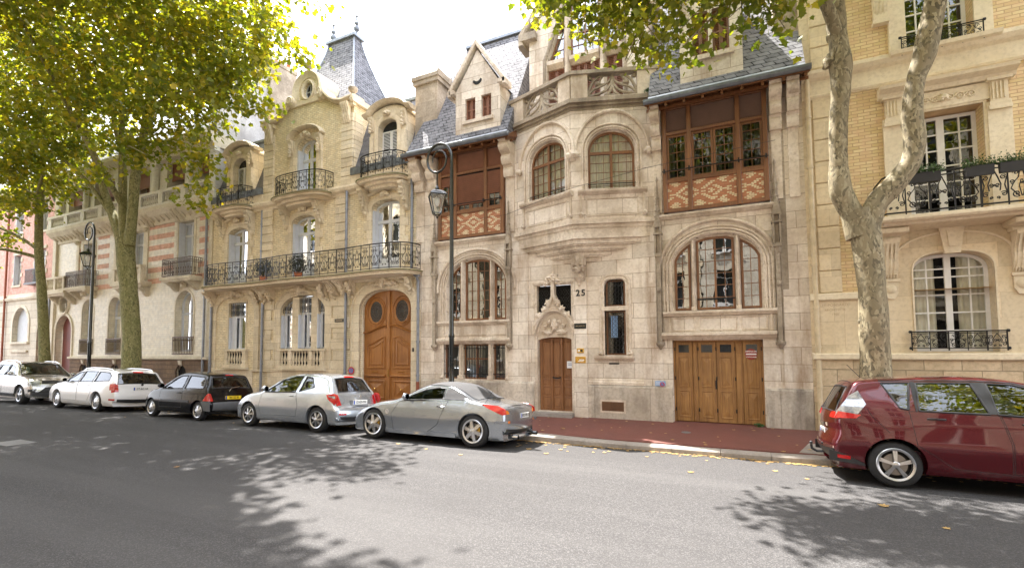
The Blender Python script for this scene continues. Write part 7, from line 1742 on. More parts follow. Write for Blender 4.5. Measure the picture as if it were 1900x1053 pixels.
    for sd in (-1, 1):
        for ax in (xr, xf_): wheel(e, ax, sd*(c.W(ax, R*1.6)-spec['tw']/2-spec.get('wi', .035)), R, spec['tw'], spec['spokes'], sd, spec.get('wk', 'alloy'), spec.get('rr'), spec.get('twin', False))
        mx, mz = spec['mirror']; yy = c.W(mx, mz); m = MB(); m.blob((mx, sd*(yy+.12), mz+.06), .10, 1, .0, 14, 8, (.55, 1.0, .72)); m.tube([(mx+.04, sd*(yy-.03), mz-.02), (mx+.01, sd*(yy+.09), mz+.03)], .022, 6)
        mi = m.build('wing_mirror', M[spec.get('mm', 'trim')] if spec.get('mm', 'trim') in M else P_[spec['mm']], e, True, 60); m = MB(); m.lathe([(.062, 0), (.001, 0)], (mx-.058, sd*(yy+.12), mz+.06), 14, 'x'); m.build('mirror_glass', M['chrome'], mi, True)
    m = MB(); m.box(xr-.3, xf_+.25, -.62, .62, spec['zb']-.02, spec['zb']+.10); m.tube([(xr, -.7, R), (xr, .7, R)], .06, 8); m.tube([(xf_, -.7, R), (xf_, .7, R)], .06, 8); m.build('underbody', M['trim'], e, True)
    zf = spec.get('floor', .52)
    for sx in spec.get('seats', ((xr+1.35),)):
        for sy in (-.36, .36): seat(e, sx, sy, zf-.02, spec.get('sh', .55))
    xs = spec['windscreen'][0][0] if spec['windscreen'][0][0] > spec['windscreen'][1][0] else spec['windscreen'][1][0]
    m = MB(); m.bbox(xs-.42, xs-.02, -.62, .62, zf, spec.get('dash', .86), .05); m.build('dashboard', M['seat'], e, True)
    m = MB(); cx, cy, cz = xs-.56, .36, spec.get('dash', .86)+.03; m.tube([(cx+.17*sin(2*pi*k/24)*.35, cy+.175*cos(2*pi*k/24), cz+.165*sin(2*pi*k/24)) for k in range(24)], .014, 6, closed=True); m.tube([(cx, cy-.17, cz), (cx+.02, cy, cz-.02), (cx, cy+.17, cz)], .018, 5); m.tube([(cx, cy, cz), (cx+.2, cy, cz-.15)], .03, 6); m.build('steering_wheel', M['seat'], e, True, 60)
    return e, c
def rearframe(c, x, z, tilt=0):                         # frame for a plate on the rear: across runs to the reader's right
    return lambda p: Vector((x+p.y*cos(tilt)+0, -p.x, z+p.z)) if True else None
def rf(x, z): return lambda p: Vector((x+p.y, -p.x, z+p.z))
WB = lambda a, b: ((a+b)/2)

# silver three-door hatchback ------------------------------------------------
sp = dict(paint='silver', up=[(.12, .25), (.03, .30), (.0, .42), (.015, .60), (.09, .68), (.14, .80), (.20, .95), (.34, 1.16), (.47, 1.33), (.62, 1.405), (1.0, 1.45), (1.5, 1.46), (1.95, 1.42), (2.3, 1.30), (2.62, 1.12), (2.88, .985), (3.2, .93), (3.5, .85), (3.75, .72), (3.91, .56), (3.94, .42), (3.90, .28), (3.82, .22)], zb=.20,
    w=[(.15, .80), (.30, .845), (.55, .872), (.78, .868), (.93, .84), (1.15, .73), (1.42, .60)], fender=((.70, .62, .42, .018), (3.24, .6, .42, .012)), axles=(.70, 3.24), r=.312, tw=.20, spokes=7, twin=True,
    cabin=((.34, 1.16), (2.72, 1.06)), side=[[(1.52, .965), (2.62, .935), (2.55, .99), (2.12, 1.26), (1.72, 1.365), (1.45, 1.375)], [(.92, 1.10), (1.38, .985), (1.34, 1.37), (1.12, 1.34)]],
    rearglass=((.235, 1.01), (.50, 1.345), .58, .50), windscreen=((2.08, 1.375), (2.78, 1.035), .52, .66), doors=[[(1.42, .36), (2.72, .34), (2.80, .60), (2.70, .92), (1.46, .95), (1.36, .62)]], handles=[(1.58, .86)], mirror=(2.50, .97), mm='silver', seats=(1.95, 1.05), dash=.92, floor=.50,
    patches=[('tail_lamp', 'side', [(.06, .78), (.16, .70), (.36, .82), (.44, .93), (.22, .965), (.12, .93)], 'tail', .006), ('tail_lamp', 'up', ((.085, .70), (.185, .92), .72, .70, .58, .62), 'tail', .008), ('clear_lamp', 'side', [(.16, .84), (.34, .885), (.36, .91), (.18, .90)], 'clear', .014),
             ('brake_light', 'up', ((.50, 1.35), (.57, 1.385), .16, .15), 'tail', .02), ('lower_bumper', 'up', ((.03, .29), (.0, .38), .62, .66), 'trim', .004), ('rear_reflector', 'up', ((.0, .44), (.0, .475), .70, .70, .50, .50), 'tail', .006), ('plate_recess', 'up', ((.04, .64), (.13, .785), .31, .31), 'gtrim', .003)])
CY, CZ, ROLL = -3.49, -.062, .068                      # the cars lean towards the gutter with the camber of the road
def finish(e, face):
    e.rotation_euler.x = -ROLL*face
def extras(e, items):
    for nm, mt, fn in items:
        m = MB(); fn(m); m.build(nm, M[mt] if mt in M else P_[mt], e, True, 45)
def park(label, xmid, face, spec, plate_=None, items=(), y=CY):
    L0 = sum(spec['axles'])/2
    for k in ('up',): spec[k] = [(a-L0, b) for a, b in spec[k]]
    spec['axles'] = tuple(a-L0 for a in spec['axles']); sh = lambda P: [(a-L0, b) for a, b in P]
    spec['side'] = [sh(p) for p in spec['side']]; spec['doors'] = [sh(p) for p in spec.get('doors', ())]; spec['handles'] = sh(spec.get('handles', ())); spec['cabin'] = sh(spec['cabin'])
    spec['fender'] = [(f[0]-L0,)+f[1:] for f in spec.get('fender', ())]; spec['seats'] = [q-L0 for q in spec['seats']]; spec['mirror'] = (spec['mirror'][0]-L0, spec['mirror'][1])
    for k in ('rearglass', 'windscreen'):
        g = spec[k]; spec[k] = ((g[0][0]-L0, g[0][1]), (g[1][0]-L0, g[1][1]))+tuple(g[2:])
    pp = []
    for nm, kind, poly, mt, off in spec.get('patches', ()):
        pp.append((nm, kind, sh(poly) if kind == 'side' else ((poly[0][0]-L0, poly[0][1]), (poly[1][0]-L0, poly[1][1]))+tuple(poly[2:]), mt, off))
    spec['patches'] = pp
    e, c = build_car('parked_car', label, (xmid, y, CZ), face, spec); finish(e, face)
    if plate_:
        px_, pz, txt, mt, w_ = plate_; plate(e, rf(px_-L0, pz), txt, w_, .105, mt)
    extras(e, [(n_, mt, (lambda m, f=f: f(m, L0, c))) for n_, mt, f in items])
    return e, c
park('silver three-door hatchback parked between the black car and the grey roadster', -10.86, -1, sp, (.075, .74, 'CE-839-PW', 'platew', .50), [
    ('rear_wiper', 'trim', lambda m, o, c: m.tube([(.19-o, -.02, 1.02), (.20-o, -.15, 1.03), (.235-o, -.42, 1.05)], .011, 5)),
    ('aerial', 'trim', lambda m, o, c: m.tube([(.75-o, .0, 1.42), (.55-o, 0, 1.56)], .006, 4)),
    ('tailgate_gap', 'trim', lambda m, o, c: (m.tube([c.topf(c.nearest(.02-o, .62), y, .001) for y in [-.6+.12*k for k in range(11)]], .004, 4), m.tube([c.topf(i, -.60, .001) for i in range(c.nearest(.02-o, .62), c.nearest(.5-o, 1.35))], .004, 4))),
    ('emblem', 'chrome', lambda m, o, c: m.lathe([(.035, -.02), (.03, .0), (.001, .0)], (.10-o, 0, .89), 10, 'x'))])

# small black car ---------------------------------------------------------------
tw_ = dict(paint='blk', up=[(.10, .26), (.0, .32), (-.01, .50), (.03, .56), (.06, .70), (.11, .90), (.24, 1.22), (.34, 1.34), (.6, 1.385), (1.0, 1.41), (1.45, 1.415), (1.8, 1.34), (2.2, 1.12), (2.52, .93), (2.85, .86), (3.15, .74), (3.36, .56), (3.42, .42), (3.37, .26)], zb=.20,
    w=[(.15, .76), (.3, .80), (.52, .815), (.8, .80), (.9, .785), (1.1, .70), (1.4, .59)], axles=(.50, 2.845), r=.275, tw=.165, spokes=6, wk='cap', cabin=((.24, 1.15), (2.45, .98)), er=.05, crown=.035, tap=(.10, .20),
    side=[[(1.30, .92), (2.30, .88), (1.80, 1.20), (1.62, 1.285), (1.30, 1.30)], [(.36, .93), (1.20, .92), (1.20, 1.30), (.55, 1.27), (.38, 1.16)]], rearglass=((.125, .95), (.30, 1.29), .60, .54), windscreen=((1.78, 1.35), (2.44, .98), .52, .62),
    doors=[[(1.24, .36), (2.36, .34), (2.40, .60), (2.34, .86), (1.26, .90)]], handles=[(1.40, .78)], mirror=(2.18, .92), seats=(1.75, .9), dash=.86, floor=.46, sh=.52,
    patches=[('rear_bumper', 'up', ((.06, .28), (.02, .545), .62, .62), 'gtrim', .02), ('rear_bumper_side', 'side', [(.0, .28), (.22, .30), (.28, .44), (.34, .56), (.01, .56)], 'gtrim', .015), ('tail_lamp', 'side', [(.05, .58), (.28, .58), (.20, .70), (.11, .80), (.07, .78)], 'tail', .008), ('tail_lamp', 'up', ((.04, .59), (.085, .78), .73, .70, .60, .66), 'tail', .01),
             ('side_moulding', 'side', [(.9, .52), (2.3, .50), (2.3, .56), (.9, .58)], 'trim', .012), ('brake_light', 'up', ((.31, 1.31), (.345, 1.335), .12, .12), 'tail', .015), ('front_bumper', 'up', ((3.37, .5), (3.40, .30), .6, .6), 'gtrim', .015)])
park('small black hatchback with yellow rear number plate parked at the kerb', -15.62, -1, tw_, (.055, .67, '381 SZ 83', 'platey', .50), [
    ('rear_wiper', 'chrome', lambda m, o, c: m.tube([(.09-o, .12, .86), (.10-o, .05, .95), (.115-o, -.22, 1.0)], .012, 5))])

# white estate -------------------------------------------------------------------
wg = dict(paint='white', up=[(.14, .28), (.03, .34), (.0, .50), (.03, .66), (.08, .80), (.11, .94), (.28, 1.20), (.42, 1.36), (.7, 1.42), (1.2, 1.455), (1.8, 1.465), (2.4, 1.44), (2.75, 1.34), (3.15, 1.10), (3.42, .985), (3.85, .92), (4.25, .81), (4.5, .66), (4.64, .46), (4.58, .28)], zb=.20,
    w=[(.15, .84), (.3, .885), (.58, .905), (.85, .90), (.97, .87), (1.2, .76), (1.45, .64)], axles=(1.02, 3.70), r=.318, tw=.2, spokes=10, cabin=((.26, 1.18), (3.28, 1.04)), er=.05, crown=.04,
    side=[[(2.32, .985), (3.12, .95), (2.98, 1.08), (2.60, 1.30), (2.32, 1.345)], [(1.40, 1.0), (2.24, .985), (2.24, 1.35), (1.42, 1.35)], [(.46, 1.05), (1.30, 1.0), (1.32, 1.345), (.70, 1.32), (.52, 1.22)]],
    rearglass=((.13, .98), (.37, 1.31), .68, .58), windscreen=((2.72, 1.35), (3.30, 1.04), .56, .70), doors=[[(2.28, .34), (3.34, .34), (3.40, .6), (3.3, .93), (2.28, .97)], [(1.38, .60), (1.56, .34), (2.26, .34), (2.26, .97), (1.34, .985)]], handles=[(2.45, .86), (1.52, .88)], mirror=(3.02, .97), mm='white', seats=(2.45, 1.5), dash=.93, sh=.56,
    patches=[('tail_lamp', 'side', [(.06, .72), (.30, .74), (.32, .94), (.10, .96)], 'tail', .008), ('tail_lamp', 'up', ((.05, .72), (.11, .95), .84, .82, .66, .68), 'tail', .01), ('rear_reflector', 'side', [(.06, .40), (.30, .40), (.30, .45), (.06, .45)], 'tail', .008), ('lower_bumper', 'up', ((.05, .31), (.015, .42), .7, .7), 'trim', .005), ('brake_light', 'up', ((.38, 1.33), (.42, 1.355), .16, .16), 'tail', .015)])
park('white estate car with roof rails and square red tail lamps parked below the lamp', -21.2, -1, wg, (.06, .78, 'DT-847-XR', 'platew', .50), [
    ('roof_rail', 'chrome', lambda m, o, c: [m.tube([(x-o, s_*.60, z) for x, z in ((.6, 1.37), (.75, 1.44), (1.3, 1.475), (2.0, 1.48), (2.45, 1.45), (2.6, 1.38))], .016, 6) for s_ in (-1, 1)]),
    ('rear_wiper', 'trim', lambda m, o, c: m.tube([(.10-o, 0, .98), (.13-o, -.1, 1.0), (.15-o, -.38, 1.02)], .011, 5)), ('emblem', 'trim', lambda m, o, c: m.lathe([(.04, -.02), (.035, .0), (.001, .0)], (.055-o, 0, .92), 12, 'x'))])

# pale grey off-roader, facing the photographer ------------------------------------
sv = dict(paint='suv', up=[(.16, .35), (.03, .45), (.0, .68), (.04, .9), (.12, 1.05), (.32, 1.34), (.46, 1.53), (.75, 1.61), (1.4, 1.68), (2.0, 1.69), (2.5, 1.62), (3.0, 1.34), (3.32, 1.14), (3.7, 1.08), (4.05, .99), (4.28, .84), (4.38, .66), (4.42, .48), (4.34, .32)], zb=.27,
    w=[(.2, .86), (.4, .915), (.7, .93), (1.0, .915), (1.12, .88), (1.35, .77), (1.65, .66)], axles=(.90, 3.58), r=.36, tw=.235, spokes=5, twin=True, cabin=((.30, 1.3), (3.18, 1.2)), er=.06, crown=.045,
    side=[[(2.15, 1.12), (3.05, 1.09), (2.85, 1.22), (2.5, 1.46), (2.15, 1.53)], [(1.25, 1.14), (2.07, 1.12), (2.07, 1.54), (1.3, 1.53)], [(.55, 1.2), (1.17, 1.15), (1.2, 1.52), (.72, 1.46)]], rearglass=((.15, 1.1), (.42, 1.48), .68, .58), windscreen=((2.52, 1.60), (3.26, 1.18), .62, .76),
    doors=[[(2.10, .42), (3.2, .42), (3.3, .72), (3.22, 1.06), (2.1, 1.10)], [(1.25, .66), (1.4, .42), (2.07, .42), (2.07, 1.10), (1.2, 1.12)]], handles=[(2.3, 1.0), (1.4, 1.02)], mirror=(2.98, 1.12), mm='suv', seats=(2.35, 1.45), dash=1.05, floor=.6, sh=.6,
    patches=[('headlamp', 'side', [(3.72, .93), (4.10, .84), (4.22, .74), (4.0, .76), (3.75, .86)], 'clear', .012), ('headlamp', 'up', ((4.14, .95), (4.33, .80), .80, .84, .50, .58), 'clear', .015), ('upper_grille', 'up', ((4.20, .93), (4.29, .84), .46, .50), 'trim', .012), ('lower_grille', 'up', ((4.37, .70), (4.43, .46), .40, .62), 'trim', .012),
             ('fog_lamp_surround', 'up', ((4.365, .62), (4.42, .48), .88, .88, .66, .70), 'trim', .012), ('front_skirt', 'up', ((4.42, .46), (4.36, .34), .80, .80), 'gtrim', .01), ('sill_trim', 'side', [(1.3, .30), (3.15, .30), (3.15, .40), (1.3, .40)], 'trim', .01)])
park('pale grey off-roader facing the photographer, farthest car at the left edge', -26.8, 1, sv, None, [
    ('roof_rail', 'chrome', lambda m, o, c: [m.tube([(x-o, s_*.62, z) for x, z in ((.7, 1.54), (.9, 1.64), (1.5, 1.71), (2.2, 1.70), (2.6, 1.62), (2.7, 1.55))], .018, 6) for s_ in (-1, 1)]),
    ('fog_lamp', 'clear', lambda m, o, c: [m.lathe([(.05, 0), (.001, .012)], (4.40-o, s_*.74, .55), 12, 'x') for s_ in (-1, 1)])])

# grey roadster with its fabric roof up ----------------------------------------------
z_ = dict(paint='grey', up=[(.20, .24), (.05, .30), (-.02, .46), (-.02, .62), (.0, .76), (.06, .86), (.25, .915), (.6, .965), (.86, 1.02), (1.12, 1.17), (1.42, 1.285), (1.75, 1.32), (2.05, 1.305), (2.35, 1.22), (2.7, 1.04), (2.98, .93), (3.35, .87), (3.72, .77), (4.02, .64), (4.20, .48), (4.24, .36), (4.18, .24)], zb=.16,
    w=[(.12, .84), (.28, .875), (.55, .895), (.74, .875), (.90, .83), (1.0, .74), (1.25, .60)], tap=(.17, .22), fender=((.77, .66, .50, .035), (3.42, .62, .45, .03)), axles=(.77, 3.42), r=.335, ra=.365, tw=.235, rr=.245, wi=.02, spokes=6, wk='z', er=.07, crown=.06,
    cabin=((1.05, 1.12), (2.88, .97)), side=[[(1.60, .955), (2.62, .90), (2.46, 1.01), (2.10, 1.15), (1.80, 1.195), (1.62, 1.18)]], rearglass=((.90, 1.055), (1.20, 1.195), .40, .34), windscreen=((2.15, 1.285), (2.86, .98), .52, .68),
    doors=[[(1.66, .42), (1.92, .25), (2.84, .24), (2.90, .60), (2.72, .88), (1.44, .93), (1.54, .70)]], handles=[(1.60, .80)], hm='chrome', mirror=(2.50, .93), mm='grey', seats=(1.85,), dash=.84, floor=.40, sh=.55,
    patches=[('fabric_roof', 'up', ((.80, 1.01), (2.08, 1.30), .62, .60), 'soft', .012), ('fabric_roof_side', 'side', [(.88, .96), (1.57, .96), (1.57, 1.17), (1.42, 1.19), (1.15, 1.09)], 'soft', .012),
             ('tail_lamp', 'side', [(.06, .70), (.20, .68), (.48, .83), (.66, .905), (.25, .875), (.08, .80)], 'tail', .010), ('tail_lamp', 'up', ((.0, .72), (.035, .83), .74, .72, .62, .66), 'tailo', .012), ('lower_bumper', 'up', ((.14, .25), (.01, .36), .68, .68), 'trim', .006), ('rear_reflector', 'side', [(.02, .52), (.28, .52), (.28, .57), (.02, .57)], 'clear', .010), ('side_marker', 'up', ((-.02, .50), (-.018, .57), .72, .72, .62, .62), 'tailo', .012), ('sill_skirt', 'side', [(1.2, .17), (3.0, .17), (3.0, .25), (1.2, .25)], 'grey', .012)])
def zg(m, o, c):
    pts = [(1.0, -.30), (1.0, .30)]
park('grey metallic two-seat roadster with fabric roof and six-spoke wheels', -6.40, -1, z_, (-.015, .66, '1872 WR 33', 'platew', .42), [
    ('aerial', 'trim', lambda m, o, c: (m.lathe([(.02, 0), (.012, .03), (.001, .04)], (.60-o, .70, .88), 8), m.tube([(.60-o, .70, .90), (.42-o, .70, 1.16)], .0045, 4))),
    ('exhaust_pipe', 'chrome', lambda m, o, c: [m.lathe([(.045, -.12), (.045, .10), (.038, .10), (.036, 0)], (.02-o, s_*q, .24), 14, 'x', False) for s_ in (-1, 1) for q in (.50,)]),
    ('wing_emblem', 'chrome', lambda m, o, c: [(m.tube([(3.02-o+.04*a, s_*(c.W(3.02-o, .62)+.006), .62+.05*b) for a, b in ((-.7, .6), (.7, .6), (-.7, -.4), (.7, -.4))], .007, 4), m.tube([(3.02-o+.045*cos(2*pi*k/12), s_*(c.W(3.02-o, .63)+.006), .635+.045*sin(2*pi*k/12)) for k in range(12)], .004, 4, closed=True)) for s_ in (-1, 1)]),
    ('deck_seam', 'trim', lambda m, o, c: (m.tube([c.topf(c.nearest(.82-o, 1.0), y, .002) for y in [-.66+.12*k for k in range(12)]], .004, 4), m.tube([c.topf(c.nearest(.12-o, .88), y, .002) for y in [-.6+.12*k for k in range(11)]], .004, 4)))])

# cherry red people carrier ------------------------------------------------------------
rd = dict(paint='red', up=[(.16, .30), (.06, .33), (-.02, .46), (-.01, .62), (.04, .74), (.03, .90), (.06, 1.04), (.16, 1.26), (.30, 1.50), (.42, 1.565), (.8, 1.60), (1.4, 1.635), (2.0, 1.63), (2.5, 1.54), (2.95, 1.32), (3.35, 1.08), (3.7, .98), (4.05, .84), (4.26, .64), (4.33, .46), (4.26, .28)], zb=.21,
    w=[(.15, .84), (.3, .89), (.6, .918), (.9, .91), (1.08, .885), (1.3, .79), (1.58, .67)], tap=(.14, .18), fender=((.80, .66, .42, .02), (3.50, .66, .42, .015)), axles=(.80, 3.50), r=.325, tw=.21, rr=.232, spokes=5, twin=True, cabin=((.22, 1.36), (3.25, 1.12)), gm='cglass', gr='dglass', er=.06, crown=.05,
    side=[[(1.97, 1.10), (3.0, 1.05), (2.85, 1.18), (2.45, 1.44), (2.2, 1.51), (1.93, 1.52)], [(1.12, 1.11), (1.89, 1.10), (1.76, 1.525), (1.14, 1.51)], [(.90, 1.14), (1.0, 1.12), (1.06, 1.51), (.72, 1.50)]],
    rearglass=((.075, 1.07), (.29, 1.47), .66, .54), windscreen=((2.48, 1.52), (3.28, 1.12), .60, .74),
    doors=[[(1.06, .62), (1.24, .50), (1.46, .33), (2.06, .31), (2.07, .70), (1.98, 1.08), (1.0, 1.10)], [(2.08, .31), (3.28, .31), (3.34, .62), (3.2, 1.03), (2.0, 1.08), (2.09, .70)]], handles=[(1.30, 1.0), (2.30, .98)], hm='trim', mirror=(2.95, 1.08), mm='red', seats=(2.3, 1.35), dash=1.0, floor=.52, sh=.62,
    patches=[('tail_lamp', 'side', [(.10, .97), (.34, .975), (.50, 1.18), (.42, 1.38), (.30, 1.30), (.12, 1.06)], 'clear', .012), ('tail_lamp_red', 'side', [(.08, .955), (.36, .965), (.42, 1.02), (.14, 1.06)], 'tail', .018), ('tail_lamp_red', 'up', ((.04, .96), (.075, 1.06), .78, .74, .52, .56), 'tail', .016),
             ('lower_bumper', 'up', ((.12, .32), (-.02, .50), .74, .76), 'trim', .010), ('lower_bumper_side', 'side', [(.0, .32), (.44, .27), (.42, .36), (.20, .42), (.0, .52)], 'trim', .012), ('bumper_trim', 'up', ((-.02, .50), (-.02, .52), .76, .76), 'chrome', .014), ('rear_reflector', 'side', [(.10, .36), (.26, .35), (.26, .40), (.10, .41)], 'tail', .020), ('tailgate_trim', 'up', ((.035, .80), (.035, .85), .30, .30), 'chrome', .012),
             ('pillar_trim', 'side', [(1.08, 1.10), (1.10, 1.10), (1.13, 1.53), (1.07, 1.53)], 'trim', .006), ('pillar_trim', 'side', [(1.90, 1.10), (1.96, 1.10), (1.92, 1.54), (1.77, 1.54)], 'trim', .006)])
park('dark cherry red people carrier cut off by the right edge', 3.34, 1, rd, (.035, .70, 'CW-127-HS', 'platew', .48), [
    ('aerial', 'trim', lambda m, o, c: m.tube([(.62-o, 0, 1.56), (.42-o, 0, 1.80)], .006, 4)),
    ('tow_bar', 'trim', lambda m, o, c: (m.tube([(.15-o, .1, .34), (-.06-o, .1, .33), (-.13-o, .1, .37), (-.14-o, .1, .44)], .022, 7), m.lathe([(.001, -.03), (.026, -.015), (.026, .012), (.001, .03)], (-.14-o, .1, .47), 10))),
    ('spoiler_gap', 'trim', lambda m, o, c: m.tube([c.topf(c.nearest(.36-o, 1.54), y, .002) for y in [-.55+.11*k for k in range(11)]], .004, 4)),
    ('wing_seam', 'trim', lambda m, o, c: m.tube([(x-o, -(c.W(x-o, z)+.001), z) for x, z in ((.50, 1.12), (.56, 1.0), (.66, .88), (.75, .78))], .0035, 4)),
    ('bright_band', 'trim', lambda m, o, c: [m.tube([(x-o, s_*(c.W(x-o, z)-.004), z) for x, z in ((.70, 1.525), (1.1, 1.545), (1.8, 1.555), (2.2, 1.535), (2.5, 1.45))], .012, 5) for s_ in (-1, 1)])], y=-3.45)

# ------------------------------------------------------------------ plane trees
def bark(name, olive, tan, pale):
    m, ns, ls, bs = newmat(name); o = coords(ns, ls, False)
    mp = nd(ns, 'ShaderNodeMapping'); mp.inputs['Scale'].default_value = (1, 1, .55); ls.new(o, mp.inputs[0])
    nz = nd(ns, 'ShaderNodeTexNoise'); nz.inputs['Scale'].default_value = 5; nz.inputs['Detail'].default_value = 4; ls.new(mp.outputs[0], nz.inputs['Vector'])
    ad = nd(ns, 'ShaderNodeVectorMath', op='MULTIPLY_ADD'); ls.new(nz.outputs['Color'], ad.inputs[0]); ad.inputs[1].default_value = (.22, .22, .22); ls.new(mp.outputs[0], ad.inputs[2])
    v1 = nd(ns, 'ShaderNodeTexVoronoi'); v1.inputs['Scale'].default_value = 11; ls.new(ad.outputs[0], v1.inputs['Vector'])
    v2 = nd(ns, 'ShaderNodeTexVoronoi'); v2.inputs['Scale'].default_value = 27; ls.new(ad.outputs[0], v2.inputs['Vector'])
    s1 = nd(ns, 'ShaderNodeSeparateColor'); ls.new(v1.outputs['Color'], s1.inputs[0]); s2 = nd(ns, 'ShaderNodeSeparateColor'); ls.new(v2.outputs['Color'], s2.inputs[0])
    def step(x, a, b):
        r = nd(ns, 'ShaderNodeMapRange'); r.inputs[1].default_value = a; r.inputs[2].default_value = b; ls.new(x, r.inputs[0]); return r.outputs[0]
    big = noise_f(ns, ls, o, 1.0, 3, .35, .65)
    col = mixc(ns, ls, step(s1.outputs[0], .50, .54), olive, tan); col = mixc(ns, ls, step(s2.outputs[1], .74, .78), col, pale)
    col = mixc(ns, ls, step(s2.outputs[0], .80, .82), col, tuple(x*.5 for x in olive)); col = mixc(ns, ls, mixf(ns, ls, big, .5), col, olive)
    ls.new(col, bs.inputs['Base Color']); bs.inputs['Roughness'].default_value = .8
    hs = nd(ns, 'ShaderNodeMath', op='ADD'); ls.new(s1.outputs[0], hs.inputs[0]); ls.new(s2.outputs[1], hs.inputs[1]); bump(ns, ls, bs, hs.outputs[0], .45, .012); return m
M['bark'] = bark('flaking plane bark', (.205, .17, .10), (.28, .23, .14), (.38, .33, .21)); M['barkg'] = bark('greenish plane bark', (.17, .165, .06), (.22, .20, .085), (.30, .27, .13))
def leafmat(name, a, b, yel, tr=.5):
    m, ns, ls, bs = newmat(name); out = ns['Material Output']; gi = nd(ns, 'ShaderNodeNewGeometry'); o = coords(ns, ls, False)
    f = noise_f(ns, ls, o, .7, 3, .35, .65); col = mixc(ns, ls, gi.outputs['Random Per Island'], a, b)
    pw = nd(ns, 'ShaderNodeMath', op='POWER'); ls.new(gi.outputs['Random Per Island'], pw.inputs[0]); pw.inputs[1].default_value = 7
    mu = nd(ns, 'ShaderNodeMath', op='MULTIPLY'); ls.new(f, mu.inputs[0]); mu.inputs[1].default_value = .35; ad = nd(ns, 'ShaderNodeMath', op='ADD'); ls.new(pw.outputs[0], ad.inputs[0]); ls.new(mu.outputs[0], ad.inputs[1]); ad.use_clamp = True
    col = mixc(ns, ls, ad.outputs[0], col, yel)
    ls.new(col, bs.inputs['Base Color']); bs.inputs['Roughness'].default_value = .45
    t = nd(ns, 'ShaderNodeBsdfTranslucent'); hs = mixc(ns, ls, 1.0, col, (1.85, 1.7, .42), 'MULTIPLY'); ls.new(hs, t.inputs[0])
    mx = nd(ns, 'ShaderNodeMixShader'); mx.inputs[0].default_value = tr; ls.new(bs.outputs[0], mx.inputs[1]); ls.new(t.outputs[0], mx.inputs[2]); ls.new(mx.outputs[0], out.inputs[0]); return m
M['leafL'] = leafmat('plane leaves', (.08, .135, .018), (.165, .215, .024), (.40, .33, .035), .48)
M['leafR'] = leafmat('plane leaves near', (.075, .13, .018), (.15, .20, .025), (.38, .33, .04), .45)
LOBE = [(0, 0), (.10, .12), (.42, .05), (.34, .30), (.62, .55), (.34, .60), (.24, .78), (.0, 1.12), (-.24, .78), (-.34, .60), (-.62, .55), (-.34, .30), (-.42, .05), (-.10, .12)]
STAR = [(0, 0), (.42, .08), (.34, .42), (.52, .66), (0, 1.1), (-.52, .66), (-.34, .42), (-.42, .08)]
def crown(clumps, shape, size, seed):
    """clumps: (centre, radii, number of leaves); leaves hang in sprays round random twig ends"""
    r = random.Random(seed); V = []; F = []; tw = MB()
    for (c, rad, n) in clumps:
        ns_ = max(3, n//38)
        for _ in range(ns_):
            d = Vector((r.gauss(0, 1), r.gauss(0, 1), r.gauss(0, 1))).normalized()*(r.random()**.42)
            q = Vector((c[0]+d.x*rad[0], c[1]+d.y*rad[1], c[2]+d.z*rad[2]-.15)); dirn = Vector((d.x, d.y, d.z*.3-.35)).normalized()
            if r.random() < .35: tw.tube([q-dirn*.7+Vector((0, 0, .25)), q-dirn*.2, q+dirn*.35], .009, 3)
            for k in range(n//ns_):
                p = q+Vector((r.gauss(0, .30), r.gauss(0, .30), r.gauss(0, .19)))
                s = size*r.uniform(.6, 1.25); v = Vector((d.x*.5+r.gauss(0, .6), d.y*.5+r.gauss(0, .6), -.55+r.gauss(0, .45))).normalized()
                nn = Vector((r.gauss(0, .55), r.gauss(0, .55), 1)).normalized(); u = v.cross(nn)
                if u.length < .1: continue
                u.normalize(); w__ = u.cross(v); b = len(V); cup = r.uniform(-.1, .25)
                for a, b_ in shape: V.append(p+u*(a*s)+v*(b_*s)+w__*(abs(a)*cup*s))
                F.append(tuple(range(b, b+len(shape))))
    me = bpy.data.meshes.new('crown'); me.from_pydata(V, [], F); me.update(); return me, tw
def limb(mb, pts, radii, n=14, knob=.12, seed=0, sub=7):
    P = [Vector(p) for p in pts]; out = []; rr = []; m = len(P)
    for i in range(m-1):
        p0, p1, p2, p3 = P[max(i-1, 0)], P[i], P[i+1], P[min(i+2, m-1)]
        for k in range(sub):
            t = k/sub; out.append(.5*(2*p1+(p2-p0)*t+(2*p0-5*p1+4*p2-p3)*t*t+(3*p1-p0-3*p2+p3)*t**3)); rr.append(radii[i]+(radii[i+1]-radii[i])*t)
    out.append(P[-1]); rr.append(radii[-1]); b = len(mb.v)
    mb.tube(out, 1, n, taper=rr)
    for j in range(b, len(mb.v)):                        # knobbly surface
        i = (j-b)//n; i = min(i, len(out)-1); d = mb.v[j]-out[i]; q = mb.v[j]
        f = 1+knob*(noise.noise(q*1.7+Vector((seed, 0, 0)))*1.2+.5*noise.noise(q*5+Vector((0, seed, 0)))); mb.v[j] = out[i]+d*f
def knot(mb, p, r, seed): mb.blob(p, r, seed, .35, n=12, m=8)

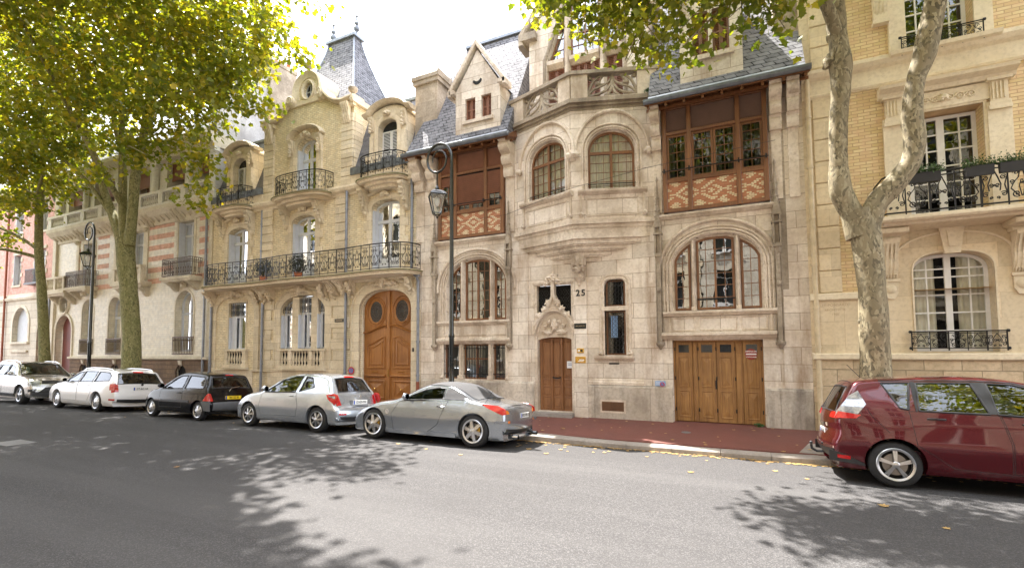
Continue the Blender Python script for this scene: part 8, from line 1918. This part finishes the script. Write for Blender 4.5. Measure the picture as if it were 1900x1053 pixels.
TR = empty('plane_tree', (2.22, -2.15, 0), 'thick mottled plane tree forking low in front of the honey stone house', 'tree', 'street plane trees')
m = MB(); y = -2.15
limb(m, [(2.30, y, -.05), (2.27, y, .5), (2.24, y, 1.5), (2.26, y, 2.6), (2.24, y, 3.5), (2.19, y, 4.1), (2.08, y, 4.6)], [0.377, 0.279, 0.246, 0.226, 0.217, 0.246, 0.246], 22, .10, 1, 9)
limb(m, [(2.10, y, 4.1), (2.0, y, 4.55), (1.83, y, 5.05), (1.82, y, 5.6), (1.86, y+.02, 6.3), (1.92, y, 7.1), (1.94, y, 7.5), (1.90, y, 8.2), (1.85, y-.1, 9.5), (1.6, y-.3, 11.2), (1.2, -2.5, 13)], [0.205, 0.197, 0.184, 0.164, 0.156, 0.164, 0.205, 0.172, 0.139, 0.098, 0.049], 20, .13, 2, 7)
limb(m, [(2.22, y, 4.2), (2.38, y, 4.68), (2.66, y, 5.02), (2.90, y, 5.35), (3.0, y, 5.75), (2.98, y, 6.3), (3.06, y, 6.9), (3.22, y, 7.4), (3.40, y, 8.3), (3.7, y-.2, 9.8), (4.2, y-.4, 11.5)], [0.189, 0.189, 0.180, 0.168, 0.164, 0.160, 0.156, 0.172, 0.164, 0.123, 0.066], 20, .14, 3, 7)
for i, (px, pz, r_) in enumerate(((1.72, 7.62, .20), (1.76, 8.1, .14), (1.70, 5.95, .12), (2.0, 3.6, .11), (2.06, 3.05, .09), (1.99, 2.5, .07), (1.68, 5.0, .10), (2.3, 4.3, .20))): knot(m, (px+(.07 if px < 2.3 else -.05), y-.0, pz), r_*.8, i+3)
limb(m, [(1.93, y, 8.0), (1.5, -2.7, 8.9), (.6, -3.3, 9.5), (-.6, -3.9, 9.6), (-1.9, -4.3, 9.35), (-3.1, -4.5, 9.0)], [.12, .10, .085, .06, .04, .02], 8, .1, 5, 5)
limb(m, [(.6, -3.3, 9.5), (.3, -3.8, 8.6), (-.2, -4.2, 7.9), (-.75, -4.4, 7.35)], [.04, .03, .022, .012], 6, .1, 6, 4)
limb(m, [(-.9, -3.95, 9.55), (-1.3, -4.2, 8.6), (-1.55, -4.4, 7.8), (-1.75, -4.5, 7.3)], [.035, .028, .02, .01], 6, .1, 7, 4)
limb(m, [(3.45, y, 8.6), (4.6, -3.2, 10), (6, -4, 11)], [.13, .10, .05], 8, .1, 8, 5); limb(m, [(1.85, y, 9.6), (1.2, -3.6, 11), (.3, -5.2, 12)], [.12, .09, .04], 8, .1, 9, 5)
m.build('trunk', M['bark'], TR, smooth=70)
hang0 = [(-3.25, 9.05, .42), (-2.85, 8.50, .5), (-2.3, 8.45, .55), (-1.75, 8.3, .5), (-1.35, 7.55, .38), (-1.3, 8.3, .55), (-.75, 7.75, .5), (-.45, 8.2, .55), (.1, 7.95, .5), (.55, 7.75, .5), (.95, 7.75, .45), (1.2, 8.1, .4), (-.9, 7.35, .3), (.6, 7.35, .32), (-2.3, 7.95, .3), (-1.85, 8.85, .6), (-2.8, 9.2, .6)]
hang = [(x_, z_+.38, r__) for x_, z_, r__ in hang0]
cl = [((x, -4.4+.3*sin(x*5), z), (r_*1.05, r_*1.3, r_*.8), int(700*r_*r_+50)) for x, z, r_ in hang]
cl += [((-1.2, -4.3, 9.85), (2.3, 1.6, .6), 1400), ((.6, -4.2, 9.75), (1.5, 1.5, .7), 900), ((3.2, -4.0, 12.2), (5.6, 4.6, 2.8), 11500), ((5.2, -5.2, 10.8), (4.2, 3.0, 1.8), 4200), ((1.2, -5.2, 11.0), (3.6, 2.6, 1.4), 3000), ((-.8, -3.0, 12), (3.2, 3, 2), 2500)]
me, twg = crown(cl, LOBE, .128, 11); cr_ = link('crown', me, M['leafR'], TR); tag(twg.build('twigs', M['bark'], cr_), kind='stuff')

TL = empty('plane_tree', (-22.2, -2.15, 0), 'tall leafy plane tree in front of the banded house', 'tree', 'street plane trees')
m = MB()
limb(m, [(-22.15, y, -.05), (-22.2, y, .8), (-22.25, y, 2.5), (-22.6, y, 4.5), (-22.9, y, 5.8), (-23.0, y, 6.7)], [0.441, 0.350, 0.312, 0.304, 0.319, 0.350], 22, .06, 11, 8)
for i, (pts, rd_) in enumerate((([(-23.1, y, 6.4), (-23.75, y, 7.4), (-24.6, y, 8.6), (-25.2, -2.3, 10.2), (-26.0, -2.6, 12.5), (-26.6, -3, 15)], [0.213, 0.190, 0.160, 0.129, 0.091, 0.038]), ([(-23.0, y, 6.4), (-23.25, y, 7.8), (-23.5, -2.1, 9.4), (-23.9, -2, 11.4), (-24.2, -2, 14), (-24, -2.2, 17)], [0.198, 0.167, 0.152, 0.122, 0.084, 0.030]),
        ([(-22.7, y, 6.4), (-22.55, y, 7.7), (-22.45, y, 9.2), (-22.0, -2.2, 10.2), (-21.3, -2.4, 11.6), (-20, -2.8, 13.6), (-18.5, -3.2, 15)], [0.213, 0.190, 0.175, 0.152, 0.129, 0.084, 0.038]), ([(-23.3, y, 7.8), (-22.9, -2.4, 9.8), (-23, -2.8, 12), (-22.6, -3, 15)], [0.106, 0.091, 0.068, 0.030]),
        ([(-24.0, y, 7.7), (-25.6, -2.6, 9.6), (-27.6, -3, 11), (-29, -3.3, 11.8)], [0.091, 0.076, 0.053, 0.023]), ([(-21.6, y, 11), (-19.5, -3, 11.2), (-17.4, -3.4, 11), (-15.2, -3.6, 10.4)], [0.084, 0.061, 0.038, 0.015]), ([(-22, -2.2, 10), (-20.4, -3.4, 9.6), (-18.6, -4.2, 9.0), (-17, -4.5, 8.3)], [0.053, 0.038, 0.027, 0.011]), ([(-23.2, y, 8), (-23, -4, 11), (-22, -6, 13.5)], [0.122, 0.084, 0.038]))):
    limb(m, pts, rd_, 12, .08, i+20, 5)
m.build('trunk', M['barkg'], TL, smooth=70)
cl = [((-22.5, -3.4, 16.2), (7.2, 5.6, 3.6), 9000), ((-25.5, -3.6, 13.4), (4.6, 4.2, 2.3), 4200), ((-18.8, -3.8, 13.6), (4.8, 4.0, 2.3), 5200), ((-15.3, -3.6, 12.8), (2.7, 2.6, 1.7), 2200), ((-17.2, -3.6, 11.0), (2.4, 2.0, 1.3), 1400), ((-14.7, -3.4, 10.5), (1.3, 1.4, 1.0), 480), ((-18.8, -3.8, 9.5), (1.5, 1.3, .8), 420), ((-16.4, -3.2, 8.8), (1.0, 1.0, .7), 200), ((-17.0, -3.0, 7.6), (.7, .7, .5), 90), ((-27.0, -3.6, 10.8), (2.4, 2.0, 1.3), 1000), ((-24.6, -4.6, 11.2), (1.8, 1.5, 1.0), 600), ((-21.2, -4.4, 11.4), (2.0, 1.6, .9), 700), ((-13.0, -3.2, 11.9), (1.0, 1.0, .7), 240), ((-20.2, -4.4, 8.6), (.8, .7, .4), 80), ((-12.6, -3.6, 13.2), (1.6, 1.8, 1.2), 560)]
me, twg = crown([(c_, r_q, int(n_*1.42)) for c_, r_q, n_ in cl], STAR, .155, 12); cr_ = link('crown', me, M['leafL'], TL); tag(twg.build('twigs', M['barkg'], cr_), kind='stuff')

TF = empty('plane_tree', (-29.4, -2.15, 0), 'slender green-barked plane tree in front of the pink house', 'tree', 'street plane trees')
m = MB(); limb(m, [(-29.3, y, -.05), (-29.4, y, 1.5), (-29.9, y, 4.3), (-30.5, y, 6.8), (-30.7, y, 9), (-30.6, y, 11), (-30.2, -2.4, 14), (-30.5, -3, 17)], [0.274, 0.216, 0.194, 0.173, 0.151, 0.130, 0.086, 0.036], 18, .07, 31, 7)
for i, pts in enumerate(([(-30.5, y, 6.9), (-31.6, -2.5, 7.6), (-33, -3, 8.2), (-34.5, -3.5, 8.4)], [(-30.6, y, 8), (-29.2, -2.8, 9), (-27.6, -3.2, 9.8)], [(-30.6, y, 9.4), (-32.2, -2.8, 10.5), (-34, -3.2, 11.5)], [(-30.7, y, 6.6), (-31.6, -3.2, 6.9), (-33, -4, 6.6)])): limb(m, pts, [.09, .07, .05, .02][:len(pts)], 8, .1, i+40, 5)
m.build('trunk', M['barkg'], TF, smooth=70)
cl = [((-31, -3.3, 14.8), (6.0, 5.0, 3.6), 7000), ((-32.5, -3.4, 11.0), (4.2, 3.2, 1.8), 2800), ((-29.0, -3.6, 10.8), (2.6, 2.4, 1.3), 1000), ((-33.5, -3.6, 8.1), (2.4, 1.8, .7), 620), ((-32.0, -3.6, 9.2), (1.8, 1.5, .6), 350), ((-28.2, -3.6, 8.7), (1.4, 1.2, .6), 330), ((-35, -4, 6.8), (1.6, 1.4, .7), 450), ((-30.6, -4.2, 7.4), (1.0, .9, .5), 160)]
me, twg = crown([(c_, r_q, int(n_*1.42)) for c_, r_q, n_ in cl], STAR, .155, 13); cr_ = link('crown', me, M['leafL'], TF); tag(twg.build('twigs', M['barkg'], cr_), kind='stuff')
# the row across the street; only its shade falls into the view
for i, (x, lab, cl) in enumerate(((-24.5, 'plane tree across the street, farthest left of the photographer', [((-21.8, -8.0, 15.2), (5.0, 3.0, 2.0), 6500), ((-29, -10.5, 14.8), (5, 4.4, 2.4), 6000)]), (-16.0, 'plane tree across the street, left of the photographer', [((-14.3, -7.3, 15.4), (4.0, 2.7, 1.9), 8500), ((-11.4, -8.0, 15.2), (2.5, 1.7, 1.3), 4200), ((-9.6, -7.6, 15.2), (1.4, 1.2, .9), 1300), ((-18.0, -6.6, 15.6), (3.6, 2.4, 1.6), 4500), ((-13.6, -11.6, 14.6), (5.0, 3.3, 2.4), 5500), ((-17.5, -11.5, 14.6), (5, 4.4, 2.4), 6500), ((-9.6, -11.6, 14.4), (3.4, 3.0, 1.7), 2500)]), (11.5, 'plane tree across the street, right of the photographer', [((10, -13.5, 14), (6, 4.5, 3), 5500)]))):
    t_ = empty('plane_tree', (x, -16.3, 0), lab, 'tree', 'street plane trees'); m = MB(); limb(m, [(x, -16.3, 0), (x, -16.2, 3), (x+.2, -16, 7), (x+1, -14.5, 10.5), (x+2, -12.8, 13), (x+2.6, -11.5, 15)], [.5, .4, .36, .26, .15, .06], 16, .08, 50+i, 6); limb(m, [(x+.2, -16, 6.8), (x-1.2, -14, 11), (x-2, -12, 14)], [.3, .18, .06], 12, .08, 60+i, 6); m.build('trunk', M['bark'], t_, smooth=70)
    me, twg = crown(cl, STAR, .20, 14+i); link('crown', me, M['leafL'], t_)

# ------------------------------------------------------------------ street lamps
def lamp():
    e = empty('street_lamp', (0, 0, 0), 'x', 'street lamp', 'scrolled street lamps')
    m = MB(); m.lathe([(.20, 0), (.20, .05), (.17, .10), (.17, .16), (.12, .22), (.115, .9), (.135, .93), (.135, .99), (.09, 1.05), (.072, 1.2), (.066, 2.3), (.078, 2.32), (.078, 2.38), (.062, 2.42), (.05, 6.2), (.046, 6.9)], (0, 0, 0), 14); m.build('pole', M['black'], e, local=True, smooth=40)
    m = MB(); P = [(0, 0, 6.85)]
    for i in range(61):
        t = i/60; a = radians(-6+560*t); r_ = .44*(1-t)+.17*t if t > .3 else .44*(1-t)+.17*t; P.append((-.44+r_*cos(a)+.0, 0, 7.18+r_*1.12*sin(a)))
    P = [(0, 0, 6.85), (.0, 0, 7.0)]+P[2:]
    m.tube(P, .034, 8, taper=[.042-.022*i/(len(P)-1) for i in range(len(P))]); m.build('scroll_arm', M['black'], e, local=True, smooth=60)
    LF_ = lambda p: Vector((-.47+(p.x+.47)*1.3, p.y*1.3, 6.40+(p.z-6.40)*1.22))
    m = MB(LF_); cx, zt = -.47, 6.26; m.tube([(cx, 0, 6.74), (cx, 0, zt+.1)], .014, 6); m.lathe([(.03, 0), (.05, .03), (.035, .07), (.02, .1)], (cx, 0, zt+.10), 8)
    m.lathe([(.225, -.02), (.24, .0), (.20, .05), (.12, .10), (.07, .12)], (cx, 0, zt-.02), 4)
    for k in range(4):
        a = pi/2*k; m.tube([(cx+.215*cos(a), .215*sin(a), zt-.03), (cx+.11*cos(a), .11*sin(a), zt-.44)], .011, 5); b = a+pi/2
        m.tube([(cx+.11*cos(a), .11*sin(a), zt-.44), (cx+.11*cos(b), .11*sin(b), zt-.44)], .012, 5); m.tube([(cx+.10*cos(a), .10*sin(a), zt-.45), (cx, 0, zt-.52)], .008, 4)
    m.lathe([(.03, 0), (.015, -.05), (.001, -.06)], (cx, 0, zt-.50), 8); ln = m.build('lantern', M['black'], e, local=True, smooth=30)
    m = MB(LF_); V4 = []
    for z, r_ in ((zt-.035, .205), (zt-.435, .103)): V4 += [(cx+r_*cos(pi/2*k), r_*sin(pi/2*k), z) for k in range(4)]
    m.add(V4, [(k, (k+1) % 4, 4+(k+1) % 4, 4+k) for k in range(4)]); m.build('lantern_glass', M['lampglass'], ln, local=True)
    m = MB(LF_); m.lathe([(.02, .1), (.05, .05), (.06, -.02), (.04, -.10), (.001, -.13)], (cx, 0, zt-.15), 10); m.build('bulb', M['white'], ln, local=True, smooth=60)
    return e
l1 = lamp(); l1.location = (-6.90, -2.30, .03); l1['label'] = 'black scrolled street lamp standing behind the grey roadster'
l2 = copy_tree(l1); l2.location = (-25.12, -2.30, .03); l2['label'] = 'black scrolled street lamp standing behind the white estate car'

# ------------------------------------------------------------------ fallen leaves and weeds
M['dry'] = leafmat('dry yellow leaves', (.40, .26, .10), (.52, .36, .15), (.26, .15, .06), .15); M['dryp'] = M['dry']
V = []; F = []; r_ = random.Random(5)
def road_z(y):
    for (a, za), (b, zb) in zip(prof, prof[1:]):
        if b <= y <= a: return za+(zb-za)*(y-a)/(b-a)
    return 0
def fleaf(x, y, s):
    z = (.018+(y-KY-.29)*.107/(-.02-KY-.29) if y > KY+.29 else kh(x)+.002 if y > KY+.02 else road_z(y))+.006; a = r_.uniform(0, 6.28); b = len(V); cu = r_.uniform(.1, .5)
    for p, q in LOBE: u, v = p*s, (q-.5)*s; V.append((x+u*cos(a)-v*sin(a), y+u*sin(a)+v*cos(a), z+cu*(u*u+v*v)/s*.9)); 
    F.append(tuple(range(b, b+len(LOBE))))
for k in range(1600):
    x = r_.uniform(-24, 10); d = abs(r_.gauss(0, .085)); fleaf(x, KY-.01-d, r_.uniform(.03, .09))
for k in range(75): fleaf(r_.uniform(-9, 4), r_.uniform(KY+.3, -.1), r_.uniform(.05, .095))
for k in range(55): fleaf(r_.uniform(-20, 4), KY-.1-abs(r_.gauss(0, .9)), r_.uniform(.05, .10))
for x, y, s in ((-9.0, -7.9, .10), (-.8, -4.6, .1), (1.6, -5.4, .12), (-3.5, -4.2, .1), (-4.0, -3.9, .12)): fleaf(x, y, s)
me = bpy.data.meshes.new('fl'); me.from_pydata(V, [], F); me.update(); tag(link('fallen_leaves', me, M['dry']), 'dry yellow leaves lying along the gutter and pavement', 'fallen leaves', kind='stuff')
def weed(x, y, z, n, s, lab, cat='weed'):
    m = MB(); r2 = random.Random(int(x*10))
    for k in range(n): a = r2.uniform(0, 6.28); q = r2.uniform(0, s); leaf(m, Vector((x+q*cos(a), y-abs(q*sin(a))*.6, z+r2.uniform(0, s*.6))), .05*r2.uniform(.5, 1.2), r2)
    o = m.build('weed', M['plantg']); tag(o, lab, cat)
weed(.36, -.02, .13, 160, .11, 'green weed sprouting at the foot of the garage door')
weed(-2.0, -.12, 8.9, 170, .17, 'thin green weed growing on the right end of the stone balustrade')
# cloth-bound cable along the fronts
def cable(pts, lab):
    m = MB(); m.tube(pts, .006, 4); tag(m.build('overhead_cable', M['trim']), lab, 'cable')
cable([(-9.7, -.45, 6.0), (-6.2, -.4, 6.02), (-4.05, -.86, 6.35), (-2.0, -.5, 6.72), (.9, -.3, 6.95)], 'thin dark cable strung across the bay of number 25')

# ------------------------------------------------------------------ separate pieces of one kind become parts of their own
def split_parts(names, gap=.13):
    for o in list(bpy.data.objects):
        if o.type != 'MESH' or o.name.split('.')[0] not in names or any(q.parent == o for q in bpy.data.objects): continue
        me = o.data; n = len(me.vertices)
        if me.users > 1 or n == 0: continue
        par = list(range(n))
        def find(a):
            while par[a] != a: par[a] = par[par[a]]; a = par[a]
            return a
        for e in me.edges:
            a, b = find(e.vertices[0]), find(e.vertices[1])
            if a != b: par[a] = b
        comp = {}
        for v in me.vertices:
            r = find(v.index); c = v.co
            if r in comp: q = comp[r]; comp[r] = [min(q[0], c.x), min(q[1], c.y), min(q[2], c.z), max(q[3], c.x), max(q[4], c.y), max(q[5], c.z)]
            else: comp[r] = [c.x, c.y, c.z, c.x, c.y, c.z]
        K = list(comp); g = gap.get(o.name.split('.')[0], .13) if isinstance(gap, dict) else gap; lab = {k: k for k in K}
        def f2(a):
            while lab[a] != a: lab[a] = lab[lab[a]]; a = lab[a]
            return a
        for i, a in enumerate(K):
            A_ = comp[a]
            for b in K[i+1:]:
                B_ = comp[b]
                if all(A_[k]-g <= B_[k+3] and B_[k]-g <= A_[k+3] for k in range(3)): lab[f2(a)] = f2(b)
        roots = sorted({f2(k) for k in K}, key=lambda k: comp[k][0])
        if len(roots) < 2: continue
        vr = [f2(find(i)) for i in range(n)]
        for k, r in enumerate(roots):
            bm = bmesh.new(); bm.from_mesh(me); bm.verts.ensure_lookup_table()
            bmesh.ops.delete(bm, geom=[v for v in bm.verts if vr[v.index] != r], context='VERTS')
            nm = bpy.data.meshes.new(me.name); bm.to_mesh(nm); bm.free()
            for mt in me.materials: nm.materials.append(mt)
            c = o.copy(); c.data = nm; C.objects.link(c)
        bpy.data.objects.remove(o)
split_parts({'plinth', 'pilaster', 'quoin_pilaster', 'window_surround', 'balcony_bracket', 'stone_balcony', 'salmon_band', 'panel_band', 'stone_urn', 'ridge_flashing', 'ledge', 'carved_keystone', 'stone_mullion', 'arch_surround', 'loggia_column',
             'wall_joint', 'fog_lamp', 'exhaust_pipe', 'wing_emblem', 'roof_rail', 'deck_seam', 'porch_gable', 'rendered_edge', 'balustrade_tracery', 'arched_door', 'rusticated_base', 'dormer_coping', 'window_trim', 'tailgate_gap', 'pillar_trim', 'fixed_strip', 'bright_band', 'casement_panel', 'folded_shutter', 'intercom', 'grille_slat', 'iron_grille'},
            {'salmon_band': .34, 'window_surround': .30, 'quoin_pilaster': .2, 'panel_band': .2, 'balustrade_tracery': .08, 'window_trim': .45, 'carved_keystone': .1, 'folded_shutter': .05, 'balcony_bracket': .03, 'iron_grille': .25})
